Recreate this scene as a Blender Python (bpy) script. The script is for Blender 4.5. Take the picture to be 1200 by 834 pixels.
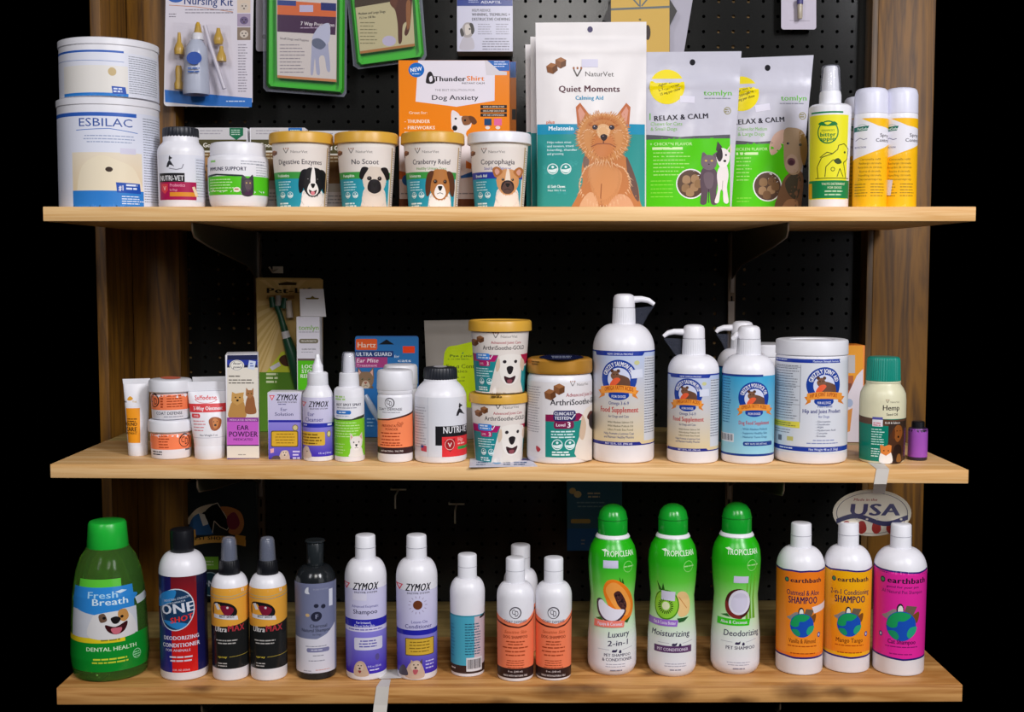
import bpy, bmesh, math, random
from mathutils import Vector, Matrix, geometry
for o in list(bpy.data.objects): bpy.data.objects.remove(o)
SC = bpy.context.scene
COL = SC.collection
rnd = random.Random(7)
PI = math.pi

# ------------------------------------------------------------------ camera, light, exposure
F = 1404.0                      # focal length in pixels of the 1200 x 834 frame
PITCH = 0.07347                 # camera looks slightly down
CZ = 1.45                       # eye height
CP, SP = math.cos(PITCH), math.sin(PITCH)
cam_d = bpy.data.cameras.new('camera'); cam = bpy.data.objects.new('camera', cam_d); COL.objects.link(cam)
cam_d.sensor_fit = 'HORIZONTAL'; cam_d.sensor_width = 36; cam_d.lens = F / 1200 * 36
cam.location = (0, 0, CZ); cam.rotation_euler = (PI / 2 - PITCH, 0, 0)
cam_d.clip_start = 0.05
SC.camera = cam
w = bpy.data.worlds.new('world'); SC.world = w; w.use_nodes = True
w.node_tree.nodes['Background'].inputs[0].default_value = (0, 0, 0, 1)
w.node_tree.nodes['Background'].inputs[1].default_value = 0
SC.view_settings.view_transform = 'Standard'; SC.view_settings.look = 'None'
SC.view_settings.gamma = 1; SC.view_settings.use_curve_mapping = False
SC.view_settings.exposure = 0.0
def lamp(name, loc, tgt, sx, sy, power, col):
    d = bpy.data.lights.new(name, 'AREA'); d.shape = 'RECTANGLE'; d.size = sx; d.size_y = sy
    d.energy = power; d.color = col
    o = bpy.data.objects.new(name, d); COL.objects.link(o); o.location = loc
    o.rotation_euler = (Vector(tgt) - Vector(loc)).to_track_quat('-Z', 'Y').to_euler()
    return o
# the shop's ceiling fixtures (out of frame, above and behind the photographer)
lamp('ceiling_lamp', (0.17, -0.2, 2.34), (0.17, 0.5, 0), 0.45, 0.8, 20, (1.0, 0.965, 0.93))
lamp('ceiling_lamp', (1.7, -0.6, 3.0), (0.3, 1.3, 1.0), 0.6, 1.2, 70, (0.97, 0.96, 1.0))
lamp('ceiling_lamp', (-1.5, -1.0, 3.0), (-0.3, 1.2, 1.0), 0.6, 1.2, 26, (0.97, 0.96, 1.0))
lamp('fill_light', (2.9, -1.7, 1.7), (0, 1.7, 1.1), 2.4, 1.6, 15, (0.93, 0.94, 1.0))  # added soft fill to brighten the shelf backs, not an actual window

# ------------------------------------------------------------------ pixel <-> place
YF, YP = 1.649, 2.086           # front edge of the shelves, face of the pegboard
def ray(u, v):
    a = (u - 600) / F; b = (417 - v) / F
    return Vector((a, CP + b * SP, -SP + b * CP))
def atY(u, v, Y):
    d = ray(u, v); return d * (Y / d.y) + Vector((0, 0, CZ))
def Zat(v, Y): return atY(600, v, Y).z
def depth(Y, z): return Y * CP - (z - CZ) * SP
def mpp(Y, z): return depth(Y, z) / F
def proj(P):
    d = P[1] * CP - (P[2] - CZ) * SP
    return 600 + F * P[0] / d, 417 - F * (P[1] * SP + (P[2] - CZ) * CP) / d
SH_TOP = {1: Zat(242, YF), 2: Zat(547, YF), 3: Zat(804, YF)}
SH_TH = {1: 0.0200, 2: 0.0195, 3: 0.0245}
SH_SL = {1: 0.0, 2: -0.0062, 3: 0.0035}
def shz(k, x): return SH_TOP[k] + SH_SL[k] * x
def on_shelf(k, u, v):
    d = ray(u, v); z = shz(k, 0)
    for _ in range(4):
        t = (z - CZ) / d.z; p = d * t; z = shz(k, p.x)
    return Vector((p.x, p.y, z))

# ------------------------------------------------------------------ colour and materials
def lin(c):
    if isinstance(c, str):
        c = c.lstrip('#'); c = tuple(int(c[i:i + 2], 16) / 255 for i in (0, 2, 4))
        return tuple(x / 12.92 if x <= 0.04045 else ((x + 0.055) / 1.055) ** 2.4 for x in c)
    return c
MATS = {}
def plastic(name, col, rough=0.35, spec=0.5, alpha=1.0, trans=0.0, metal=0.0, bump=0.0, ior=1.45, scale=60):
    if name in MATS: return MATS[name]
    m = bpy.data.materials.new(name); m.use_nodes = True; nt = m.node_tree; b = nt.nodes['Principled BSDF']
    c = lin(col)
    b.inputs['Roughness'].default_value = rough; b.inputs['Specular IOR Level'].default_value = spec
    b.inputs['Alpha'].default_value = alpha; b.inputs['Transmission Weight'].default_value = trans
    b.inputs['Metallic'].default_value = metal; b.inputs['IOR'].default_value = ior
    tc = nt.nodes.new('ShaderNodeTexCoord'); n = nt.nodes.new('ShaderNodeTexNoise')
    n.inputs['Scale'].default_value = scale; nt.links.new(tc.outputs['Object'], n.inputs['Vector'])
    mix = nt.nodes.new('ShaderNodeMix'); mix.data_type = 'RGBA'
    mix.inputs[6].default_value = (*[x * 0.94 for x in c], 1); mix.inputs[7].default_value = (*[min(1, x * 1.04) for x in c], 1)
    nt.links.new(n.outputs['Fac'], mix.inputs[0]); nt.links.new(mix.outputs[2], b.inputs['Base Color'])
    if bump:
        bp = nt.nodes.new('ShaderNodeBump'); bp.inputs['Strength'].default_value = bump; bp.inputs['Distance'].default_value = 0.002
        nt.links.new(n.outputs['Fac'], bp.inputs['Height']); nt.links.new(bp.outputs['Normal'], b.inputs['Normal'])
    MATS[name] = m; return m
def colmat(name, rough, spec=0.5, bump=0.0, bscale=30):
    m = bpy.data.materials.new(name); m.use_nodes = True; nt = m.node_tree; b = nt.nodes['Principled BSDF']
    a = nt.nodes.new('ShaderNodeVertexColor'); a.layer_name = 'Col'
    nt.links.new(a.outputs['Color'], b.inputs['Base Color'])
    b.inputs['Roughness'].default_value = rough; b.inputs['Specular IOR Level'].default_value = spec
    tc = nt.nodes.new('ShaderNodeTexCoord'); n = nt.nodes.new('ShaderNodeTexNoise'); n.inputs['Scale'].default_value = bscale
    nt.links.new(tc.outputs['Object'], n.inputs['Vector'])
    if bump:
        bp = nt.nodes.new('ShaderNodeBump'); bp.inputs['Strength'].default_value = bump; bp.inputs['Distance'].default_value = 0.004
        nt.links.new(n.outputs['Fac'], bp.inputs['Height']); nt.links.new(bp.outputs['Normal'], b.inputs['Normal'])
    MATS[name] = m; return m
PRINT = colmat('printed_paper', 0.36, 0.25)
PRINTG = colmat('printed_gloss', 0.2, 0.3)
POUCHP = colmat('printed_pouch', 0.3, 0.14)
WHITE = plastic('white_plastic', '#e9e8ee', 0.32)
WHITE2 = plastic('satin_white_plastic', '#e6e6ec', 0.42)
CREAM = plastic('cream_board', '#e9e2da', 0.5)
CARTON = plastic('carton', '#e8e6ea', 0.5)
BLACKP = plastic('black_plastic', '#15161b', 0.35)
DARKCAP = plastic('charcoal_plastic', '#23262e', 0.4)
GOLD = plastic('mustard_lid_plastic', '#d9a63c', 0.35)
CLEAR = plastic('clear_plastic', '#c4c8da', 0.08, 0.8, alpha=0.2)
FILM = plastic('shrink_film', '#8a90a8', 0.06, 1.0, alpha=0.07)
STEEL = plastic('bracket_steel', '#6b5a48', 0.4, 0.5, metal=0.6)

# ------------------------------------------------------------------ objects
def thing(name, label, cat, loc=(0, 0, 0), group=None):
    o = bpy.data.objects.new(name, None); COL.objects.link(o); o.location = loc; o.empty_display_size = 0.02
    o['label'] = label; o['category'] = cat
    if group: o['group'] = group
    return o
def mesh_obj(name, verts, faces, mat, parent=None, smooth=35, cols=None, loc=None):
    me = bpy.data.meshes.new(name); me.from_pydata([tuple(v) for v in verts], [], faces); me.update()
    if smooth:
        me.polygons.foreach_set('use_smooth', [True] * len(me.polygons)); me.set_sharp_from_angle(angle=math.radians(smooth))
    if cols is not None:      # per-vertex colour
        a = me.color_attributes.new('Col', 'FLOAT_COLOR', 'CORNER'); buf = []
        for l in me.loops: buf += [*cols[l.vertex_index], 1.0]
        a.data.foreach_set('color', buf)
    me.materials.append(mat)
    o = bpy.data.objects.new(name, me); COL.objects.link(o)
    if parent: o.parent = parent
    if loc: o.location = loc
    return o
def tag(o, label, cat, group=None):
    o['label'] = label; o['category'] = cat
    if group: o['group'] = group
    return o
def box_vf(x0, x1, y0, y1, z0, z1):
    v = [(x, y, z) for x in (x0, x1) for y in (y0, y1) for z in (z0, z1)]
    f = [(0, 1, 3, 2), (4, 6, 7, 5), (0, 4, 5, 1), (2, 3, 7, 6), (0, 2, 6, 4), (1, 5, 7, 3)]
    return v, f
def bevel_box(name, x0, x1, y0, y1, z0, z1, mat, parent=None, bev=0.0015, seg=2):
    bm = bmesh.new(); v, f = box_vf(x0, x1, y0, y1, z0, z1)
    vs = [bm.verts.new(p) for p in v]; [bm.faces.new([vs[i] for i in q]) for q in f]
    bmesh.ops.recalc_face_normals(bm, faces=bm.faces)
    if bev: bmesh.ops.bevel(bm, geom=list(bm.edges), offset=bev, segments=seg, affect='EDGES', profile=0.5)
    me = bpy.data.meshes.new(name); bm.to_mesh(me); bm.free()
    me.polygons.foreach_set('use_smooth', [True] * len(me.polygons)); me.set_sharp_from_angle(angle=math.radians(40))
    me.materials.append(mat); o = bpy.data.objects.new(name, me); COL.objects.link(o)
    if parent: o.parent = parent
    return o
def tube_vf(pts, radii, seg=10, flat=1.0):
    V, Fc = [], []
    pts = [Vector(p) for p in pts]
    if not hasattr(radii, '__len__'): radii = [radii] * len(pts)
    up = Vector((0, 0, 1))
    t0 = (pts[1] - pts[0]).normalized()
    n = t0.cross(up); n = n if n.length > 1e-3 else t0.cross(Vector((1, 0, 0))); n.normalize()
    for i, p in enumerate(pts):
        t = (pts[min(i + 1, len(pts) - 1)] - pts[max(i - 1, 0)]).normalized()
        n = (n - t * n.dot(t)).normalized(); b = t.cross(n)
        for k in range(seg):
            a = 2 * PI * k / seg; V.append(p + (n * math.cos(a) + b * math.sin(a) * flat) * radii[i])
    for i in range(len(pts) - 1):
        for k in range(seg):
            a = i * seg + k; b2 = i * seg + (k + 1) % seg
            Fc.append((a, b2, b2 + seg, a + seg))
    Fc.append(tuple(range(seg))[::-1]); Fc.append(tuple(range((len(pts) - 1) * seg, len(pts) * seg)))
    return V, Fc
def fix_normals(o):
    bm = bmesh.new(); bm.from_mesh(o.data); bmesh.ops.recalc_face_normals(bm, faces=bm.faces); bm.to_mesh(o.data); bm.free()

# ------------------------------------------------------------------ lettering: glyph outlines of the built-in font
GLY = {}
CHARS = "ABCDEFGHIJKLMNOPQRSTUVWXYZabcdefghijklmnopqrstuvwxyz0123456789&-+.,#'!/()~%:"
def load_glyphs():
    for wt in (0,):
        cu = bpy.data.curves.new('glyph', 'FONT'); cu.resolution_u = 2; cu.size = 1
        ob = bpy.data.objects.new('glyph', cu); COL.objects.link(ob)
        def get(s):
            cu.body = s; dg = bpy.context.evaluated_depsgraph_get(); dg.update()
            e = ob.evaluated_get(dg); me = e.to_mesh(); me.calc_loop_triangles()
            vs = [(v.co.x, v.co.y) for v in me.vertices]; ts = [tuple(t.vertices) for t in me.loop_triangles]
            e.to_mesh_clear(); return vs, ts
        hv = get('H')[0]; hx = max(p[0] for p in hv); cap = max(p[1] for p in hv)
        for c in CHARS:
            vs, ts = get(c)
            adv = max(p[0] for p in get(c + 'H')[0]) - hx
            GLY[(c, wt)] = ([(x / cap, y / cap) for x, y in vs], ts, adv / cap)
        GLY[(' ', wt)] = ([], [], GLY[('n', wt)][2] * 0.5)
        COL.objects.unlink(ob); bpy.data.objects.remove(ob); bpy.data.curves.remove(cu)
load_glyphs()
def embolden():
    """heavier weights: each glyph drawn again a hair to the side and a hair higher"""
    for c in list({k[0] for k in GLY}):
        vs, ts, adv = GLY[(c, 0)]; GLY[(c, 0)] = (vs, ts, adv, [0] * len(ts))
        for wt, sh in ((1, (-.02, .03)), (2, (-.055, 0, .055))):
            V, T, J = [], [], []
            for q, d in enumerate(sh):
                n = len(V); V += [(x + d, y) for x, y in vs]; T += [tuple(i + n for i in t) for t in ts]; J += [q * 9e-6] * len(ts)
            GLY[(c, wt)] = (V, T, adv + (.02 if wt == 1 else .07), J)
embolden()

# ------------------------------------------------------------------ surfaces that carry print
class Plane:
    lim = 1e9; dv = 1e9
    def __init__(s, p0, n, org, zmin=None, zmax=None, ax=None, amax=0.0): s.zmin = zmin; s.zmax = zmax; s.ax = ax; s.amax = amax; s.p0 = Vector(p0); s.n = Vector(n).normalized(); s.org = Vector(org)
    def cv(s, u): return u
    def at(s, S, v, off):
        d = ray(S, v); c = Vector((0, 0, CZ)); t = (s.p0 - c).dot(s.n) / d.dot(s.n)
        p = c + d * t - s.org
        if s.zmin is not None and p.z < s.zmin: p.z = s.zmin
        if s.zmax is not None and p.z > s.zmax: p.z = s.zmax
        if s.ax is not None:
            q = (p + s.org - s.p0).dot(s.ax); p = p - s.ax * (q - min(max(q, 0.0004), s.amax - 0.0004))
        return p + s.n * off
class Bag:
    lim = 7.0; dv = 9.0
    def __init__(s, quad, Y, bulge, org, slope=0.0, ridge=None):
        s.q = quad; s.Y = Y; s.b = bulge; s.org = Vector(org); s.slope = slope; s.ridge = ridge
    def cv(s, u): return u
    def ab(s, u, v):
        (tlx, tly), (trx, try_), (brx, bry), (blx, bly) = s.q
        a = 0.5; 
        for _ in range(3):
            vt = tly + (try_ - tly) * a; vb = bly + (bry - bly) * a; b = (v - vt) / (vb - vt)
            l = tlx + (blx - tlx) * b; r = trx + (brx - trx) * b; a = (u - l) / (r - l)
        return a, b
    def bul(s, a, b):
        a = min(1, max(0, a)); b = min(1, max(0, b))
        f = math.sin(PI * a) ** 0.55 if 0 < a < 1 else 0
        g = (max(0.0, (b - 0.1) / 0.9) ** 0.8)
        x = s.b * f * g
        x += 0.0012 * f * math.sin(a * 17 + b * 9) * math.sin(b * 13 + 1) * (1 - abs(2 * b - 1)) 
        if s.ridge and abs(b - s.ridge) < 0.014: x += 0.0018
        return x
    def at(s, S, v, off, back=False):
        a, b = s.ab(S, v); bb = s.bul(a, b); y = s.Y + s.slope * (1 - b)
        p = atY(S, v, y)
        p.y += (bb * 0.9 + 0.0006) if back else -(bb + off)
        p = p - s.org; p.z = max(p.z, 0.0); return p
class Cyl:
    dv = 6.0
    def __init__(s, X, Yc, z0, uc, rp, prof):
        s.X, s.Yc, s.z0, s.uc, s.rp, s.prof = X, Yc, z0, uc, rp, prof     # prof: (z, r, e) rising z
        n = math.hypot(X, Yc); s.f = (-X / n, -Yc / n); s.r_ = (-s.f[1], s.f[0])
        rm = max(q[1] for q in prof); s.Yfr = Yc - rm
        s.lim = math.sqrt(8 * rm * 22e-6) / mpp(Yc, z0)
    def cv(s, u):
        d = (u - s.uc) / s.rp
        if abs(d) <= 1: return s.rp * math.asin(d)
        return s.rp * math.copysign(PI / 2 + abs(d) - 1, d)
    def rad(s, z):
        p = s.prof
        if z <= p[0][0]: return p[0][1], p[0][2]
        for i in range(len(p) - 1):
            if z <= p[i + 1][0]:
                t = (z - p[i][0]) / max(1e-9, p[i + 1][0] - p[i][0])
                return p[i][1] + (p[i + 1][1] - p[i][1]) * t, p[i][2] + (p[i + 1][2] - p[i][2]) * t
        return p[-1][1], p[-1][2]
    def at(s, S, v, off):
        z = max(Zat(v, s.Yfr) - s.z0, 0.0006); r, e = s.rad(z); th = S / s.rp
        c = (r * e + off) * math.cos(th); q = (r + off) * math.sin(th)
        return Vector((c * s.f[0] + q * s.r_[0], c * s.f[1] + q * s.r_[1], z))

# ------------------------------------------------------------------ print: flat coloured shapes and lettering laid on a surface
def smooth_closed(pts, n=4):
    out = []; N = len(pts)
    for i in range(N):
        p0, p1, p2, p3 = pts[i - 1], pts[i], pts[(i + 1) % N], pts[(i + 2) % N]
        for k in range(n):
            t = k / n; t2 = t * t; t3 = t2 * t
            out.append(tuple(0.5 * (2 * p1[j] + (p2[j] - p0[j]) * t + (2 * p0[j] - 5 * p1[j] + 4 * p2[j] - p3[j]) * t2 + (3 * p1[j] - p0[j] - 3 * p2[j] + p3[j]) * t3) for j in (0, 1)))
    return out
class Print:
    def __init__(s, surf, parent, mat=None, base=0.00012):
        s.s = surf; s.parent = parent; s.mat = mat or PRINT; s.base = base; s.items = []; s.g = 'label'
    def group(s, g): s.g = g; return s
    def add(s, tris, cols, jit=None):
        xs = [p[0] for t in tris for p in t]; ys = [p[1] for t in tris for p in t]
        if not xs: return
        bb = (min(xs), min(ys), max(xs), max(ys)); lay = 0
        for it in s.items:
            b = it[3]
            if bb[0] < b[2] and bb[2] > b[0] and bb[1] < b[3] and bb[3] > b[1]: lay = max(lay, it[2] + 1)
        s.items.append((tris, cols, lay, bb, s.g, jit or [0.0] * len(tris)))
    def rawpoly(s, pts, col):
        tess = geometry.tessellate_polygon([[Vector((x, y, 0)) for x, y in pts]])
        c = lin(col); s.add([[pts[i] for i in t] for t in tess], [(c, c, c)] * len(tess))
    def poly(s, pts, col): s.rawpoly([(s.s.cv(x), y) for x, y in pts], col)
    def blob(s, pts, col, n=4): s.rawpoly(smooth_closed([(s.s.cv(x), y) for x, y in pts], n), col)
    def rect(s, u0, v0, u1, v1, col, col2=None, n=8, r=0):
        a, b = s.s.cv(u0), s.s.cv(u1)
        if r:
            pts = []
            for cx, cy, a0 in ((b - r, v0 + r, -PI / 2), (b - r, v1 - r, 0), (a + r, v1 - r, PI / 2), (a + r, v0 + r, PI)):
                for k in range(5): t = a0 + k * PI / 8; pts.append((cx + r * math.cos(t), cy + r * math.sin(t)))
            return s.rawpoly(pts, col)
        c1 = lin(col); c2 = lin(col2) if col2 else c1
        if not col2: n = 1
        T, C = [], []
        for i in range(n):
            t0, t1 = i / n, (i + 1) / n; y0, y1 = v0 + (v1 - v0) * t0, v0 + (v1 - v0) * t1
            k0 = tuple(c1[j] + (c2[j] - c1[j]) * t0 for j in range(3)); k1 = tuple(c1[j] + (c2[j] - c1[j]) * t1 for j in range(3))
            T += [[(a, y0), (b, y0), (b, y1)], [(a, y0), (b, y1), (a, y1)]]; C += [(k0, k0, k1), (k0, k1, k1)]
        s.add(T, C)
    def ell(s, u, v, rx, ry, col, n=22, rot=0):
        c = s.s.cv(u); cr, sr = math.cos(rot), math.sin(rot)
        s.rawpoly([(c + rx * math.cos(2 * PI * k / n) * cr - ry * math.sin(2 * PI * k / n) * sr, v + rx * math.cos(2 * PI * k / n) * sr + ry * math.sin(2 * PI * k / n) * cr) for k in range(n)], col)
    def ring(s, u, v, r0, r1, col, n=26, a0=0, a1=360, sy=1.0):
        c = s.s.cv(u); T = []; k = lin(col)
        for i in range(n):
            t0 = math.radians(a0 + (a1 - a0) * i / n); t1 = math.radians(a0 + (a1 - a0) * (i + 1) / n)
            p = [(c + r * math.cos(t), v - r * sy * math.sin(t)) for r, t in ((r0, t0), (r1, t0), (r1, t1), (r0, t1))]
            T += [[p[0], p[1], p[2]], [p[0], p[2], p[3]]]
        s.add(T, [(k, k, k)] * len(T))
    def line(s, pts, wd, col):
        pts = [(s.s.cv(x), y) for x, y in pts]; T = []; k = lin(col)
        for (x0, y0), (x1, y1) in zip(pts, pts[1:]):
            L = math.hypot(x1 - x0, y1 - y0) or 1; nx, ny = -(y1 - y0) / L * wd / 2, (x1 - x0) / L * wd / 2
            T += [[(x0 + nx, y0 + ny), (x1 + nx, y1 + ny), (x1 - nx, y1 - ny)], [(x0 + nx, y0 + ny), (x1 - nx, y1 - ny), (x0 - nx, y0 - ny)]]
        s.add(T, [(k, k, k)] * len(T))
    def text(s, txt, u, v, h, col, w=None, align='c', bold=1, shear=0.0, rot=0.0, track=0.0, bow=0.0):
        g0 = s.g; s.g = 'lettering' if g0 == 'label' else g0
        x = 0; parts = []
        for ch in txt:
            vs, ts, adv, jj = GLY.get((ch, bold)) or GLY[('-', bold)]
            parts.append((x, vs, ts, jj)); x += adv + track
        tw = (x - track) * h; sx = h * (w / tw if w else 1); W = w or tw
        ox = {'c': -W / 2, 'l': 0, 'r': -W}[align]; c0 = s.s.cv(u); cr, sr = math.cos(rot), math.sin(rot)
        T, J = [], []
        for px, vs, ts, jj in parts:
            q = []
            for gx, gy in vs:
                X = ox + (px + gx) * sx + shear * gy * h; Y = gy * h
                if bow: Y += bow * (1 - (2 * X / W) ** 2)
                q.append((c0 + X * cr - Y * sr, v - X * sr - Y * cr))
            T += [[q[i] for i in t] for t in ts]; J += jj
        k = lin(col)
        if T: s.add(T, [(k, k, k)] * len(T), J)
        s.g = g0
    def arctext(s, txt, u, v, R, h, col, a0, a1, bold=2, flip=False, sy=1.0):
        g0 = s.g; s.g = 'lettering'; c0 = s.s.cv(u); tot = sum(GLY[(c, bold)][2] for c in txt); x = 0; T, J = [], []
        for ch in txt:
            vs, ts, adv, jj = GLY[(ch, bold)]; q = []; J += jj
            for gx, gy in vs:
                t = math.radians(a0 + (a1 - a0) * (x + gx) / tot); r = R + (gy * h if not flip else -gy * h)
                q.append((c0 + r * math.cos(t), v - r * sy * math.sin(t)))
            T += [[q[i] for i in t] for t in ts]; x += adv
        k = lin(col); s.add(T, [(k, k, k)] * len(T), J); s.g = g0
    def greek(s, u0, v0, u1, n, dv, col, h=None, fill=0.85, ragged=0.25, align='l', seed=0):
        g0 = s.g; s.g = 'lettering' if g0 == 'label' else g0
        r = random.Random(seed + int(u0 * 7 + v0)); h = h or dv * 0.5; k = lin(col); T = []
        a, b = s.s.cv(u0), s.s.cv(u1)
        for i in range(n):
            L = (b - a) * (1 - ragged * r.random()); x = a + ((b - a - L) / 2 if align == 'c' else 0); e = x + L; y = v0 + i * dv
            while x < e:
                wd = min(e - x, (1.5 + r.random() * 4) * max(h, 1.0)); T += [[(x, y), (x + wd, y), (x + wd, y + h)], [(x, y), (x + wd, y + h), (x, y + h)]]
                x += wd + max(h, 1.0) * 0.6
        s.add(T, [(k, k, k)] * len(T)); s.g = g0
    def fur(s, pts, col, n, L, wd, cen, seed=1, spread=.35):
        """tapered hair strokes sprouting from a smooth outline away from cen"""
        o = smooth_closed([(s.s.cv(x), y) for x, y in pts], 8); c = (s.s.cv(cen[0]), cen[1]); r = random.Random(seed); T = []; k = lin(col)
        for i in range(n):
            x, y = o[int(i * len(o) / n)]; a = math.atan2(y - c[1], x - c[0]) + (r.random() - .5) * spread * 2; l = L * (.6 + .7 * r.random())
            dx, dy = math.cos(a), math.sin(a); x -= dx * L * .4; y -= dy * L * .4
            T.append([(x - dy * wd / 2, y + dx * wd / 2), (x + dx * l, y + dy * l), (x + dy * wd / 2, y - dx * wd / 2)])
        s.add(T, [(k, k, k)] * len(T), [i * 4e-7 for i in range(len(T))])
    def split(s, tri, col, out):
        st = [(tri, col)]
        L, D = s.s.lim, s.s.dv
        while st:
            t, c = st.pop(); bi = -1; bl = 1.0
            for i in range(3):
                p, q = t[i], t[(i + 1) % 3]; m = max(abs(p[0] - q[0]) / L, abs(p[1] - q[1]) / D)
                if m > bl: bl, bi = m, i
            if bi < 0: out.append((t, c)); continue
            i, j, k = bi, (bi + 1) % 3, (bi + 2) % 3
            m = ((t[i][0] + t[j][0]) / 2, (t[i][1] + t[j][1]) / 2); mc = tuple((x + y) / 2 for x, y in zip(c[i], c[j]))
            st.append(((t[i], m, t[k]), (c[i], mc, c[k]))); st.append(((m, t[j], t[k]), (mc, c[j], c[k])))
    def done(s, names=None):
        names = names or {}; objs = {}; order = []
        for it in s.items:
            if it[4] not in order: order.append(it[4])
        if 'label' in order: order.remove('label'); order.insert(0, 'label')
        root = None
        jobs = []
        for g in order:
            its = [it for it in s.items if it[4] == g]
            cl = []
            for it in its:
                b = it[3]; hit = [c for c in cl if any(b[0] - 4 < q[3][2] and b[2] + 4 > q[3][0] and b[1] - 3 < q[3][3] and b[3] + 3 > q[3][1] for q in c)]
                new = [it]
                for c in hit: new = c + new; cl.remove(c)
                cl.append(new)
            ar = lambda c: -sum((q[3][2] - q[3][0]) * (q[3][3] - q[3][1]) for q in c)
            jobs += [(g, c) for c in sorted(cl, key=ar)]
        for g, its in jobs:
            V, idx, Fc, C = [], {}, [], []
            for tris, cols, lay, bb, gg, jit in its:
                o2 = []
                for t, c, j in zip(tris, cols, jit):
                    n0 = len(o2); s.split(t, c, o2)
                    for i in range(n0, len(o2)): o2[i] = (*o2[i], j)
                for t, c, j in o2:
                    off = s.base + lay * 0.00004 + j
                    ii = []
                    for p in t:
                        key = (round(p[0], 3), round(p[1], 3), lay, j)
                        if key not in idx: idx[key] = len(V); V.append(s.s.at(p[0], p[1], off))
                        ii.append(idx[key])
                    if len(set(ii)) < 3: continue
                    # orient towards the viewer side: (S right, v down)
                    ar = (t[1][0] - t[0][0]) * (t[2][1] - t[0][1]) - (t[2][0] - t[0][0]) * (t[1][1] - t[0][1])
                    if ar > 0: ii = [ii[0], ii[2], ii[1]]; c = (c[0], c[2], c[1])
                    Fc.append(tuple(ii)); C.append(c)
            if not Fc: continue
            me = bpy.data.meshes.new(names.get(g, g)); me.from_pydata([tuple(v) for v in V], [], Fc); me.update()
            a = me.color_attributes.new('Col', 'FLOAT_COLOR', 'CORNER'); buf = []
            for c in C:
                for q in c: buf += [q[0], q[1], q[2], 1.0]
            if len(buf) == len(me.loops) * 4: a.data.foreach_set('color', buf)
            me.polygons.foreach_set('use_smooth', [True] * len(me.polygons))
            me.materials.append(s.mat); o = bpy.data.objects.new(names.get(g, g), me); COL.objects.link(o)
            o.parent = root if (root and g != 'label') else s.parent
            if g == 'label' and not root: root = o
            objs[g] = o
        return objs

# ------------------------------------------------------------------ builders
def arc_sh(v0, r0, v1, r1, n=8, p=1.0):
    """quarter-ellipse shoulder from (v0, wide r0) up to (v1, narrow r1)"""
    out = []
    for k in range(1, n + 1):
        t = k / n * PI / 2
        out.append((v0 + (v1 - v0) * math.sin(t) ** p, r1 + (r0 - r1) * math.cos(t)))
    return out
class Round:
    def __init__(s, name, label, cat, k, u, r, vb=None, front=None, group=None, z0=None, e=1.0):
        if vb is not None:
            p = on_shelf(k, u, vb); Yfr = max(p.y, YF + 0.003)
        else: Yfr = YF + front
        sc = mpp(Yfr, SH_TOP[k]); s.e = e
        s.Yc = Yfr + r * sc * e
        vref = proj((0, s.Yc, z0 if z0 is not None else SH_TOP[k]))[1]
        s.X = atY(u, vref, s.Yc).x; s.z0 = z0 if z0 is not None else shz(k, s.X)
        s.u = u; s.r = r; s.root = thing(name, label, cat, (s.X, s.Yc, s.z0), group); s.k = k
    def z(s, v):
        if isinstance(v, tuple): return v[1] * mpp(s.Yc, s.z0)
        return 0.0 if v is None else Zat(v, s.Yc) - s.z0
    def m(s, px, v=None): return px * mpp(s.Yc, s.z0 + s.z(v))
    def px(s, pts):
        out = []
        for q in pts:
            v, r = q[0], q[1]; e = q[2] if len(q) > 2 else s.e
            out.append((s.z(v), s.m(r, v), e))
        return out
    def lathe(s, name, pts, mat, parent=None, seg=48, cols=None, smooth=35, raw=False, du=0.0, ribs=0):
        P = pts if raw else s.px(pts); V, Fc, C = [], [], []
        n = math.hypot(s.X, s.Yc); f = (-s.X / n, -s.Yc / n); rr = (-f[1], f[0])
        dx = s.m(du)
        for i, (z, r, e) in enumerate(P):
            for k in range(seg):
                a = 2 * PI * k / seg; q = r * (1.0 - (0.03 * ribs if k % 2 else 0)); c, d = q * e * math.cos(a), q * math.sin(a)
                V.append((c * f[0] + d * rr[0] + dx, c * f[1] + d * rr[1], z))
                if cols: C.append(lin(cols[i]))
        for i in range(len(P) - 1):
            for k in range(seg):
                a = i * seg + k; b = i * seg + (k + 1) % seg; Fc.append((a, b, b + seg, a + seg))
        Fc.append(tuple(range(seg))[::-1]); Fc.append(tuple(range((len(P) - 1) * seg, len(P) * seg)))
        o = mesh_obj(name, V, Fc, mat, parent or s.root, smooth, C if cols else None); fix_normals(o); return o
    def body(s, pts, mat=None, name='body', cols=None, seg=56, skip=2):
        pp = s.px(pts); s.P = pp[skip:]; o = s.lathe(name, pp, mat or WHITE, raw=True, cols=cols, seg=seg); s.bodyobj = o
        return o
    def print(s, mat=None, r=None, base=0.00012, prof=None, dv=None):
        P = sorted(prof and s.px(prof) or s.P, key=lambda q: q[0])
        c = Cyl(s.X, s.Yc, s.z0, s.u, r or s.r, P)
        if dv: c.dv = dv
        return Print(c, s.root, mat, base)
    def pt(s, u, v, dy=0.0):
        p = atY(u, v, s.Yc + dy); return p - Vector((s.X, s.Yc, s.z0))
    def tube(s, name, pts, rad, mat, parent=None, seg=12, flat=1.0):
        V, Fc = tube_vf([s.pt(*p) for p in pts], [s.m(q) for q in rad] if hasattr(rad, '__len__') else s.m(rad), seg, flat)
        o = mesh_obj(name, V, Fc, mat, parent or s.root, 50); fix_normals(o); return o
def foot(r, b): return [(None, r - b), (('z', 0.3 * b), r - 0.3 * b), (('z', b), r)]
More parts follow.
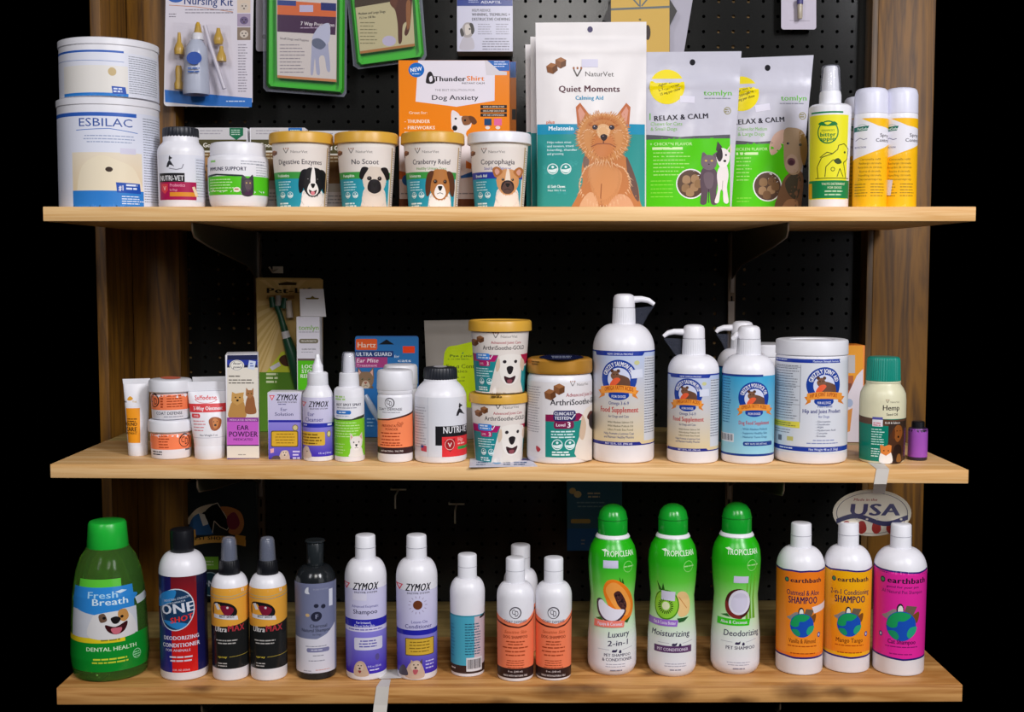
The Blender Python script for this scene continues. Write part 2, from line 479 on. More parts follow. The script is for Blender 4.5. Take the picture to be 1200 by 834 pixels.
def bprof(r, v_sh, v_nk, r_nk, base=2.5, n=9):
    """plain round bottle: rounded foot, straight wall, domed shoulder, neck"""
    return foot(r, base) + [(v_sh, r)] + arc_sh(v_sh, r, v_nk, r_nk, n)
def flip_cap(R, v0, v1, r0, r1=None, mat=None, lip=True, name='cap', cr=1.5):
    r1 = r1 or r0
    c = R.lathe(name, [(v0, r0 * 0.96), (v0 - 0.6, r0), (v1 + cr, r1), (v1 + 0.4, r1 - cr * 0.5), (v1, r1 - cr * 1.1)], mat or WHITE2)
    if lip:
        vm = v0 + (v1 - v0) * 0.5
        R.lathe('cap_seam', [(vm + 0.35, r0 + 0.12), (vm - 0.35, r0 + 0.12)], plastic('seam_grey', '#b9b9c2', 0.5), c, seg=32)
    return c
class BoxT:
    """carton from its two front-bottom corners (pixels on shelf k, or a fixed Y for hidden feet)"""
    def __init__(s, name, label, cat, k, ul, ur, vtop, dep, vl=None, vr=None, Y=None, group=None, mat=None, bev=0.0008, z0=None, part='carton'):
        if Y is None: a = on_shelf(k, ul, vl); b = on_shelf(k, ur, vr)
        else:
            v0 = proj((0, Y, z0 or SH_TOP[k]))[1]; a = atY(ul, v0, Y); b = atY(ur, v0, Y)
        z = z0 if z0 is not None else max(shz(k, a.x), shz(k, b.x)); a.z = b.z = z
        x = (b - a); x.z = 0; W = x.length; x.normalize(); n = Vector((x.y, -x.x, 0))   # towards the viewer
        H = Zat(vtop, (a.y + b.y) / 2) - z
        org = (a + b) / 2; s.root = thing(name, label, cat, org, group); s.H, s.W, s.D = H, W, dep; s.x, s.n = x, n; s.org = org; s.a, s.b = a, b
        o = bevel_box(part, -W / 2, W / 2, 0, dep, 0, H, mat or CARTON, s.root, bev)
        o.rotation_euler = (0, 0, math.atan2(x.y, x.x)); s.bodyobj = o
    def print(s, mat=None): return Print(Plane(s.a, s.n, s.org, 0.0006, s.H - 0.0004, s.x, s.W), s.root, mat)
    def side(s, mat=None): return Print(Plane(s.b, s.x, s.org, 0.0006, s.H - 0.0004, -s.n, s.D), s.root, mat)
    def top(s, mat=None): return Print(Plane(s.a + Vector((0, 0, s.H)), (0, 0, 1), s.org), s.root, mat)
def slab(name, pts, Y, th, mat, parent, org, slope=0.0, smooth=0):
    """flat card cut to a pixel outline at distance Y, with thickness"""
    fr = [atY(u, v, Y) - Vector(org) for u, v in pts]; n = len(pts)
    V = fr + [p + Vector((0, th, 0)) for p in fr]
    Fc = [tuple(range(n)), tuple(range(2 * n - 1, n - 1, -1))] + [(i, i + n, (i + 1) % n + n, (i + 1) % n) for i in range(n)]
    o = mesh_obj(name, V, Fc, mat, parent, smooth); fix_normals(o); return o
def rrect(u0, v0, u1, v1, r, n=4):
    out = []
    for cx, cy, a0 in ((u1 - r, v0 + r, -PI / 2), (u1 - r, v1 - r, 0), (u0 + r, v1 - r, PI / 2), (u0 + r, v0 + r, PI)):
        for k in range(n + 1): t = a0 + k * PI / 2 / n; out.append((cx + r * math.cos(t), cy + r * math.sin(t)))
    return out
def rot_pts(pts, c, deg):
    a = math.radians(deg); return [(c[0] + (x - c[0]) * math.cos(a) - (y - c[1]) * math.sin(a), c[1] + (x - c[0]) * math.sin(a) + (y - c[1]) * math.cos(a)) for x, y in pts]
class BagT:
    def __init__(s, name, label, k, tl, tr, ur, ul, Y, bulge, mat, col, group=None, ridge=0.15, nx=20, ny=30, slope=0.0, cols=None, hole=None):
        zb = SH_TOP[k] + 0.0004; vb = proj((0, Y, zb))[1]
        s.q = (tl, tr, (ur, vb), (ul, vb)); c = atY((ul + ur) / 2, vb, Y); s.org = Vector((c.x, c.y, zb))
        s.root = thing(name, label, 'pouch', s.org, group); s.surf = Bag(s.q, Y, bulge, s.org, slope, ridge)
        V, Fc, C = [], [], []
        for side in (0, 1):
            for j in range(ny + 1):
                b = j / ny
                for i in range(nx + 1):
                    a = i / nx
                    u = (tl[0] + (ul - tl[0]) * b) * (1 - a) + (tr[0] + (ur - tr[0]) * b) * a; v = (tl[1] * (1 - a) + tr[1] * a) * (1 - b) + vb * b
                    V.append(s.surf.at(u, v, 0.0, back=bool(side)))
        N = (nx + 1) * (ny + 1); idx = lambda sd, j, i: sd * N + j * (nx + 1) + i
        for j in range(ny):
            for i in range(nx):
                Fc.append((idx(0, j, i), idx(0, j, i + 1), idx(0, j + 1, i + 1), idx(0, j + 1, i)))
                Fc.append((idx(1, j, i), idx(1, j + 1, i), idx(1, j + 1, i + 1), idx(1, j, i + 1)))
        for j in range(ny):
            for i in (0, nx): Fc.append((idx(0, j, i), idx(0, j + 1, i), idx(1, j + 1, i), idx(1, j, i)))
        for i in range(nx):
            for j in (0, ny): Fc.append((idx(0, j, i), idx(0, j, i + 1), idx(1, j, i + 1), idx(1, j, i)))
        s.bodyobj = mesh_obj('pouch_body', V, Fc, mat, s.root, 50); fix_normals(s.bodyobj)
        s.vb = vb
    def print(s, mat=None): return Print(s.surf, s.root, mat or POUCHP, 0.00025)

# ================================================================== the setting
def wood_mat(name, dark, light, knot, sc=(1.2, 18, 18), ring=2.2, rough=0.5, seed=0.0, axis='X', knots=None):
    m = bpy.data.materials.new(name); m.use_nodes = True; nt = m.node_tree; b = nt.nodes['Principled BSDF']; L = nt.links
    tc = nt.nodes.new('ShaderNodeTexCoord'); mp = nt.nodes.new('ShaderNodeMapping')
    mp.inputs['Scale'].default_value = sc; mp.inputs['Location'].default_value = (seed, seed * 1.7, seed * 0.6)
    L.new(tc.outputs['Object'], mp.inputs['Vector'])
    n1 = nt.nodes.new('ShaderNodeTexNoise'); n1.inputs['Scale'].default_value = ring; n1.inputs['Detail'].default_value = 4; n1.inputs['Distortion'].default_value = 0.6
    L.new(mp.outputs['Vector'], n1.inputs['Vector'])
    mul = nt.nodes.new('ShaderNodeMath'); mul.operation = 'MULTIPLY'; mul.inputs[1].default_value = 9.0; L.new(n1.outputs['Fac'], mul.inputs[0])
    fr = nt.nodes.new('ShaderNodeMath'); fr.operation = 'PINGPONG'; fr.inputs[1].default_value = 1.0; L.new(mul.outputs[0], fr.inputs[0])
    n2 = nt.nodes.new('ShaderNodeTexNoise'); n2.inputs['Scale'].default_value = ring * 9; n2.inputs['Detail'].default_value = 6; L.new(mp.outputs['Vector'], n2.inputs['Vector'])
    ad = nt.nodes.new('ShaderNodeMath'); ad.operation = 'MULTIPLY_ADD'; ad.inputs[1].default_value = 0.5; L.new(n2.outputs['Fac'], ad.inputs[0])
    hf = nt.nodes.new('ShaderNodeMath'); hf.operation = 'MULTIPLY'; hf.inputs[1].default_value = 0.55; L.new(fr.outputs[0], hf.inputs[0]); L.new(hf.outputs[0], ad.inputs[2])
    cr = nt.nodes.new('ShaderNodeValToRGB'); e = cr.color_ramp.elements
    e[0].position = 0.15; e[0].color = (*lin(dark), 1); e[1].position = 0.75; e[1].color = (*lin(light), 1)
    L.new(ad.outputs[0], cr.inputs['Fac']); out = cr.outputs['Color']
    for kx, ky, kz, kr_ in knots or ():          # knots: dark discs with a soft ringed edge
        nd = nt.nodes.new('ShaderNodeTexNoise'); nd.inputs['Scale'].default_value = 30; L.new(tc.outputs['Object'], nd.inputs['Vector'])
        ma = nt.nodes.new('ShaderNodeVectorMath'); ma.operation = 'MULTIPLY_ADD'; ma.inputs[1].default_value = (0.016, 0.016, 0.016); L.new(nd.outputs['Color'], ma.inputs[0]); L.new(tc.outputs['Object'], ma.inputs[2])
        sb = nt.nodes.new('ShaderNodeVectorMath'); sb.operation = 'SUBTRACT'; sb.inputs[1].default_value = (kx + .008, ky + .008, kz + .008); L.new(ma.outputs[0], sb.inputs[0])
        sc_ = nt.nodes.new('ShaderNodeVectorMath'); sc_.operation = 'MULTIPLY'; sc_.inputs[1].default_value = (0.55, 1, 1.3); L.new(sb.outputs[0], sc_.inputs[0])
        ln = nt.nodes.new('ShaderNodeVectorMath'); ln.operation = 'LENGTH'; L.new(sc_.outputs[0], ln.inputs[0])
        kr = nt.nodes.new('ShaderNodeMapRange'); kr.inputs[1].default_value = kr_; kr.inputs[2].default_value = kr_ * 0.25; kr.inputs[3].default_value = 0.0; kr.inputs[4].default_value = 0.75; L.new(ln.outputs['Value'], kr.inputs[0])
        mx = nt.nodes.new('ShaderNodeMix'); mx.data_type = 'RGBA'; L.new(kr.outputs[0], mx.inputs[0]); L.new(out, mx.inputs[6]); mx.inputs[7].default_value = (*lin(knot), 1); out = mx.outputs[2]
    L.new(out, b.inputs['Base Color']); b.inputs['Roughness'].default_value = rough
    bp = nt.nodes.new('ShaderNodeBump'); bp.inputs['Strength'].default_value = 0.15; bp.inputs['Distance'].default_value = 0.001
    L.new(n2.outputs['Fac'], bp.inputs['Height']); L.new(bp.outputs['Normal'], b.inputs['Normal'])
    MATS[name] = m; return m
PINE = {1: wood_mat('pine_board_a', '#d9a25c', '#f2c88c', '#8a5a28', seed=0.3, sc=(0.7, 14, 30)),
        2: wood_mat('pine_board_b', '#d6a05c', '#efc48a', '#8a5a28', seed=2.3, sc=(0.7, 10, 20)),
        3: wood_mat('pine_board_c', '#a56c30', '#d29c5c', '#5a3414', seed=5.1, sc=(0.8, 9, 16), knots=((.065, -.004, .022, .026), (.11, .0, .02, .018), (.225, 0, .012, .02), (.32, 0, .004, .016), (.405, -.004, .018, .026), (.46, 0, .016, .016), (-.02, 0, -.006, .02), (-.44, 0, .024, .016), (.2, .05, .026, .012)))}
OLDPINE = wood_mat('aged_pine_board', '#85703f', '#a18a55', '#6b4f28', seed=3.3, sc=(0.7, 10, 20))
DARKW = wood_mat('dark_fir_boards', '#462a05', '#7c520e', '#2e1a04', seed=1.3, sc=(14, 14, 1.1), rough=0.55)
XL, XR = -0.642, 0.635
Z_TOP = Zat(-30, YP)
# pegboard with its holes: an octagonal hole in every one-inch cell
m = bpy.data.materials.new('black_painted_pegboard'); m.use_nodes = True; nt = m.node_tree; b = nt.nodes['Principled BSDF']
tc = nt.nodes.new('ShaderNodeTexCoord'); n = nt.nodes.new('ShaderNodeTexNoise'); n.inputs['Scale'].default_value = 420; n.inputs['Detail'].default_value = 2
nt.links.new(tc.outputs['Object'], n.inputs['Vector'])
cr = nt.nodes.new('ShaderNodeValToRGB'); cr.color_ramp.elements[0].color = (0.006, 0.006, 0.006, 1); cr.color_ramp.elements[1].color = (0.015, 0.0155, 0.014, 1)
nt.links.new(n.outputs['Fac'], cr.inputs['Fac']); nt.links.new(cr.outputs['Color'], b.inputs['Base Color'])
b.inputs['Roughness'].default_value = 0.17; b.inputs['Specular IOR Level'].default_value = 0.22
bp = nt.nodes.new('ShaderNodeBump'); bp.inputs['Strength'].default_value = 0.25; bp.inputs['Distance'].default_value = 0.0003
nt.links.new(n.outputs['Fac'], bp.inputs['Height']); nt.links.new(bp.outputs['Normal'], b.inputs['Normal']); PEG = m
ph = atY(304.2, 125, YP); PT = 0.0254
x_a = ph.x - PT * (int((ph.x + 0.60) / PT) + 0.5); nxp = int((0.64 - x_a) / PT) + 1
zb = SH_TOP[3] - 0.02; z_a = ph.z - PT * (int((ph.z - zb) / PT) + 0.5); nzp = int((Z_TOP - z_a) / PT) + 1
V, Fc, idx = [], [], {}
def pv(x, y, z):
    k = (round(x, 5), round(y, 5), round(z, 5))
    if k not in idx: idx[k] = len(V); V.append((x, y, z))
    return idx[k]
HR = 0.0029
for i in range(nxp):
    for j in range(nzp):
        cx, cz = x_a + (i + .5) * PT, z_a + (j + .5) * PT; h = PT / 2
        sq = [(h, 0), (h, h), (0, h), (-h, h), (-h, 0), (-h, -h), (0, -h), (h, -h)]
        A = [pv(cx + a, YP, cz + c) for a, c in sq]
        B = [pv(cx + HR * math.cos(k * PI / 4), YP, cz + HR * math.sin(k * PI / 4)) for k in range(8)]
        D = [pv(cx + HR * math.cos(k * PI / 4), YP + 0.005, cz + HR * math.sin(k * PI / 4)) for k in range(8)]
        for k in range(8):
            q = (k + 1) % 8; Fc.append((A[k], B[k], B[q], A[q])); Fc.append((B[k], D[k], D[q], B[q]))
o = mesh_obj('wall_back', V, Fc, PEG, None, 0); o['kind'] = 'structure'; fix_normals(o)
if o.data.polygons[0].normal.y > 0: o.data.flip_normals()
# wooden strips the pegboard is nailed to, seen only through the holes
for x0, x1, nm in ((atY(246, 300, YP).x, atY(298, 300, YP).x, 'trim_1'), (atY(836, 300, YP).x, atY(888, 300, YP).x, 'trim_2'), (atY(128, 300, YP).x, atY(236, 300, YP).x, 'trim_3')):
    o = bevel_box(nm, x0, x1, YP + 0.006, YP + 0.024, zb, Z_TOP, plastic('pale_batten', '#b08a55', 0.6), None, 0); o['kind'] = 'structure'
# rough upright boards at both ends of the bay
bx = [(-0.642, -0.5630, 2.03, 2.084, 'wall_left')]
o = bevel_box('wall_left', XL, -0.5630, 2.03, 2.0855, zb - 0.1, Z_TOP, DARKW, None, 0.002); o['kind'] = 'structure'
o = bevel_box('trim_4', XL - 0.018, XL - 0.001, 1.905, 2.0855, zb - 0.1, Z_TOP, DARKW, None, 0.002); o['kind'] = 'structure'
o = bevel_box('wall_right', 0.6155, 0.712, 2.048, 2.0855, zb - 0.1, Z_TOP, DARKW, None, 0.002); o['kind'] = 'structure'
o = bevel_box('trim_5', 0.6045, 0.6150, 2.046, 2.0855, zb - 0.1, Z_TOP, wood_mat('pale_edge_strip', '#3e2a12', '#6e4e22', '#2a1a0c', seed=4.3, sc=(14, 14, 1.1)), None, 0.001); o['kind'] = 'structure'
# shelves: a front board and an older rear board each
names = {1: 'pine shelf just above eye level carrying pouches and tubs', 2: 'middle pine shelf carrying pump bottles and jars', 3: 'lowest pine shelf with knots carrying shampoo bottles'}
for k in (1, 2, 3):
    root = thing('shelf', names[k], 'shelf', (0, YF, SH_TOP[k] - SH_TH[k]), 'pine shelves')
    for nm, y0, y1, mat in (('front_board', YF, 1.878, PINE[k]), ('rear_board', 1.8795, 2.028, OLDPINE if k > 1 else PINE[1])):
        dz = 0 if nm == 'front_board' else 0.0006
        o = bevel_box(nm, XL, XR, y0 - YF, y1 - YF, 0, SH_TH[k] - dz, mat, root, 0.0012)
        for v in o.data.vertices: v.co.z += SH_SL[k] * v.co.x
    # notched strip that fills the shelf between the uprights up to the pegboard
    o = bevel_box('rear_strip', -0.560, 0.602, 2.0285 - YF, 2.0845 - YF, 0, SH_TH[k] - 0.0008, OLDPINE if k > 1 else PINE[1], root, 0.001)
    for v in o.data.vertices: v.co.z += SH_SL[k] * v.co.x
# slotted standards and brackets
for u, lab in ((302.5, 'slotted steel standard left of the toothbrush card'), (857, 'slotted steel standard behind the pump bottles')):
    x = atY(u, 340, YP - 0.006).x; root = thing('shelf_standard', lab, 'shelf rail', (x, YP, zb), 'shelf standards')
    hw = 0.0062; H = SH_TOP[1] - .024 - zb; V, Fc = [], []
    def bx_(x0, x1, y0, y1, z0, z1):
        v, f = box_vf(x0, x1, y0, y1, z0, z1); n0 = len(V); V.extend(v); Fc.extend([tuple(i + n0 for i in q) for q in f])
    bx_(-hw, -hw + 0.002, -0.011, -0.0005, 0, H); bx_(hw - 0.002, hw, -0.011, -0.0005, 0, H)
    o = mesh_obj('channel', V, Fc, STEEL, root, 0); fix_normals(o)
    V, Fc = [], []; zz = 0.0
    while zz < H - 0.03:
        bx_(-hw + 0.002, hw - 0.002, -0.011, -0.0095, zz, zz + 0.012)
        bx_(-hw + 0.002, -0.0016, -0.011, -0.0095, zz + 0.012, zz + 0.0254); bx_(0.0016, hw - 0.002, -0.011, -0.0095, zz + 0.012, zz + 0.0254); zz += 0.0254
    o = mesh_obj('slotted_face', V, Fc, STEEL, root, 0); fix_normals(o)
def bracket(x, k, lab, lean, steel):
    """stamped blade bracket: deep at the rail, tapering to an upturned tip at the shelf front"""
    z = shz(k, x) - SH_TH[k] - 0.0012
    root = thing('shelf_bracket', lab, 'bracket', (x, YP, z), 'shelf brackets')
    y0, y1 = -0.0125, YF + 0.012 - YP
    prof = [(y0, 0), (y1 + .006, 0), (y1 - 0.004, 0.0), (y1 - 0.003, -0.012), (y1 + 0.006, -0.020), (y1 + 0.09, -0.032), (y0 - 0.08, -0.058), (y0 - 0.012, -0.078), (y0, -0.082)]
    V = [(-0.0009 + lean * (a - y0), a, c) for a, c in prof] + [(0.0009 + lean * (a - y0), a, c) for a, c in prof]; n = len(prof)
    Fc = [tuple(range(n)), tuple(range(n, 2 * n))] + [(i, (i + 1) % n, (i + 1) % n + n, i + n) for i in range(n)]
    o = mesh_obj('blade', V, Fc, steel, root, 0); fix_normals(o)
    V, Fc = tube_vf([(lean * (a - y0), a, c) for a, c in prof[2:8]], 0.0013, 6); o = mesh_obj('rolled_edge', V, Fc, STEEL, root, 40); fix_normals(o)
    o = bevel_box('rail_clip', -0.0035, 0.0035, -0.0135, -0.0115, -0.105, -0.001, plastic('galvanised_clip', '#8f8378', 0.4, metal=0.5), root, 0.0005)
    return root
BLADE = plastic('bracket_paint', '#2c2a1c', 0.45)
xs = [atY(302.5, 340, YP - 0.006).x, atY(857, 340, YP - 0.006).x]
bracket(xs[0], 1, 'steel bracket under the top shelf near the left boards', 0.0, BLADE)
bracket(xs[1], 1, 'steel bracket under the top shelf near the right boards', 0.0, BLADE)
bracket(xs[0], 2, 'steel bracket under the middle shelf near the left boards', 0.0, BLADE)
bracket(xs[1], 2, 'steel bracket under the middle shelf beside the hanging oval tag', 0.0, BLADE)
bracket(xs[0], 3, 'steel bracket under the lowest shelf near the left boards', 0.0, BLADE)
bracket(xs[1], 3, 'steel bracket under the lowest shelf near the right boards', 0.0, BLADE)
# paper barcode sticker on the standard
o = slab('barcode_sticker', [(853.5, 353), (860.5, 353), (860.5, 381), (853.5, 381)], YP - 0.0118, 0.0004, plastic('sticker_paper', '#cfc7be', 0.6), None, (0, 0, 0))
tag(o, 'narrow paper sticker on the steel standard above the pump bottles', 'sticker')
o = slab('price_tag', [(284, 269), (296, 268), (296, 279), (284, 280)], YP - 0.002, 0.0008, plastic('tag_paper', '#b5a77c', 0.6), None, (0, 0, 0))
tag(o, 'small square paper tag on the pegboard under the top shelf', 'tag')

# ================================================================== little printed pictures
def head(P, cx, cy, w, h, fur, ear, muz, ears='flop', patch=None, blaze=None, mask=None, chest=None, tongue=False, eye='#1b1310', nose='#17130f', earin=None, seat=None, g='animal_picture', ring=None):
    """printed dog or cat portrait; w, h = half width / half height of the head in pixels"""
    P.group(g)
    if chest and seat:
        P.blob([(cx - w * .75, cy + h * .5), (cx - w * 1.05, cy + h * 1.3), (cx - w * 1.1, seat), (cx + w * 1.1, seat), (cx + w * 1.05, cy + h * 1.3), (cx + w * .75, cy + h * .5)], chest)
        if w > 9: P.fur([(cx - w * .7, cy + h * .7), (cx - w, cy + h * 1.4), (cx, seat - 4), (cx + w, cy + h * 1.4), (cx + w * .7, cy + h * .7)], '#cfc6c0' if lin(chest)[0] > .3 else chest, 30, w * .3, w * .08, (cx, cy - h), 8)
    if ears == 'prick':
        for q in (-1, 1):
            P.poly([(cx + q * w * .25, cy - h * .75), (cx + q * w * .95, cy - h * 1.55), (cx + q * w * 1.05, cy - h * .2)], ear)
            P.poly([(cx + q * w * .45, cy - h * .8), (cx + q * w * .87, cy - h * 1.3), (cx + q * w * .92, cy - h * .45)], earin or '#d8a79a')
    P.blob([(cx - w * .55, cy - h * .92), (cx, cy - h), (cx + w * .55, cy - h * .92), (cx + w * .95, cy - h * .35), (cx + w * .9, cy + h * .3), (cx + w * .5, cy + h * .85), (cx, cy + h), (cx - w * .5, cy + h * .85), (cx - w * .9, cy + h * .3), (cx - w * .95, cy - h * .35)], fur)
    if w > 9: P.fur([(cx, cy - h), (cx + w * .75, cy - h * .65), (cx + w * .92, cy), (cx + w * .6, cy + h * .75), (cx, cy + h), (cx - w * .6, cy + h * .75), (cx - w * .92, cy), (cx - w * .75, cy - h * .65)], fur, 44, w * .2, w * .13, (cx, cy), 4)
    if ears == 'flop':
        for q in (-1, 1):
            P.blob([(cx + q * w * .55, cy - h * .85), (cx + q * w * 1.05, cy - h * .75), (cx + q * w * 1.3, cy + h * .1), (cx + q * w * 1.2, cy + h * .75), (cx + q * w * .9, cy + h * .55), (cx + q * w * .8, cy - h * .1)], ear)
    elif ears == 'rose':
        for q in (-1, 1):
            P.blob([(cx + q * w * .45, cy - h * .8), (cx + q * w * .9, cy - h * 1.2), (cx + q * w * 1.3, cy - h * 1.0), (cx + q * w * 1.15, cy - h * .45), (cx + q * w * .9, cy - h * .4)], ear)
            if earin: P.blob([(cx + q * w * .7, cy - h * .8), (cx + q * w * .95, cy - h * 1.05), (cx + q * w * 1.12, cy - h * .85), (cx + q * w * .95, cy - h * .55)], earin)
    elif ears == 'fold':
        for q in (-1, 1):
            P.blob([(cx + q * w * .5, cy - h * .9), (cx + q * w * 1.0, cy - h * .95), (cx + q * w * 1.25, cy - h * .35), (cx + q * w * 1.02, cy - h * .1), (cx + q * w * .8, cy - h * .45)], ear)
    if patch:
        for q, c in patch:
            P.blob([(cx + q * w * .14, cy - h * .9), (cx + q * w * .6, cy - h * .88), (cx + q * w * .92, cy - h * .3), (cx + q * w * .85, cy + h * .2), (cx + q * w * .45, cy + h * .3), (cx + q * w * .2, cy - h * .1)], c)
    if blaze: P.blob([(cx - w * .1, cy - h * .95), (cx + w * .1, cy - h * .95), (cx + w * .22, cy + h * .1), (cx - w * .22, cy + h * .1)], blaze)
    if mask: P.blob([(cx - w * .5, cy + h * .1), (cx - w * .2, cy - h * .12), (cx + w * .2, cy - h * .12), (cx + w * .5, cy + h * .1), (cx + w * .55, cy + h * .6), (cx, cy + h * .85), (cx - w * .55, cy + h * .6)], mask)
    if muz: P.blob([(cx - w * .3, cy + h * .08), (cx, cy - h * .02), (cx + w * .3, cy + h * .08), (cx + w * .52, cy + h * .55), (cx + w * .25, cy + h * .88), (cx - w * .25, cy + h * .88), (cx - w * .52, cy + h * .55)], muz)
    for q in (-1, 1):
        if ring: P.ell(cx + q * w * .42, cy - h * .2, w * .2, h * .15, ring, 12)
        P.ell(cx + q * w * .42, cy - h * .2, w * .12, h * .1, eye, 12)
        P.ell(cx + q * w * .42 - w * .03, cy - h * .23, w * .03, h * .025, '#e8e6ea', 6)
    if tongue:
        P.blob([(cx - w * .36, cy + h * .5), (cx, cy + h * .62), (cx + w * .36, cy + h * .5), (cx + w * .2, cy + h * .82), (cx - w * .2, cy + h * .82)], '#3a1c1c')
        P.blob([(cx - w * .16, cy + h * .64), (cx + w * .16, cy + h * .64), (cx + w * .12, cy + h * .86), (cx - w * .12, cy + h * .86)], '#d9808a')
    else: P.line([(cx - w * .28, cy + h * .6), (cx, cy + h * .52), (cx + w * .28, cy + h * .6)], max(.5, w * .05), '#241a16')
    P.blob([(cx - w * .2, cy + h * .12), (cx, cy + h * .08), (cx + w * .2, cy + h * .12), (cx + w * .1, cy + h * .34), (cx, cy + h * .4), (cx - w * .1, cy + h * .34)], nose)
    P.group('label')
def naturvet(P, u, v, w, col='#6f6a68', icon=None):
    P.group('logo'); c = icon or col; h = w * .14
    P.line([(u - w * .72, v - h * 1.5), (u - w * .62, v)], h * .28, c); P.line([(u - w * .62, v), (u - w * .5, v - h * 1.5)], h * .28, c)
    for d in (-.72, -.61, -.5): P.ell(u + w * d, v - h * 1.75, h * .22, h * .3, '#a0603a' if not icon else c, 8)
    P.group('label'); P.text('NaturVet', u - w * .4, v, h, col, w=w * .85, align='l', bold=0)
def chews(P, u, v, s, c='#7a4a2a'):
    P.group('chew_picture')
    for dx, dy, tl in ((0, 0, .12), (-s * .78, s * .5, -.1)):
        x, y = u + dx, v + dy; R = lambda pts: rot_pts([(x + a_ * s, y + b_ * s) for a_, b_ in pts], (x, y), math.degrees(tl))
        P.poly(R([(-.5, -.25), (-.05, -.52), (.46, -.32), (.5, .22), (.05, .52), (-.46, .3)]), '#6a4024')
        P.poly(R([(-.5, -.25), (-.05, -.52), (.46, -.32), (.02, -.06)]), '#a06a42'); P.poly(R([(-.5, -.25), (.02, -.06), (.05, .52), (-.46, .3)]), '#835230')
    P.group('label')
def seals(P, u, v, r, gap, col='#dff0f0'):
    P.group('logo')
    for q in (0, 1):
        x = u + q * gap; P.ring(x, v, r * .84, r, col, 18); P.blob([(x - r * .8, v + r * .1), (x, v + r * .1), (x + r * .8, v - r * .1), (x + r * .5, v + r * .6), (x - r * .4, v + r * .6)], col); P.ell(x, v - r * .35, r * .25, r * .25, col, 8)
    P.group('label')
def paw(P, u, v, s, col):
    P.ell(u, v, s * .55, s * .45, col, 12)
    for d, e in ((-.6, -.55), (-.2, -.85), (.25, -.85), (.65, -.5)): P.ell(u + d * s, v + e * s, s * .19, s * .25, col, 8)
def sticker(P, u, v, w, h, rot=0, col='#d6d3e6'):
    P.group('price_sticker'); P.poly(rot_pts([(u - w / 2, v - h / 2), (u + w / 2, v - h / 2), (u + w / 2, v + h / 2), (u - w / 2, v + h / 2)], (u, v), rot), col)
    P.group('label')
def dog_logo(P, u, v, s, col):
    """sitting-dog silhouette with a sweeping tail"""
    P.group('logo')
    P.poly([(u - s * .14, v - s * .5), (u - s * .12, v - s * .85), (u - s * .02, v - s * 1.02), (u + s * .04, v - s * .86), (u + s * .24, v - s * .74), (u + s * .2, v - s * .62), (u + s * .06, v - s * .6), (u + s * .02, v - s * .42)], col)
    P.poly([(u - s * .42, v + s * .36), (u - s * .3, v - s * .1), (u - s * .12, v - s * .46), (u + s * .06, v - s * .36), (u + s * .3, v + s * .06), (u + s * .48, v + s * .3), (u + s * .16, v + s * .14), (u - s * .06, v + s * .06), (u - s * .2, v + s * .36)], col)
    P.group('label')
def cd_logo(P, u, v, r, col):
    P.group('logo'); P.ring(u, v, r * .82, r, col, 24, -60, 160); P.ring(u, v, r * .9, r, col, 14, 160, 300)
    P.group('label'); P.text('C', u - r * .3, v + r * .3, r * .85, col, w=r * .6, bold=0); P.text('D', u + r * .2, v + r * .6, r * .95, col, w=r * .65, bold=0)
def bear_emblem(P, u, v, r, arc, ribbon, small, blue='#1d3f9a'):
    P.group('emblem')
    P.ring(u, v, r * 1.02, r * 1.1, blue, 40); P.ell(u, v, r * 1.02, r * 1.02, blue, 36); P.ell(u, v + r * .06, r * .68, r * .68, '#d3d8ee', 30)
    P.blob([(u - r * .2, v + r * .6), (u - r * .28, v), (u + r * .0, v - r * .2), (u + r * .4, v - r * .1), (u + r * .64, v + r * .1), (u + r * .6, v + r * .6)], '#6b4a3a')
    for q in (-.38, -.02): P.ell(u + q * r, v - r * .42, r * .11, r * .11, '#5a3b2e', 10)
    P.blob([(u - r * .45, v - r * .2), (u - r * .2, v - r * .45), (u + r * .05, v - r * .2), (u + r * .0, v + r * .05), (u - r * .2, v + r * .16), (u - r * .4, v + r * .02)], '#7d5844')
    P.blob([(u - r * .52, v + r * .42), (u - r * .3, v + r * .05), (u - r * .02, v - r * .02), (u + r * .1, v + r * .1), (u - r * .1, v + r * .36), (u - r * .3, v + r * .5)], '#e8603c')
    for q in (-.28, -.1): P.ell(u + q * r, v - r * .22, r * .035, r * .035, '#171313', 8)
    P.group('label'); P.arctext(arc, u, v, r * .72, r * .27, '#f0f0f4', 168, 12)
    P.group('emblem')
    y = v + r * .72
    P.poly([(u - r * 1.15, y + r * .55), (u - r * 1.0, y + r * .3), (u - r * 1.18, y + r * .05), (u - r * .8, y - r * .05), (u - r * .8, y + r * .36)], '#d9802a')
    P.poly([(u + r * 1.15, y + r * .55), (u + r * 1.0, y + r * .3), (u + r * 1.18, y + r * .05), (u + r * .8, y - r * .05), (u + r * .8, y + r * .36)], '#d9802a')
    P.ell(u, y + r * .3, r * .62, r * .3, blue, 24)
    top = [(u + r * 1.02 * t, y - r * .18 - r * .12 * (1 - t * t)) for t in (-1, -.6, -.2, .2, .6, 1)]; bot = [(u + r * 1.02 * t, y + r * .25 - r * .12 * (1 - t * t)) for t in (1, .6, .2, -.2, -.6, -1)]
    P.poly(top + bot, '#f09a3a')
    P.group('label'); P.text(ribbon, u, y + r * .1, r * .25, '#b0481c', w=r * 1.75, bow=r * .12, bold=2)
    if small: P.text(small, u, y + r * .46, r * .15, '#e8e8f0', w=r * .85, bold=1)
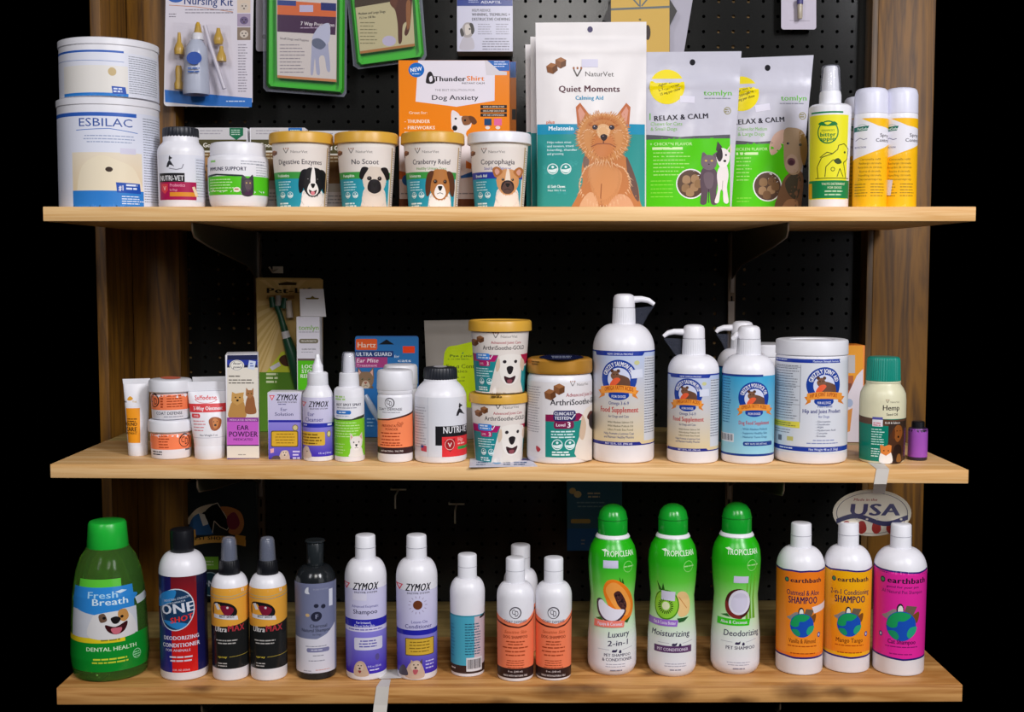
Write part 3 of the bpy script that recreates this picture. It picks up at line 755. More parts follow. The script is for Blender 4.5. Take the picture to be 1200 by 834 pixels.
def globe(P, u, v, r):
    P.group('picture')
    # animals standing on top
    P.blob([(u - r * 1.0, v - r * .75), (u - r * .5, v - r * 1.1), (u - r * .2, v - r * .9), (u - r * .4, v - r * .5), (u - r * .9, v - r * .4), (u - r * 1.25, v - r * .6)], '#8a8784')
    P.ell(u - r * .1, v - r * 1.1, r * .24, r * .42, '#24222a', 14); P.ell(u - r * .08, v - r * 1.05, r * .17, r * .34, '#e8e4dc', 12)
    P.poly([(u + r * .1, v - r * .8), (u + r * .3, v - r * 1.4), (u + r * .95, v - r * 1.3), (u + r * .65, v - r * .6)], '#6a5a4a')
    P.blob([(u + r * .6, v - r * .6), (u + r * 1.0, v - r * .95), (u + r * 1.1, v - r * .75), (u + r * .95, v - r * .2)], '#7a4a20')
    P.ell(u, v, r, r, '#1c4fb4', 34)
    P.blob([(u - r * .95, v - r * .1), (u - r * .6, v - r * .75), (u + r * .0, v - r * .95), (u + r * .6, v - r * .72), (u + r * .2, v - r * .35), (u - r * .2, v - r * .3), (u - r * .3, v + r * .05), (u - r * .7, v + r * .15)], '#1d9a5a')
    P.blob([(u - r * .85, v + r * .4), (u - r * .4, v + r * .35), (u - r * .15, v + r * .7), (u - r * .3, v + r * .92), (u - r * .65, v + r * .72)], '#1f8f62')
    P.blob([(u + r * .35, v + r * .5), (u + r * .55, v + r * .1), (u + r * .95, v + r * .05), (u + r * .85, v + r * .5), (u + r * .5, v + r * .8)], '#2aa07a')
    P.group('label')

# ================================================================== top shelf
# ---- stacked powder cans, cut by the left edge of the picture
def can(lab, vtop, vbot, u, r, z0, top_of):
    b = Round('powder_can', lab, 'can', 1, u, r, front=0.016, z0=z0, group='stacked powder cans')
    vb = None
    b.body([(None, r - 1), (('z', 1.2), r), (vtop + 9, r), (vtop + 8, r + 1), (vtop + 1, r + 1), (vtop, r - 1.5)], WHITE, skip=1)
    return b
c1 = can('white powder can with big blue letters, lower of the stack at the far left', 121, 241, 130, 57, None, 0)
P = c1.print(r=57); U = 130
P.rect(U - 64, 130, U + 58, 242, '#dfe2f0'); P.rect(U - 60, 131, 160, 135.5, '#2f5fb8')
P.rect(U - 40, 178, 165, 246, '#e9dcc6', '#e2c99a'); P.blob([(98, 200), (118, 182), (140, 188), (158, 200), (164, 240), (100, 244)], '#ecdfc4')
P.text('ESBILAC', 156, 147.5, 9.5, '#2a4f9c', w=62, align='r', bold=0)
P.line([(95, 152), (130, 150), (161, 154)], .9, '#5a7ec2'); P.greek(100, 158, 160, 3, 3.6, '#9aa6c4', 1.2, align='c')
sticker(P, 150, 176, 17, 7)
P.group('picture'); P.ell(129, 198, 4, 3, '#3a2a22'); P.group('label')
P.rect(U - 40, 223, 166, 246, '#2f7fcf'); P.poly([(136, 213), (162, 214), (163, 226), (137, 225)], '#1d4fb0'); P.text('#1', 139, 222.5, 6, '#f2f2fa', w=6, align='l', bold=2); P.greek(147, 215, 160, 2, 4, '#dfe8fa', 2.2)
P.greek(142, 229, 166, 4, 2.8, '#dfe8fa', 1.1); P.greek(167, 135, 186, 33, 3.1, '#8b909c', 1, ragged=.1)
P.done()
zt = c1.z0 + c1.P[-1][0] + 0.0006
c2 = can('white powder can with a blue ribbon panel, upper of the stack at the far left', 53, 120, 129, 55.5, zt, 1)
P = c2.print(r=55.5)
P.rect(66, 60, 187, 117, '#e2e4f0'); P.rect(70, 58, 145, 60.5, '#2f5fb8'); P.line([(70, 69), (145, 71)], .6, '#6f88bd')
P.rect(80, 76, 149, 118, '#e6e2dc'); P.group('picture'); P.ell(132, 83, 4.5, 5, '#c8b080'); P.group('label'); P.rect(80, 108, 149, 120, '#2f7fcf'); P.poly([(131, 100), (146, 100.5), (147, 109), (132, 109)], '#1d4fb0'); P.greek(133, 102, 145, 2, 3.2, '#dfe8fa', 1.8)
P.greek(150, 63, 182, 17, 2.7, '#8b909c', .9, ragged=.08)
P.done()
# ---- white bottle with black cap
b = Round('supplement_bottle', 'white pill bottle with black cap and magenta label on the top shelf', 'bottle', 1, 213.5, 27, front=.03)
b.body(foot(26.5, 3) + [(180, 27), (176, 26.6), (172, 25), (168.5, 21.5), (166.5, 20.4), (160, 20.4)])
b.lathe('cap', [(161.5, 20.6), (160.8, 21), (153, 20.8), (151, 20.2), (150.2, 18.5)], DARKCAP, ribs=1, seg=64)
P = b.print()
P.rect(188, 181, 246, 233, '#dfe0ea'); P.rect(229, 184, 240, 236, '#d5d8e4'); P.greek(230, 186, 240, 14, 3.3, '#9a9ca8', 1, ragged=.15)
dog_logo(P, 201, 192, 10, '#2c2d33'); P.group('logo'); P.line([(200, 197), (208, 198.5), (214, 197), (216, 192)], 1, '#8a8a94'); P.group('label')
P.rect(189, 202.5, 217, 213, '#1e1d22'); P.text('NUTRI-VET', 216, 211.5, 6, '#eeeef2', w=31, align='r', bold=1)
P.rect(189, 213, 230, 234, '#a8174f'); P.group('logo'); P.poly([(191, 215), (198, 215), (198, 223), (194.5, 227), (191, 223)], '#d8404a'); P.text('V', 194.5, 223, 5, '#f5c9c0', w=4); P.group('label')
P.text('Probiotics', 200, 218.5, 3.6, '#e8a0b8', w=18, align='l'); P.text('for Dogs', 200, 223.5, 2.6, '#e8a0b8', w=9, align='l')
P.rect(200, 223.5 + 1.5, 231, 230, '#d98c2a'); P.poly([(225, 219), (228, 218), (232, 229), (229, 230)], '#e6d0b0'); P.done()
# ---- immune support jar
b = Round('supplement_jar', 'squat white jar with lime green label between pill bottle and tub', 'jar', 1, 280, 35, front=.028)
b.body(foot(33, 7) + [(226, 34.6), (196, 35), (187, 34.6), (184.5, 33), (183.5, 31)])
b.lathe('lid', [(184, 31.5), (183.4, 32), (172, 32), (169.3, 30.8), (168.6, 29)], WHITE)
P = b.print(r=35)
P.rect(246, 187, 318, 228, '#e9e8ee'); P.rect(246, 206, 318, 228, '#55c51f')
P.poly([(246, 207), (256, 205), (275, 206.5), (285, 206.5), (285, 204.5), (270, 204), (255, 203), (246, 204.5)], '#2e3a3a')
P.text('IMMUNE SUPPORT', 289.5, 199.5, 4.2, '#2a2646', w=49, align='r', bold=2); P.greek(249, 187, 256, 1, 3, '#8fd070', 2.4); P.greek(283, 188, 312, 2, 3, '#9a9ca8', 1); P.greek(300, 192, 313, 5, 3, '#b0b0ba', 1)
P.greek(248, 209.5, 275, 5, 3.3, '#c8f0b0', 1.1); P.group('seal'); P.ell(278, 222, 4, 3, '#e8e6d0'); P.greek(275.5, 221, 281, 1, 2, '#b04030', 1.2); P.group('label')
P.group('picture'); P.blob([(284, 228), (283, 212), (285, 205), (289, 208), (292, 208), (296, 204), (297, 212), (296, 228)], '#3d3640'); P.blob([(287, 212), (291, 210), (295, 212), (294, 221), (291, 224), (288, 220)], '#5a4a50'); P.ell(289, 214, .9, .9, '#c8b060', 8); P.ell(293, 214, .9, .9, '#c8b060', 8); P.poly([(289, 222), (294, 222), (297, 228), (286, 228)], '#4a2a4a'); P.group('label')
P.done()
# ---- soft chew tubs
def tub(lab, u, lid, k=1, front=None, vb=None, rt=34, rb=28.5, vt=169, vl=157, z0=None, vbase=242, grp='soft chew tubs', lidr=37.5):
    b = Round('chew_tub', lab, 'tub', k, u, rb, front=front, vb=vb, z0=z0, group=grp)
    b.body([(None, rb - .6), (('z', 1), rb), (vt + 1, rt), (vt, rt)], CREAM, skip=1)
    b.lathe('lid', [(vt + 1.2, lidr - 1.2), (vt + .6, lidr), (vl + 3, lidr - .2), (vl + 1, lidr - .9), (vl + .2, lidr - 2.2), (vl + .4, lidr - 5), (vl + 1.4, lidr - 6)], lid)
    return b
def tub_art(b, u, title, sub, band, bandtxt, s=1.0, vo=0, tcol='#3a3440', subcol='#6a9a4a', tw=50, bandcol='#3f9a45', dog=None, side=True, top=175):
    P = b.print(r=31.5)
    P.rect(u - 34, top - 3, u + 60, 250, '#e6ddd6')
    naturvet(P, u - 3, top + 4, 22); chews(P, u - 29, top + 3, 6)
    P.text(title, u - 2, top + 17, 5.8, tcol, w=tw, bold=1)
    if sub: P.text(sub, u - 2, top + 23.5, 3.2, subcol, w=tw * .78, bold=1)
    P.rect(u - 34, 209, u + 26, 250, '#2a97ad'); P.poly([(u - 34, 201), (u + 27, 201), (u + 27, 209), (u - 34, 209)], bandcol)
    if band: P.text(band, u - 27, 207, 3.4, '#e8f4e8', w=18, align='l', bold=2)
    P.greek(u - 27, 212, u - 12, 4, 3.1, '#bfe4ec', 1.2); seals(P, u - 23, 228, 3.8, 9); P.greek(u - 27, 237, u - 13, 2, 3, '#dff2f4', 1.8)
    if dog: dog(P)
    if side: P.rect(u + 27.5, top - 4, u + 28.6, 250, '#b99a6a'); P.greek(u + 29, 175, u + 31, 26, 2.6, '#8a8078', 1)
    P.done()
b = tub('cream tub with mustard lid and black and white collie picture', 354, GOLD, front=.034)
tub_art(b, 354, 'Digestive Enzymes', None, 'Probiotics', '', tw=54, dog=lambda P: head(P, 367, 213, 13, 17, '#1d1a1c', '#17151a', '#efeae6', 'flop', blaze='#efeae6', chest='#ece6e2', tongue=True, seat=250))
b = tub('cream tub with mustard lid and pug picture', 430, GOLD, front=.034)
tub_art(b, 430, 'No Scoot', None, 'Pumpkin', '', tw=32, dog=lambda P: head(P, 439, 212, 14, 17, '#d8cabc', '#1e191c', None, 'fold', mask='#1e191c', chest='#ddd0c4', seat=250, ring='#3a3030'))
b = tub('cream tub with mustard lid and beagle picture', 507.5, GOLD, front=.034)
tub_art(b, 507.5, 'Cranberry Relief', 'Healthy Urinary Tract', 'Echinacea', '', tw=46, dog=lambda P: head(P, 516, 216, 13.5, 18, '#b0733c', '#5a3420', '#efe9e4', 'flop', blaze=None, chest='#eee8e2', seat=250, ring='#7a4a26'))
b = tub('cream tub with white lid and bulldog picture', 585, WHITE, front=.034)
tub_art(b, 585, 'Coprophagia', 'Stool Eating Deterrent', 'Breath Aid', '', tw=41, subcol='#3a3a9a', bandcol='#2f3a9e', dog=lambda P: head(P, 595, 213, 13.5, 15, '#cf9562', '#b0703e', '#5a4038', 'rose', mask='#2a2022', blaze='#ead8c6', chest='#efe0d4', seat=250, earin='#d8a090'))
# ---- brown dog chew cartons behind the tubs
def chewbox(lab, u0, u1, vt, rib, ru, Y):
    b = BoxT('chew_carton', lab, 'carton', 1, u0, u1, vt, .03, Y=Y, group='brown chew cartons')
    P = b.print(); P.rect(u0, vt, u1, 300, '#c9c6c8'); P.rect(u0, vt + 14, u1, vt + 27, '#4a4424'); P.rect(u0, vt + 27, u1, vt + 29, '#d8d4c8'); P.rect(u0, vt + 29, u1, vt + 62, '#7a5a34'); P.rect(u0, vt + 62, u1, vt + 72, '#a8a49c')
    P.greek(u0 + 6, vt + 3, u0 + 34, 2, 3.4, '#a09ca4', 1.2); P.text('Good Gut', u0 + 10, vt + 23, 5, '#e8e4d8', w=30, align='l', bold=2); P.greek(u0 + 8, vt + 31, u1 - 6, 2, 4, '#c8b898', 1.6)
    P.group('ribbon'); P.poly([(ru, vt), (ru + 16, vt), (ru + 16, vt + 9), (ru + 8, vt + 14.5), (ru, vt + 9)], rib); P.greek(ru + 2, vt + 2.5, ru + 14, 3, 2.5, '#bfd8c8', 1); P.group('label')
    P.group('picture'); P.blob([(u0 + 3, vt + 60), (u0 + 4, vt + 40), (u0 + 12, vt + 35), (u0 + 20, vt + 40), (u0 + 22, vt + 60)], '#b98a58'); P.ell(u0 + 8, vt + 45, 1.5, 1.5, '#241a14', 8); P.ell(u0 + 15, vt + 45, 1.5, 1.5, '#241a14', 8); P.ell(u0 + 11.5, vt + 52, 2.4, 2, '#241a14', 8)
    P.group('label'); P.greek(u0 + 4, vt + 76, u1 - 4, 3, 4, '#8a8c92', 1.4); P.done()
chewbox('brown chew carton with green ribbon behind the pill bottle', 228, 290.5, 149.5, '#0f6b46', 269, 1.80)
chewbox('brown chew carton with blue ribbon behind the collie tub', 294, 358.5, 149.5, '#1d6ab8', 338, 1.80)
chewbox('brown chew carton with dark red ribbon behind the pug tub', 363, 428, 153, '#7a2430', 408, 1.80)
# ---- orange anxiety wrap cartons behind the tubs
for lab, u0, u1, vt, Y, main in (('orange carton with white title panel and dog behind the tubs', 468, 597.5, 70.5, 1.795, 1), ('orange carton peeking out behind the larger orange carton', 475, 605, 72, 1.85, 0)):
    b = BoxT('wrap_carton', lab, 'carton', 1, u0, u1, vt, .045, Y=Y, group='orange wrap cartons', mat=plastic('orange_board', '#e07d1e', .45))
    P = b.print(PRINTG)
    if main:
        P.rect(u0, vt, u1, 260, '#ee8518')
        P.poly([(490, vt), (580, vt), (579.5, 118), (535, 125), (487, 119)], '#e6e0ea')
        P.poly([(571, vt), (u1, vt), (u1, 83), (585, 83)], '#1c63b8'); P.greek(579, 72, 595, 3, 2.6, '#cfe0f6', 1); P.poly([(568, vt), (571, vt), (585, 83), (594, 84), (594, 88), (570, 88)], '#d6d0d6')
        P.ell(488, 82, 9.3, 8.6, '#1b6ac0'); P.text('NEW', 488, 83.5, 4.6, '#eef2fa', w=14, rot=.15, bold=2); P.greek(483, 86, 493, 1, 2, '#cfe0f6', 1)
        P.group('logo'); P.blob([(499, 96), (501, 86), (505, 84), (508, 89), (510, 95), (507, 98), (502, 98)], '#2a262a'); P.blob([(503, 91), (506, 89), (507, 94), (504, 96)], '#e6e0ea'); P.group('label')
        P.text('Thunder', 508.5, 95.2, 5.8, '#2a262c', w=37.5, align='l', bold=2); P.text('Shirt', 546.8, 94.6, 5.6, '#e8843a', w=21, align='l', bold=2); P.text('INSTANT CALM', 568, 98.5, 2, '#4a464c', w=27, align='r', bold=1)
        P.text('THE BEST SOLUTION FOR', 533, 106.8, 2.5, '#8a858c', w=47, bold=0); P.text('Dog Anxiety', 533, 117, 5.6, '#35343e', w=55, bold=1)
        P.text('Great for:', 479, 133.5, 3, '#fbe0c0', w=22, align='l', bold=1); P.text('- THUNDER', 474, 144, 3.9, '#fbe6d0', w=30, align='l', bold=2); P.text('- FIREWORKS', 474, 151.5, 3.9, '#fbe6d0', w=36, align='l', bold=2); P.greek(474, 154.5, 512, 1, 3, '#fbe6d0', 2)
        for i, t in enumerate(('SAFE & EFFECTIVE', 'DRUG-FREE SOLUTION', 'VET RECOMMENDED')):
            P.rect(563, 123 + i * 4.9, 594, 126.9 + i * 4.9, '#2c2320'); P.text(t, 578.5, 126 + i * 4.9, 1.9, '#ead8c4', w=25, bold=1)
        P.group('swatch'); P.rect(567.5, 139, 576, 147, '#24456e'); P.rect(579, 139, 588, 147, '#e06a9a'); P.ell(571.5, 149.5, 2.8, 2, '#e6dcd8', 10); P.ell(583.5, 149.5, 2.8, 2, '#e6dcd8', 10); P.group('label')
        P.group('picture'); P.blob([(529, 131), (533, 130), (539, 136), (538, 150), (532, 153), (529, 146)], '#e6e0e2'); P.blob([(531, 137), (541, 136), (551, 140), (552, 148), (546, 157), (553, 175), (528, 175), (532, 155), (529, 150)], '#eae4e4'); P.blob([(541, 137), (549, 136), (553, 141), (550, 146), (543, 146)], '#8a5a3a'); P.blob([(549, 136), (555, 137), (559, 143), (555, 146), (551, 142)], '#6a4028'); P.ell(533, 150, 3, 3.2, '#1c1718', 12); P.ell(534, 139, 1.4, 1.3, '#1c1718', 8); P.ell(545, 141, 1.4, 1.3, '#1c1718', 8); P.group('label')
        P.rect(u0, 160, u1, 206, '#f0e6e6'); P.poly([(u0, 203), (u0 + 12, 202), (u0 + 20, 206), (u1, 206), (u1, 234), (u0, 234)], '#d6c8c4'); P.poly([(u0, 200), (u0 + 18, 204), (u0 + 18, 210), (u0, 210)], '#c86a34'); P.ell(479, 211, 8, 7, '#2a6ab8'); P.greek(470, 226, 590, 1, 3, '#8a8288', 1.4)
        P.poly([(540, 206), (556, 200), (556, 207), (540, 209)], '#2c62ac'); P.poly([(546, 188), (553, 192), (552, 198), (546, 197)], '#e8863c')
        P.rect(u0, 233, u1, 262, '#6b3a1e')
    else:
        P.rect(u0, vt, u1, 260, '#e8841c'); P.rect(590, vt, u1, 91, '#1c63b8'); P.rect(600, 128, u1, 140, '#2c2320')
    P.done()
# ---- pouches
pm = plastic('white_pouch_film', '#e4dfdf', .32, bump=.25, scale=26); pg = plastic('grey_pouch_film', '#c6c5d2', .25, .3, bump=.5, scale=30)
for lab, ql, qr, bl, br, Y in (('white and teal calming pouch at the back of its row of three', (615.5, 52), (742, 51), 618, 742, 1.83), ('white and teal calming pouch, middle of its row of three', (621.5, 43), (748, 42), 623, 749, 1.795)):
    g = BagT('treat_pouch', lab, 1, ql, qr, br, bl, Y, .008, pm, None, group='white and teal calming pouches')
    P = g.print(); P.poly([(616, 155), (745, 155), (745, 255), (617, 255)] if Y > 1.8 else [(622.5, 156), (747.5, 156), (748, 255), (623.5, 255)], '#2a8f92'); P.done()
g = BagT('treat_pouch', 'white and teal calming pouch with a terrier, front of its row of three', 1, (627.5, 26.5), (757.5, 25.5), 757, 630, 1.748, .016, pm, None, group='white and teal calming pouches', ridge=.145)
P = g.print()
P.group('hang_hole'); P.ell(691.5, 34.5, 3.2, 3.6, '#4a4468'); P.group('label')
P.rect(629.5, 146, 755.5, 262, '#2a8f8e', '#3a9a90'); P.rect(629.5, 146, 755.5, 158, '#1f8fb4')
for k in range(16):
    x, y = 636 + rnd.random() * 60, 165 + rnd.random() * 75; P.group('paw_pattern'); paw(P, x, y, 3.4, '#3d9f9b'); P.group('label')
chews(P, 657, 74, 13); naturvet(P, 701, 90, 40, '#5a5654')
sticker(P, 691, 74.5, 19, 9.5)
P.text('Quiet Moments', 690.5, 108.2, 7.2, '#5a3440', w=72, bold=2); P.text('Calming Aid', 690.5, 117.6, 4.6, '#1f8fb8', w=33, bold=2)
P.text('plus', 640, 145.4, 3.8, '#d86a3a', w=10, align='l', bold=1); P.text('Melatonin', 642.5, 153.4, 4.9, '#eef6fa', w=29.5, align='l', bold=2)
for i, t in enumerate(('Helps reduce stress', 'and tension, travel', 'boarding, thunder', 'and grooming')): P.text(t, 641, 168.5 + i * 4.5, 2.6, '#d8eef0', w=(28, 31, 35, 19)[i], align='l', bold=1)
seals(P, 647.5, 198.5, 6.4, 15.2); P.text('65 Soft Chews', 641.5, 220.6, 3.2, '#e8f4f4', w=20.5, align='l', bold=2); P.text('Net Wt 5 oz', 641.5, 224.6, 2.2, '#d8ecec', w=21, align='l', bold=1)
P.group('picture')   # sitting terrier
P.blob([(673, 252), (676, 230), (682, 215), (681, 200), (684, 186), (690, 180), (724, 180), (733, 186), (737, 200), (746, 215), (749, 235), (748, 252)], '#bf7a48')
P.blob([(733, 184), (741, 200), (747, 220), (748, 236), (742, 230), (736, 212)], '#6a5048')
P.blob([(683, 186), (686, 184), (690, 190), (686, 200), (683, 196)], '#7a6258')
P.blob([(690, 200), (700, 194), (716, 196), (728, 204), (724, 225), (712, 240), (700, 238), (692, 222)], '#cf8f5c')
P.blob([(680, 238), (690, 226), (698, 232), (700, 254), (678, 254)], '#dca87e'); P.blob([(712, 240), (724, 228), (738, 234), (742, 254), (710, 254)], '#d8a078')
P.line([(704, 216), (703, 232), (705, 246)], 1.2, '#9a5f3c')
P.fur([(690, 200), (706, 196), (724, 202), (722, 225), (706, 238), (694, 224)], '#c98a58', 60, 8, 1.8, (706, 170), 21); P.fur([(684, 200), (706, 192), (732, 200), (736, 225), (706, 244), (680, 228)], '#e0b48c', 70, 7, 1.5, (706, 170), 22)
for q in (-1, 1):
    P.poly([(706.5 + q * 14, 138), (706.5 + q * 27, 121), (706.5 + q * 32, 126), (706.5 + q * 30, 150)], '#c07048'); P.poly([(706.5 + q * 20, 136), (706.5 + q * 27, 125), (706.5 + q * 29.5, 130), (706.5 + q * 27, 145)], '#d89a86')
    P.poly([(706.5 + q * 12, 140), (706.5 + q * 20, 131), (706.5 + q * 24, 142)], '#c9824e')
hd = [(681, 146), (690, 137), (706, 134), (723, 137), (732, 146), (736, 160), (733, 174), (724, 184), (706, 190), (690, 184), (680, 173), (676, 160)]
P.blob(hd, '#cc8c54'); P.fur(hd, '#c8864e', 110, 6, 2.2, (706, 160), 3); P.fur(hd, '#e0b083', 60, 5, 1.4, (706, 160), 5)
P.blob([(686, 150), (693, 140), (706, 137), (720, 140), (728, 150), (722, 156), (706, 150), (692, 156)], '#c4824e'); P.fur([(690, 148), (697, 141), (706, 139), (716, 141), (723, 148), (706, 146)], '#b36a38', 40, 5, 1.4, (706, 152), 7)
for q in (-1, 1):
    k_ = [(706.5 + q * 13, 156), (706.5 + q * 20, 153), (706.5 + q * 25, 160), (706.5 + q * 22, 174), (706.5 + q * 14, 180), (706.5 + q * 10, 168)]
    P.blob(k_, '#cc8e58'); P.fur(k_, '#c07f48', 30, 6, 1.5, (706.5, 150), 9 + q); P.fur(k_, '#e2b58c', 18, 5, 1.1, (706.5, 150), 12 + q)
mz = [(693, 170), (697, 160), (706, 155), (716, 160), (720, 170), (716, 182), (706, 187), (697, 182)]
P.blob(mz, '#c67c48'); P.fur(mz, '#cd8850', 50, 6, 1.6, (706, 160), 15); P.fur(mz, '#b0683a', 26, 5, 1.2, (706, 162), 16)
P.blob([(699, 150), (706, 146), (714, 150), (713, 160), (706, 164), (700, 160)], '#dcae80'); P.fur([(700, 152), (706, 148), (713, 152), (712, 159), (706, 162), (701, 159)], '#e6c09a', 22, 4, 1.1, (706, 158), 17)
P.line([(692, 173), (699, 169.5), (706, 169), (714, 169.5), (721, 173)], 1.3, '#96583c'); P.line([(706.5, 165), (706.5, 169)], 1, '#5a342a')
for q in (-1, 1): P.ell(706.5 + q * 9.8, 150, 3.3, 2.8, '#3a3038', 14); P.ell(706.5 + q * 9.8 - .8, 149.2, .8, .7, '#c8c8d4', 6)
P.blob([(703, 160), (707, 158), (711, 160), (710, 164), (707, 166), (704, 164)], '#33282c'); P.ell(706, 160.4, 1.2, .7, '#7a7078', 8)
P.group('label'); P.done()
def relax(lab, tl, tr, ur, ul, Y, dx, pic, rot=0):
    g = BagT('treat_pouch', lab, 1, tl, tr, ur, ul, Y, .014, pg, None, group='lime and grey calming pouches', ridge=.21)
    P = g.print(); X = lambda x: x + dx
    x0, x1 = ul + 3, ur - 2
    P.rect(x0, 162 + (6 if dx else 0), x1, 262, '#52c812'); P.poly([(x0, 158 + (6 if dx else 0)), (x0 + (x1 - x0) * .4, 161 + (6 if dx else 0)), (x1, 158 + (6 if dx else 0)), (x1, 162.5 + (6 if dx else 0)), (x0, 164 + (6 if dx else 0))], '#5a5a60')
    vy = 6 if dx else 0
    P.group('hang_hole'); P.ell(X(811.5) + (0 if not dx else 0), 73 + (6.5 if dx else 0), 3.3, 3.6, '#14141c'); P.group('label')
    ex = 781.5 if not dx else 868.5
    P.group('sticker_round'); P.ell(ex, 102 + (8 if dx else 0), 20.5, 20.5, '#efdb12', 30); P.group('label')
    for i, t in enumerate(('Higher level of', 'L-Tryptophan', '15 mg per chew')): P.text(t, ex + 1 + i * 1.4, 99 + (8 if dx else 0) + i * 5, 3, '#4a420c', w=25, rot=.28, bold=1)
    P.text('tomlyn', X(841) + (0 if not dx else 1), 112 + vy, 6, '#6dbb4a', w=34 if not dx else 31, bold=1); P.greek(X(825), 115 + vy, X(857), 1, 2, '#8a8c9a', 1.2); sticker(P, X(805), 117 + vy * 1.6, 17, 8, -8 if dx else 2, '#dedbea')
    P.group('seal'); P.ring(X(852), 130 + vy * 1.0, 3.4, 4.4, '#9a9468', 18); P.greek(X(849), 128 + vy, X(855), 2, 2.4, '#8a845a', 1.4); P.group('label')
    P.text('RELAX & CALM', X(830) + (3 if dx else 0), 139 + vy * 1.1, 5.9, '#1f1c2a', w=64, align='r', bold=2, rot=.05) if not dx else P.text('RELAX & CALM', 919, 143, 5.9, '#1f1c2a', w=60, align='r', bold=2, rot=.06)
    if not dx: P.rect(761, 133, 762.2, 141, '#6dbb4a')
    P.text('Chews for Cats' if not dx else 'Chews for Medium', 762 if not dx else 864, 147.5 + vy, 4, '#7fbf55', w=37 if not dx else 34, align='l', bold=0); P.text('& Small Dogs' if not dx else '& Large Dogs', 762 if not dx else 864, 153.5 + vy, 4, '#7fbf55', w=31, align='l', bold=0)
    P.text('+ CHICKEN FLAVOR', 761 if not dx else 852, 171 + vy, 3.5, '#c6eea0', w=49 if not dx else 46, align='l', bold=1); P.rect(764 if not dx else 862, 173 + vy, 799 if not dx else 887, 176 + vy, '#d4efb4')
    P.greek(765 if not dx else 862, 179 + vy, 808 if not dx else 880, 7, 4.3, '#a8e478', 1.2); P.greek(762, 212, 790, 5, 4.6, '#8ee04a', 1) if not dx else P.greek(862, 232, 879, 2, 4, '#8ee04a', 1)
    cx_, cy_ = (808, 216) if not dx else (897.5, 219)
    P.group('window'); P.ell(cx_, cy_, 17, 17.6, '#e8e6ea', 30); P.ell(cx_, cy_, 15.6, 16.2, '#5a4438', 28)
    for a, bb_ in ((-5, -5), (5, -6), (-6, 5), (4, 4), (9, 0), (-1, 10)): P.blob([(cx_ + a - 4, cy_ + bb_ - 3), (cx_ + a, cy_ + bb_ - 5), (cx_ + a + 4, cy_ + bb_ - 3), (cx_ + a + 4.5, cy_ + bb_ + 3), (cx_ + a, cy_ + bb_ + 5), (cx_ + a - 4.5, cy_ + bb_ + 3)], rnd.choice(['#8f7050', '#7a5c42', '#a08060']))
    P.group('label'); pic(P); P.done()
def pic_a(P):
    P.group('picture')
    P.blob([(819, 239), (820, 226), (819, 212), (822, 198), (836, 198), (840, 210), (838, 226), (839, 239), (832, 239), (830, 226), (828, 226), (826, 239)], '#5a4a55'); P.blob([(823, 206), (829, 202), (835, 206), (833, 220), (826, 220)], '#6c5c66'); P.line([(829, 222), (829, 238)], .8, '#3a2e38'); P.poly([(820, 190), (822, 177), (828, 183), (833, 183), (839, 178), (839, 192)], '#6a5a64'); P.ell(829.5, 191, 9.6, 9, '#74646e', 20); P.ell(826, 189, 1.5, 1.1, '#d0b050', 8); P.ell(833, 189, 1.5, 1.1, '#d0b050', 8); P.ell(829.5, 193, 1, .8, '#2a2026', 6)
    P.blob([(836, 237), (840, 222), (839, 205), (843, 195), (850, 193), (853, 205), (851, 220), (853, 237), (847, 237), (846, 224), (843, 224), (841, 237)], '#e4dede'); P.line([(846, 212), (845, 224)], .7, '#a8a0a0'); P.poly([(838, 176), (840, 166), (845, 172), (844, 184)], '#4a3f44'); P.poly([(850, 178), (856, 169), (857, 176), (853, 187)], '#e0c8c4'); P.blob([(838, 182), (845, 174), (853, 178), (854, 188), (849, 196), (842, 195)], '#e8e2e2'); P.blob([(838, 182), (844, 174), (846, 184), (842, 190)], '#3a3236'); P.ell(850, 182, 1.2, 1.2, '#1c1718', 8); P.ell(848.5, 189, 1.8, 1.5, '#1c1718', 8)
    P.group('label')
def pic_b(P):
    P.group('picture')
    P.blob([(905, 252), (912, 222), (920, 206), (934, 200), (941, 206), (940, 230), (934, 252)], '#7a5a44'); P.blob([(918, 215), (928, 204), (938, 210), (934, 232), (924, 230)], '#4a4438'); P.blob([(912, 252), (920, 235), (934, 236), (931, 252)], '#a87a58')
    P.blob([(900, 172), (906, 158), (918, 152), (922, 158), (915, 172), (908, 180), (902, 182)], '#d8b4a4'); P.blob([(918, 153), (928, 150), (940, 154), (944, 166), (942, 186), (936, 202), (926, 205), (918, 196), (917, 176)], '#a88f74'); P.blob([(936, 154), (944, 160), (946, 178), (942, 194), (937, 180)], '#8a6a38'); P.blob([(920, 186), (927, 181), (934, 188), (934, 200), (925, 203), (919, 197)], '#b49a88'); P.ell(926, 190, 5, 4.6, '#6a4650', 14); P.ell(926, 191, 3.4, 3, '#4a2e3a', 12); P.ell(921.5, 168.5, 2.4, 1.8, '#5a5a6a', 10); P.ell(921.5, 168.5, 1.1, 1.1, '#16161c', 8); P.ell(937, 170, 2, 1.6, '#4a4a3a', 10)
    P.group('label')
relax('grey and lime calming pouch with a cat and small dog', (757, 61), (869, 60), 857, 754, 1.752, 0, pic_a)
relax('grey and lime calming pouch with one large brown dog', (865, 68), (953.5, 64.5), 936, 846, 1.79, 88, pic_b)
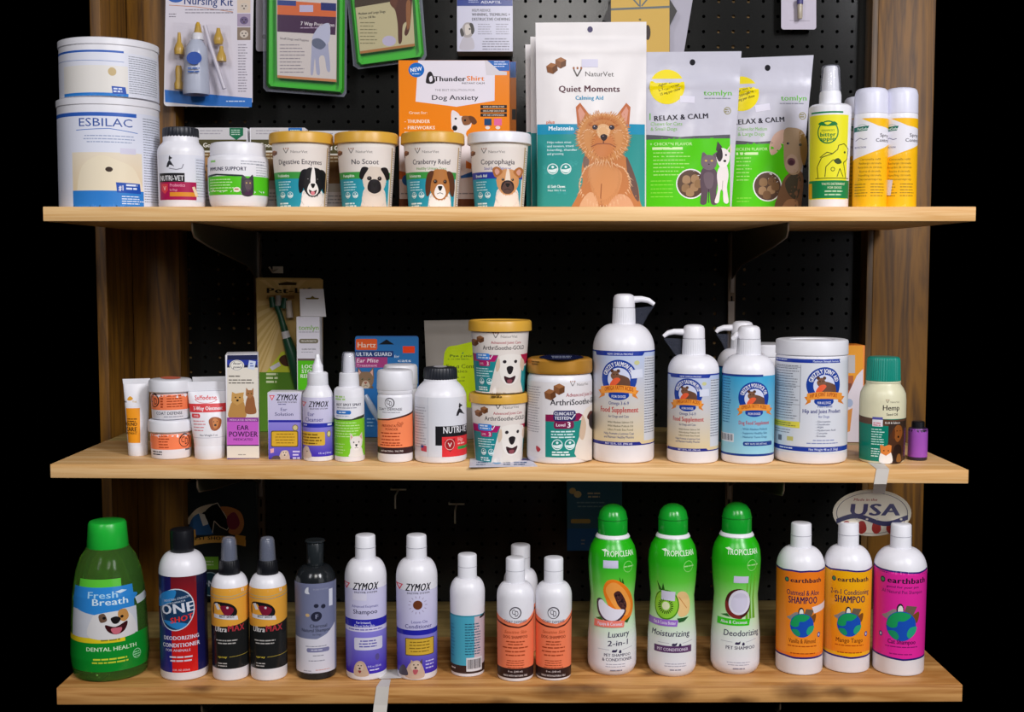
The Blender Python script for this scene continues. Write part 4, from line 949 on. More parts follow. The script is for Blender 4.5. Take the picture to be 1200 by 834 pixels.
# ---- bitter spray bottle
b = Round('spray_bottle', 'yellow and green deterrent spray bottle with white nozzle on the top shelf', 'bottle', 1, 970.5, 23.5, front=.03)
b.body(foot(22.5, 1.5) + [(180, 23.5), (130, 24.5), (126, 24), (123.5, 21), (122.5, 14)], WHITE)
b.lathe('collar', [(122.5, 12.6), (112, 12.6), (108, 11.8), (107, 10.5)], WHITE2, ribs=1); b.lathe('nozzle', [(107, 10), (98, 9.6), (88, 8.5), (80, 8), (78, 6.5)], WHITE); b.lathe('overcap', [(107, 12), (95, 11.2), (80, 10.4), (77.3, 9.4), (76.8, 7.5)], CLEAR)
P = b.print(r=24)
P.rect(948, 134, 991, 233, '#e9e32a'); P.rect(947.5, 211, 994, 232, '#14804a'); P.rect(950, 130, 985, 132, '#1a8450'); P.rect(947, 214, 951, 232, '#e0a818')
P.group('logo'); P.ring(968.5, 154.5, 11, 12.4, '#1c7a3c', 26, sy=1.1); P.blob([(958, 145), (962, 142), (968, 146), (975, 142), (979, 146), (968, 147.5)], '#1c7a3c'); P.group('label')
P.text("GRANNICK'S", 968.5, 153.5, 2.2, '#5a8a2a', w=15, bold=1); P.text('bitter', 968.5, 159.5, 4.8, '#1c7a3c', w=18, bold=2); P.text('apple', 968.5, 164.5, 4.8, '#1c7a3c', w=18, bold=2)
P.group('picture'); dk = '#3a4a1c'
P.line([(958, 208), (957, 195), (962, 184), (974, 180), (980, 175), (981, 170), (987, 168), (992, 174), (991, 186), (987, 190), (990, 208)], 1, dk); P.line([(960, 184), (968, 178), (975, 180)], .9, dk); P.line([(966, 207), (967, 195), (975, 187), (983, 188)], .9, dk); P.line([(980, 207), (983, 197), (987, 207)], .9, dk); P.ell(988, 178, 1.6, 1.4, dk, 8); P.line([(955, 208.5), (993, 208.5)], .9, dk)
P.blob([(976, 188), (981, 185), (985, 190), (980, 192)], dk); P.ring(975, 198, 1.8, 2.6, dk, 10); P.group('label')
P.text('TASTE DETERRENT', 977, 216.5, 2.6, '#e0e4c0', w=30, bold=1); P.text('FOR DOGS', 978, 220.8, 2.5, '#e0e4c0', w=18, bold=1); P.greek(966, 223, 990, 2, 4, '#b8d8b0', 1.6); P.done()
# ---- yellow citronella spray cans
def scan(lab, u, front, vt=104, art=True, r=19.5):
    b = Round('spray_can', lab, 'can', 1, u, r, front=front, group='yellow spray cans')
    b.body(foot(r, 1) + [(136, r), (134.5, r - .4)], WHITE)
    b.lathe('cap', [(134.5, r - .4), (134, r), (vt + 8, r - .3), (vt + 3, r - 1.6), (vt + 1, r - 3.6), (vt, r - 7)], plastic('lavender_white_cap', '#dcdcec', .35))
    P = b.print()
    P.rect(u - r * 2.4, 137, u + r * 2.4, 262, '#e8e6ee'); P.poly([(u - r * .55, 138), (u + r * 1.5, 138), (u + r * 1.5, 152), (u + r * .4, 147)], '#f6bd18')
    P.poly([(u - r * 1.5, 190), (u - r * .4, 182), (u + r * 1.2, 166), (u + r * 2.4, 166), (u + r * 2.4, 262), (u - r * 2.4, 262), (u - r * 2.4, 190)], '#f5ba16')
    P.group('logo'); P.poly([(u - r * .95, 148), (u - r * .1, 147), (u - r * .2, 152.5), (u - r * .95, 153.5)], '#146a5a'); P.ring(u - r * .5, 149, 6, 6.6, '#3a8a7a', 14, 20, 160, .6); P.group('label')
    P.text('PetSafe', u - r * .15, 151.8, 3, '#e2f0ec', w=14, align='r', bold=1); P.text('Spray', u + r * .98, 160, 4, '#3a343e', w=16, align='r', bold=1); P.text('Control', u + r * .98, 166, 4, '#3a343e', w=21, align='r', bold=1)
    P.group('logo'); P.line([(u - r * .85, 164), (u - r * .6, 161), (u - r * .4, 163), (u - r * .2, 162)], .8, '#6a6a8a'); P.group('label'); P.text('PROTECTION', u - r * .9, 173, 2, '#4a4a8a', w=17, align='l', bold=1)
    for i in range(6): P.text(('Citronella refill', 'Recharge citronelle', 'Recambio de citronela', 'Ricarica di citronella', 'Navulling citronella', 'Zitronenspray')[i], u, 187.5 + i * 4.7, 2.5, '#5a4a1a', w=25 + (i % 3) * 2, bold=0)
    P.greek(u - r * .85, 215, u - r * .1, 5, 3.4, '#8a7020', 1); P.greek(u + r * .05, 215, u + r * .85, 5, 3.4, '#8a7020', 1)
    P.done()
    return b, P
scan('yellow and white spray can beside the deterrent spray bottle', 1018.5, .03)
b, P = scan('yellow and white spray can rightmost on the top shelf', 1053, .034); P2 = b.print(base=.0006); sticker(P2, 1040, 219, 10, 18, 6); P2.done()
scan('yellow and white spray can half hidden behind the other two spray cans', 1006, .115, vt=114)
# ---- things hung on the pegboard above the top shelf
HOOK = plastic('hook_wire', '#cfc6b4', .35, metal=.3)
def hanging(name, lab, cat, pts, Y, th, mat, part='card', group=None):
    cx_ = sum(p[0] for p in pts) / len(pts); cy_ = sum(p[1] for p in pts) / len(pts); org = atY(cx_, cy_, Y)
    r = thing(name, lab, cat, org, group); o = slab(part, pts, Y, th, mat, r, org); return r, org, o, Print(Plane((0, Y, 0), (0, -1, 0), org), r)
def tubeY(root, org, name, pts, rad, mat, seg=10, flat=1.0):
    V, Fc = tube_vf([atY(u, v, y) - org for u, v, y in pts], rad, seg, flat); o = mesh_obj(name, V, Fc, mat, root, 50); fix_normals(o); return o
def pill(root, org, name, prof, u, Y, mat, tilt=0.0, du=0):
    """small lathed piece standing in a blister, prof (v, r px)"""
    V, Fc, seg = [], [], 16
    for v, rp in prof:
        c = atY(u + du * (v - prof[0][0]), v, Y); r = rp * mpp(Y, c.z)
        for k in range(seg): V.append(c + Vector((r * math.cos(2 * PI * k / seg), r * math.sin(2 * PI * k / seg), 0)) - org)
    for i in range(len(prof) - 1):
        for k in range(seg): a = i * seg + k; b_ = i * seg + (k + 1) % seg; Fc.append((a, b_, b_ + seg, a + seg))
    Fc += [tuple(range(seg)), tuple(range((len(prof) - 1) * seg, len(prof) * seg))]
    o = mesh_obj(name, V, Fc, mat, root, 40); fix_normals(o); return o
Yh = 2.005
r, org, o, P = hanging('nursing_kit', 'blister card with small feeding bottle and amber nipples hung beside the left boards', 'blister pack', rot_pts(rrect(193, -38, 296, 125, 4), (244, 60), 1.0), Yh, .0012, CARTON)
P.rect(194, -36, 296, 120, '#dcd6e0'); P.poly([(193, 105), (240, 110), (295.5, 115), (295, 125.5), (242, 124), (193.5, 119.5)], '#2f74c8')
P.ell(206, -2, 9, 5, '#1f58b0'); P.text('Nursing Kit', 215, 5, 9.2, '#2a3f7c', w=58, align='l', bold=1, rot=-.035); P.line([(198, 6), (230, 8), (273, 14)], .7, '#c07a4a'); P.greek(217, 11, 274, 2, 3.4, '#8a8490', 1.1); P.greek(198, 16, 208, 2, 3, '#6a6470', 1)
P.group('picture')
for y, c in ((0, '#d8c4b0'), (16, '#a898b0'), (32, '#8a7868')): P.rect(278, y, 293.5, y + 15, c); P.ell(286, y + 8, 5, 4.6, '#cfc2b4' if y != 16 else '#6a5a80', 14); P.ell(284, y + 7, .9, .9, '#2a2226', 6); P.ell(288, y + 7, .9, .9, '#2a2226', 6); P.ell(286, y + 10, 1.2, .9, '#4a3a3a', 6)
P.group('label'); P.greek(279, 52, 290, 18, 3.2, '#8a8490', 1); P.greek(265, 118, 288, 1, 2, '#cfe0f6', 1.2); P.done()
AMB = plastic('amber_latex', '#d8ae3e', .3, trans=.2); Yb = Yh - .014
pill(r, org, 'feeding_bottle', [(111, 15), (106, 15.6), (66, 13.5), (56, 12.5), (51, 9.5), (47, 7)], 230, Yb - .008, plastic('frosted_bottle', '#ccd2e4', .25, trans=.15)); pill(r, org, 'bottle_collar', [(47, 7.2), (40, 6.8), (39, 6)], 231.5, Yb - .008, WHITE); pill(r, org, 'nipple', [(39, 5), (33, 3.6), (29, 3), (26, 1.5)], 232, Yb - .008, AMB)
P = Print(Plane((0, Yb - .0312, 0), (0, -1, 0), org), r); P.group('bottle_logo'); P.ell(227.5, 68, 9, 7.6, '#1b4fae'); P.group('bottle_mark'); P.greek(220, 79, 234, 2, 4, '#2f5fae', 1.6); P.done()
pill(r, org, 'nipple', [(64, 5.4), (58, 6), (54, 5), (49, 2.6), (38, 1.6)], 210, Yb, AMB); pill(r, org, 'nipple', [(52, 4.6), (47, 6), (43, 5), (38, 3), (33, 2)], 256, Yb, AMB); pill(r, org, 'nipple', [(72, 6), (66, 5.6), (60, 3), (54, 2)], 259.5, Yb, AMB); pill(r, org, 'nipple', [(105, 4.8), (98, 5.2), (94, 3.5), (82, 4.2), (77, 3)], 209.5, Yb, AMB)
tubeY(r, org, 'cleaning_brush', [(240, 30, Yb - .004), (247, 55, Yb - .004), (263, 104, Yb - .004)], .0035, plastic('brush_handle', '#cfc9d4', .3), 8)
V = [atY(u, v, y) - org for y in (Yh - .0005, Yb - .034) for u, v in (((203, 26), (270, 30), (276, 112), (203, 110)) if y > Yb else ((207, 30), (266, 33), (272, 108), (207, 106)))]
o = mesh_obj('blister', V, [(4, 5, 6, 7), (0, 1, 5, 4), (1, 2, 6, 5), (2, 3, 7, 6), (3, 0, 4, 7)], FILM, r, 0); fix_normals(o)
# green clamshell flea collars
def clam(lab, pts_out, pts_in, pts_card, Y, draw, grp):
    cx_ = sum(p[0] for p in pts_out) / len(pts_out); cy_ = sum(p[1] for p in pts_out) / len(pts_out); org = atY(cx_, cy_, Y); r = thing('clamshell_pack', lab, 'package', org, grp)
    slab('clear_flange', pts_out, Y, .001, CLEAR, r, org)
    n = len(pts_in); a = [atY(u, v, Y - .001) - org for u, v in pts_in]; c0 = (sum(p[0] for p in pts_in) / n, sum(p[1] for p in pts_in) / n)
    ins = [(c0[0] + (u - c0[0]) * .94, c0[1] + (v - c0[1]) * .95) for u, v in pts_in]; inn = [(c0[0] + (u - c0[0]) * .86, c0[1] + (v - c0[1]) * .91) for u, v in pts_in]
    b2 = [atY(u, v, Y - .012) - org for u, v in ins]; c2_ = [atY(u, v, Y - .012) - org for u, v in inn]; d2 = [atY(u, v, Y - .004) - org for u, v in inn]
    V = a + b2 + c2_ + d2; Fc = []
    for L in range(3):
        for i in range(n): j = (i + 1) % n; Fc.append((L * n + i, L * n + j, (L + 1) * n + j, (L + 1) * n + i))
    Fc.append(tuple(range(3 * n, 4 * n)))
    o = mesh_obj('green_tray', V, Fc, plastic('green_tray', '#39b81c', .28), r, 40); fix_normals(o)
    slab('insert_card', pts_card, Y - .0145, .006, plastic('insert_board', '#d8b08a', .5), r, org)
    P = Print(Plane((0, Y - .0145, 0), (0, -1, 0), org), r, PRINTG); draw(P); P.done({'label': 'card_print'})
    Vc = [atY(u, v, Y - .019) - org for u, v in ins]; o = mesh_obj('clear_cover', Vc, [tuple(range(n))], FILM, r, 0)
def draw1(P):
    P.poly([(324, -10), (395, -10), (394, 96), (325, 91)], '#dcd2cc'); P.poly([(325, 0), (394, 5), (394, 20), (325, 17)], '#e0703a'); P.poly([(325, 17), (394, 20), (393, 41), (325, 37)], '#4a2c48'); P.poly([(376, 3), (394, 4), (394, 13), (376, 12)], '#2c3470'); P.poly([(325, 0), (347, 1), (347, 7), (325, 6)], '#3a4a8a'); P.rect(351, 6, 367, 14, '#c8c0dc')
    P.text('7 Way Protection', 352, 29.5, 4.2, '#efe4e8', w=40, align='l', bold=1, rot=-.05); P.greek(352, 32, 388, 1, 2, '#b8a0b8', 1.2); P.text('Small Dogs and Puppies', 328, 46, 2.6, '#5a4e54', w=34, align='l', bold=1, rot=-.08); P.greek(328, 52, 358, 9, 4, '#9a9096', 1.2)
    P.poly([(325, 88), (394, 93), (394, 96), (325, 91)], '#d08a58')
    P.group('picture'); P.blob([(366, 48), (374, 44), (383, 46), (385, 56), (387, 82), (383, 82), (380, 66), (374, 68), (375, 86), (371, 86), (369, 68), (367, 86), (364, 86), (365, 62)], '#aeb0c8'); P.blob([(366, 47), (370, 36), (376, 30), (386, 28), (386, 48), (377, 54)], '#c2c4da'); P.blob([(366, 47), (374, 45), (382, 52), (376, 58), (367, 54)], '#6a7084'); P.group('label')
def draw2(P):
    q = [(415, -8), (482, -17), (486, 52), (422, 63)]; P.poly(q, '#c8bd92'); P.poly([(415, -8), (482, -17), (482.4, -2), (416, 9)], '#4a3c28')
    P.text('Medium and Large Dogs', 420, 17.6, 2.8, '#3a3a2a', w=32, align='l', bold=2, rot=.09); P.text('15.1 to 130 lbs', 421, 22.4, 2.6, '#3a3a2a', w=19, align='l', bold=2, rot=.09); P.greek(422, 26, 442, 7, 4, '#8a8460', 1.2); P.group('sticker_round'); P.ell(456, 48, 8, 6.2, '#c4bcd4'); P.group('label'); P.poly([(422, 60), (486, 51), (486, 54), (422, 63)], '#b07840')
    P.group('picture'); P.blob([(458, 4), (462, -14), (482, -18), (482.5, 8), (480, 34), (476, 42), (474, 38), (477, 26), (472, 30), (471, 48), (467, 50), (466, 28), (463, 12)], '#5a3420'); P.blob([(457, 4), (460, -4), (466, 0), (463, 10)], '#6a4028'); P.blob([(476, 4), (481, 2), (481, 26), (477, 34)], '#9a6438'); P.group('label')
clam('green tray clamshell pack with orange and purple card, left of the two', [(308, -30), (407, -30), (406, 109), (403, 113.5), (312, 107), (308.5, 103)], [(313, -26), (404.5, -26), (403.5, 106), (401, 110), (315, 103), (312, 99)], [(325, -8), (394, -8), (394, 96), (325, 91)], YP - .035, draw1, 'clamshell packs')
clam('tilted green tray clamshell pack with a brown dog on its card', [(404, -28), (492, -40), (500, 65), (497, 71), (420, 81), (414, 77)], [(408, -24), (488, -35), (497, 63), (494, 68), (422, 77.5), (418, 74)], [(415, -6), (482, -15), (486, 54), (422, 63)], YP - .035, draw2, 'clamshell packs')
r, org, o, P = hanging('hanging_card', 'plain pale card half hidden behind the left green clamshell', 'card', rrect(300, -30, 340, 60, 3), YP - .012, .001, plastic('pale_card', '#c4bccb', .5))
P.ell(309.5, 43, 2, 3, '#6a5040'); P.done()
b = BoxT('diffuser_carton', 'white and blue carton with a puppy hung on the pegboard above the orange carton', 'carton', 1, 535.5, 601, -40, .045, Y=YP - .052, z0=Zat(60.5, YP - .052))
P = b.print(PRINTG); P.rect(535.5, -40, 601, 60.3, '#d3d2e4'); P.rect(535.5, -40, 601, 7, '#253c8e'); P.text('ADAPTIL', 587.5, 4, 3, '#dfe2f2', w=24, align='r', bold=1); P.greek(549, 0, 561, 2, 2, '#9aa6d0', 1)
P.text('HELPS REDUCE', 553, 13.6, 3, '#4a4858', w=22, align='l', bold=2); P.text('WHINING, TREMBLING +', 553, 18.6, 3.2, '#3c3a4c', w=45, align='l', bold=2); P.text('DESTRUCTIVE CHEWING', 553, 24.2, 3.4, '#3c3a4c', w=45, align='l', bold=2)
P.greek(560, 28, 577, 5, 2.8, '#9a98aa', 1); P.greek(581, 28, 598, 5, 2.8, '#9a98aa', 1); P.greek(564, 45, 598, 5, 3, '#8a8898', 1.2, align='c')
P.group('picture'); P.blob([(539, 58), (541, 47), (546, 42), (553, 44), (556, 52), (554, 58)], '#c4bfc8'); P.blob([(541, 34), (545, 27), (552, 27), (555, 32), (553, 42), (546, 44), (541, 40)], '#aaa2a0'); P.blob([(550, 28), (554, 28), (556, 36), (553, 40)], '#3a3634'); P.blob([(539, 36), (541, 33), (544, 40), (541, 43)], '#4a4644'); P.blob([(545, 30), (550, 29), (552, 38), (546, 41)], '#d6cdc4'); P.ell(550.5, 34, 1.2, 1.2, '#1c1718', 6); P.group('label'); P.done()
# yellow bird-feeder packet with its black backing and the pale card behind it
r, org, o, P = hanging('house_shaped_packet', 'mustard yellow house shaped packet on black backing above the terrier pouch', 'package', [(706, 24), (722, -12), (778, -12), (793.5, 13), (785, 30), (785, 64), (716, 64), (716, 26)], YP - .03, .012, plastic('packet_black', '#211d1c', .4))
P.poly([(716, 64), (716, -8), (784.5, -8), (784.5, 64)], '#d9b052'); g_ = '#6a7272'
P.line([(716, 11), (785, 8)], 2.6, g_); P.line([(750, -8), (750, 8)], 1.6, g_); P.line([(736, -8), (749, 7)], 1.8, g_); P.line([(766, -10), (752, 7)], 1.8, g_); P.ell(750, 23, 1.6, 1.4, '#7a6a40', 8); P.ell(759, 38, 3.4, 9, '#3a2c2c', 14); P.done()
r, org, o, P = hanging('hanging_card', 'pale grey slanted card behind the yellow house shaped packet', 'card', [(776, -20), (815, -20), (800, 70), (778, 70)], YP - .014, .001, plastic('grey_card', '#b4b0be', .5)); P.rect(784, -10, 785, -9, '#b0acba'); P.done()
r, org, o, P = hanging('capsule_blister', 'small white blister card with one capsule near the right boards', 'blister pack', rrect(915.5, -25, 956.5, 34.5, 3), YP - .02, .001, plastic('pale_card', '#c4bccb', .5))
P.line([(925, 24), (949, 24.5)], .6, '#9a92a0'); P.done(); pill(r, org, 'vial', [(22, 2.6), (19, 3), (6, 3.2), (5, 3)], 937.5, YP - .028, plastic('vial_glass', '#b8ac98', .2)); pill(r, org, 'vial_cap', [(5, 3.6), (0, 3.8), (-2, 3)], 937.5, YP - .028, plastic('violet_cap', '#4a4480', .4))

# ================================================================== middle shelf
# ---- squeeze tubes
def tube(lab, u, vb, cap_r, cap_v, body_pts, crimp, grp=None, front=None):
    b = Round('squeeze_tube', lab, 'tube', 2, u, cap_r, vb=vb, group=grp)
    b.lathe('cap', [(None, cap_r - .6), (('z', 1), cap_r), (cap_v + 1, cap_r * 1.03), (cap_v, cap_r)], WHITE2)
    n = len(body_pts); pts = [(v, r, 1.0 - .97 * max(0, (i - .5) / (n - 1.5)) if i else 1.0) for i, (v, r) in enumerate(body_pts)]
    b.body(pts, WHITE, skip=0)
    v1, r1 = body_pts[-1]; o = b.lathe('crimp', [(v1 + .5, r1, .05), (crimp, r1 + .6, .05)], WHITE2)
    return b
b = tube('slim white tube with orange label, standing cap down beside the left boards', 162, 534.5, 11, 520, [(520.5, 11.3), (505, 12.2), (480, 13.3), (460, 14.3), (449, 15)], 443.5)
P = b.print(r=13, dv=4)
P.rect(150, 479, 165, 519.5, '#ee9a22'); P.group('logo'); P.blob([(152, 469), (155, 465), (158, 468), (155, 470)], '#e0a030'); P.group('label'); P.text('Nutri', 149, 472.5, 2.6, '#2a3038', w=8, align='l', bold=2); P.text('Vet', 157, 472.5, 2.4, '#d8b878', w=5, align='l')
P.greek(151, 491, 162, 2, 2.6, '#5a3a14', 1.2); P.text('WOUND', 161.8, 499.5, 4, '#2c2012', w=20, align='r', bold=2); P.text('CARE', 161.6, 506, 5, '#2c2012', w=16.5, align='r', bold=2); P.text('OINTMENT', 161.4, 509.6, 2.6, '#4a3414', w=18, align='r', bold=1); P.done()
# ---- stacked coat jars
OR = '#f78558'
def cjar(lab, u, r, vb, vt, vl, z0, vbody, art):
    b = Round('cream_jar', lab, 'jar', 2, u, r - 1, vb=vb, z0=z0, group='stacked orange label jars')
    b.body(foot(r - 1, 2) + [(vt + 4, r), (vt + 1, r - 1.5), (vt, r - 2)], WHITE)
    b.lathe('lid', [(vt + .5, r + 1.6), (vt - .5, r + 2.4), (vl + 3, r + 2.2), (vl + 1, r + 1.4), (vl, r - .5), (vl - .05, r * .5)], WHITE2)
    P = b.print(r=r); art(P); P.done(); return b
def a1(P):
    P.rect(177, 509, 240, 527, OR); P.greek(187, 510.5, 200, 5, 3.3, '#a8401c', 1.2); cd_logo(P, 216.5, 517, 8, '#3a2420'); P.greek(180, 529, 194, 2, 3, '#4a4a54', 1.4); P.greek(217, 527, 223, 1, 3, '#6a6a74', 2)
ja = cjar('squat white jar with orange label, lower of the stacked pair', 201, 23.5, 538.5, 503.5, 490, None, None, a1)
top = ja.z0 + ja.z(489.6) + .0005
def a2(P):
    P.rect(176, 462.5, 240, 480.5, OR); cd_logo(P, 182, 469.5, 8, '#3a2420'); P.greek(189, 463, 192, 5, 3.2, '#a8401c', 2); P.greek(196, 463.5, 216, 5, 3.1, '#a8401c', 1.2); P.text('COAT DEFENSE', 198, 486, 3.4, '#4a4a5a', w=33, bold=1); P.greek(192, 488, 217, 1, 2, '#9a9aa8', 1)
jb = cjar('squat white jar with orange label, upper of the stacked pair', 200.5, 22.5, 538.5, 457.5, 443.5, top, None, a2)
P = Print(Plane((0, 0, jb.z0 + jb.z(443.4) + .0002), (0, 0, 1), (jb.X, jb.Yc, jb.z0)), jb.root); P.ell(200, 442.5, 12, 1.6, '#e8745a', 16); P.done({'label': 'lid_label'})
# ---- sulfur ointment tubes
def stube(lab, u, vb, dv_, s, art):
    b = tube(lab, u, vb, 17 * s, 520 + dv_, [(520.5 + dv_, 17.4 * s), (505 + dv_, 19.5 * s), (485 + dv_, 21.4 * s), (466 + dv_, 23.2 * s), (456 + dv_, 24 * s)], 446.5 + dv_, 'ointment tubes with red band')
    if art:
        P = b.print(r=21, dv=4); P.rect(u - 26, 474.5, u + 26, 484.5, '#d63a40'); P.line([(u - 24, 460), (u + 24, 460)], .5, '#a8a8b8')
        P.text('Sulfodene', u - 3.5, 470, 5, '#d83c40', w=24, bold=2); P.group('logo'); P.ring(u - 3, 467.5, 12.5, 13.3, '#d83c40', 20, 200, 340, .5); P.group('label'); P.text('3-Way Ointment', u - 1.5, 482, 4.3, '#f0e6ea', w=35, bold=2)
        P.rect(u - 19, 486, u - 10, 491, '#d63a40', r=2); P.text('DOGS', u - 14.5, 489.6, 2.3, '#f0e6ea', w=7, bold=1); P.greek(u - 18, 494, u - 4, 4, 3.6, '#d88a90', 1.2)
        P.group('animal_picture'); P.blob([(u - .5, 494), (u + 3, 490.5), (u + 9, 490.5), (u + 14, 494), (u + 13, 502), (u + 8, 506), (u + 3, 505), (u + .5, 500)], '#9a5428'); P.blob([(u + 4, 493), (u + 8, 492), (u + 11, 496), (u + 9, 503), (u + 5, 502)], '#c47a3c'); P.ell(u + 7, 499.5, 1.6, 1.3, '#2a1a14', 8); P.ell(u + 5, 495.5, .7, .7, '#2a1a14', 6); P.ell(u + 9, 495.5, .7, .7, '#2a1a14', 6); P.group('label')
        P.text('Net Weight 2 oz', u - 1, 512, 2.2, '#6a6a78', w=23, bold=1); P.line([(u - 21, 514), (u + 21, 514)], .5, '#b4b4c2'); P.done()
    return b
stube('white ointment tube with red band, in front of its twin', 246, 538.5, 0, 1.0, True)
stube('white ointment tube half hidden behind the red banded tube', 250.5, 526, -5.5, .93, False)
# ---- ear powder carton
b = BoxT('powder_carton', 'tall carton with navy top and magenta panel for ear powder', 'carton', 2, 266, 304, 415.5, .062, vl=538.5, vr=537.6)
P = b.print()
P.rect(266, 400, 304.2, 545, '#e3dccf'); P.rect(266, 400, 304.2, 430.5, '#23284e'); P.rect(266, 421.5, 304.2, 427.5, '#2a3a9a')
P.ell(277.5, 428, 8.6, 6.4, '#e8e4da'); P.ring(277.5, 428, 7, 7.5, '#4a4a5a', 22, sy=.74); P.text('four', 277.5, 427, 2.8, '#3a3a4c', w=9, shear=.3); P.text('paws', 278, 431.2, 2.8, '#3a3a4c', w=10, shear=.3); sticker(P, 295, 427.5, 8, 10, 10, '#ccd6ea'); P.greek(293, 425, 298, 2, 3, '#6a7ab8', 1.4)
P.greek(268, 440, 286, 1, 3, '#6a645c', 1.4); P.greek(268, 444.5, 299, 2, 3.4, '#6a645c', 1.3)
P.group('animal_picture'); P.blob([(268.5, 489), (269, 478), (273, 470), (284, 469), (287.5, 478), (287.5, 489)], '#b98a4c'); P.poly([(271.5, 462), (272, 459), (276, 461), (282, 460), (286, 459.5), (285, 465), (286, 470), (278, 475), (271, 470)], '#c89a58'); P.ell(276, 465.5, .9, .9, '#241a12', 8); P.ell(281, 465.5, .9, .9, '#241a12', 8); P.ell(278.3, 469, 1.6, 1.3, '#241a12', 8)
P.blob([(288, 484), (288, 472), (291, 464), (297, 464), (299, 474), (300, 484)], '#96603a'); P.poly([(288, 463), (288.5, 454), (291, 457), (295, 457), (297, 454), (297, 463), (293, 467)], '#a87246'); P.ell(291, 461, .8, .8, '#3a4a1c', 6); P.ell(294.5, 461, .8, .8, '#3a4a1c', 6); P.group('label')
P.rect(266, 489, 304.2, 522, '#c25ec6'); P.rect(266, 489, 304.2, 494, '#8a3a96'); P.rect(266, 521, 304.2, 522.3, '#4a2058'); P.text('MEDICATED REMEDIES', 285, 493, 2.1, '#e0b8e0', w=32, bold=1); P.text('EAR', 284.5, 503.5, 5.2, '#2a1a38', w=14, bold=1); P.text('POWDER', 285, 511.5, 6, '#2a1a38', w=34, bold=1); P.text('MEDICATED', 285, 516, 2.6, '#4a2058', w=23, bold=1); P.rect(266, 536.5, 304.2, 545, '#5a3a7a')
P.greek(279, 532, 288, 1, 2, '#a09a90', 1.1); P.done()
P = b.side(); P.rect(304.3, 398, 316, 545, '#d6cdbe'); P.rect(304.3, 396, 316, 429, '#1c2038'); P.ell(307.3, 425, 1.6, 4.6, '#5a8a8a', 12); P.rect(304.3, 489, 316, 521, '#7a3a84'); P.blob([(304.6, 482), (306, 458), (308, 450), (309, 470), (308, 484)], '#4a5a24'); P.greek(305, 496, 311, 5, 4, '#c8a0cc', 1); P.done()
# ---- ear solution carton
b = BoxT('ear_drop_carton', 'small white and violet ear solution carton between powder carton and dropper bottle', 'carton', 2, 314.5, 354, 459.5, .034, vl=538.5, vr=538.6)
def zymox_art(P, L, R, vt, vb, stripe):
    P.rect(L, vt, R, vb, '#d2cfe6', '#b7b0de'); P.rect(L, stripe + 2.6, R, vb, '#8f86dc', '#3f2ab4', 10); P.rect(L, stripe, R, stripe + 2.6, '#2a2aa4')
def zymox_word(P, u, v, w):
    P.group('logo'); P.poly([(u - w * .62, v - w * .2), (u - w * .4, v - w * .2), (u - w * .51, v + w * .01)], '#e04a5a'); P.poly([(u - w * .57, v - w * .17), (u - w * .45, v - w * .17), (u - w * .51, v - w * .06)], '#f0d8e0'); P.group('label')
    P.text('ZYMOX', u + w * .06, v, w * .23, '#1c1a26', w=w * .82, bold=2, shear=.22); P.text('ENZYME SYSTEM', u + w * .08, v + w * .1, w * .055, '#2a2836', w=w * .75, bold=1)
P = b.print(); zymox_art(P, 314.5, 354, 455, 545, 492); zymox_word(P, 334, 469, 30); P.greek(326, 473, 338, 1, 2, '#7a78a0', 1.2); P.text('Ear', 332.5, 481.4, 3.7, '#6a6894', w=8, bold=1); P.text('Solution', 333, 487, 3.9, '#5a5884', w=22, bold=1)
P.group('gold_panel'); P.rect(317.5, 504.5, 349.5, 523.5, '#5a4a20', r=2); P.rect(318.5, 505.5, 348.5, 522.5, '#d8ac34', r=1.6); P.group('seal'); P.ell(346, 501, 3.6, 3.8, '#8a7a4a'); P.ell(346, 501, 2.6, 2.8, '#d0c48c'); P.group('label'); P.greek(321, 508, 347, 4, 3.4, '#9a7820', 1.1, align='c')
P.group('animal_picture'); P.blob([(327, 540), (329, 530), (333, 527.5), (338, 529), (339, 540)], '#c8b4a4'); P.ell(333.5, 531, 3.2, 3.4, '#d8c8ba', 12); P.ell(332.3, 530, .7, .7, '#241c1c', 6); P.ell(335, 530, .7, .7, '#241c1c', 6); P.ell(333.6, 533, 1.1, .9, '#241c1c', 6); P.blob([(318, 540), (320, 534.5), (327, 534), (328, 540)], '#5a4a4a'); P.group('flag'); P.poly([(316.5, 526), (321, 525), (321, 530), (317, 531)], '#e0a8b4'); P.group('label'); P.greek(343, 528, 352, 3, 3.8, '#cfc8f0', 1.8); P.done()
# ---- ear cleanser dropper bottle
b = Round('dropper_bottle', 'white and violet ear cleanser bottle with pointed dropper tip', 'bottle', 2, 373.5, 18, vb=541)
b.body(foot(18, 2) + [(466, 18), (461, 17.4), (456, 15), (451, 12.4)], WHITE)
b.lathe('collar', [(451, 12), (450, 12.3), (437, 11.8), (435.5, 10)], WHITE2, ribs=1); b.lathe('tip', [(435.5, 6.6), (428, 6.3), (425, 4.5), (420, 3), (416, 2.6), (414.5, 1.6)], WHITE)
P = b.print(); zymox_art(P, 340, 407, 466, 535, 496); P.rect(335, 466, 412, 466.8, '#c8c4e0'); zymox_word(P, 372, 477, 29); P.text('Ear', 365, 487.4, 4.4, '#5a5894', w=9, bold=1); P.text('Cleanser', 368, 494, 4.9, '#5a5894', w=23, bold=1); P.rect(340, 496, 407, 501, '#2c34ac'); P.greek(357, 497.5, 362, 1, 2, '#c0c4ee', 1.6); P.greek(384, 497, 390, 1, 2, '#e0e0f4', 2)
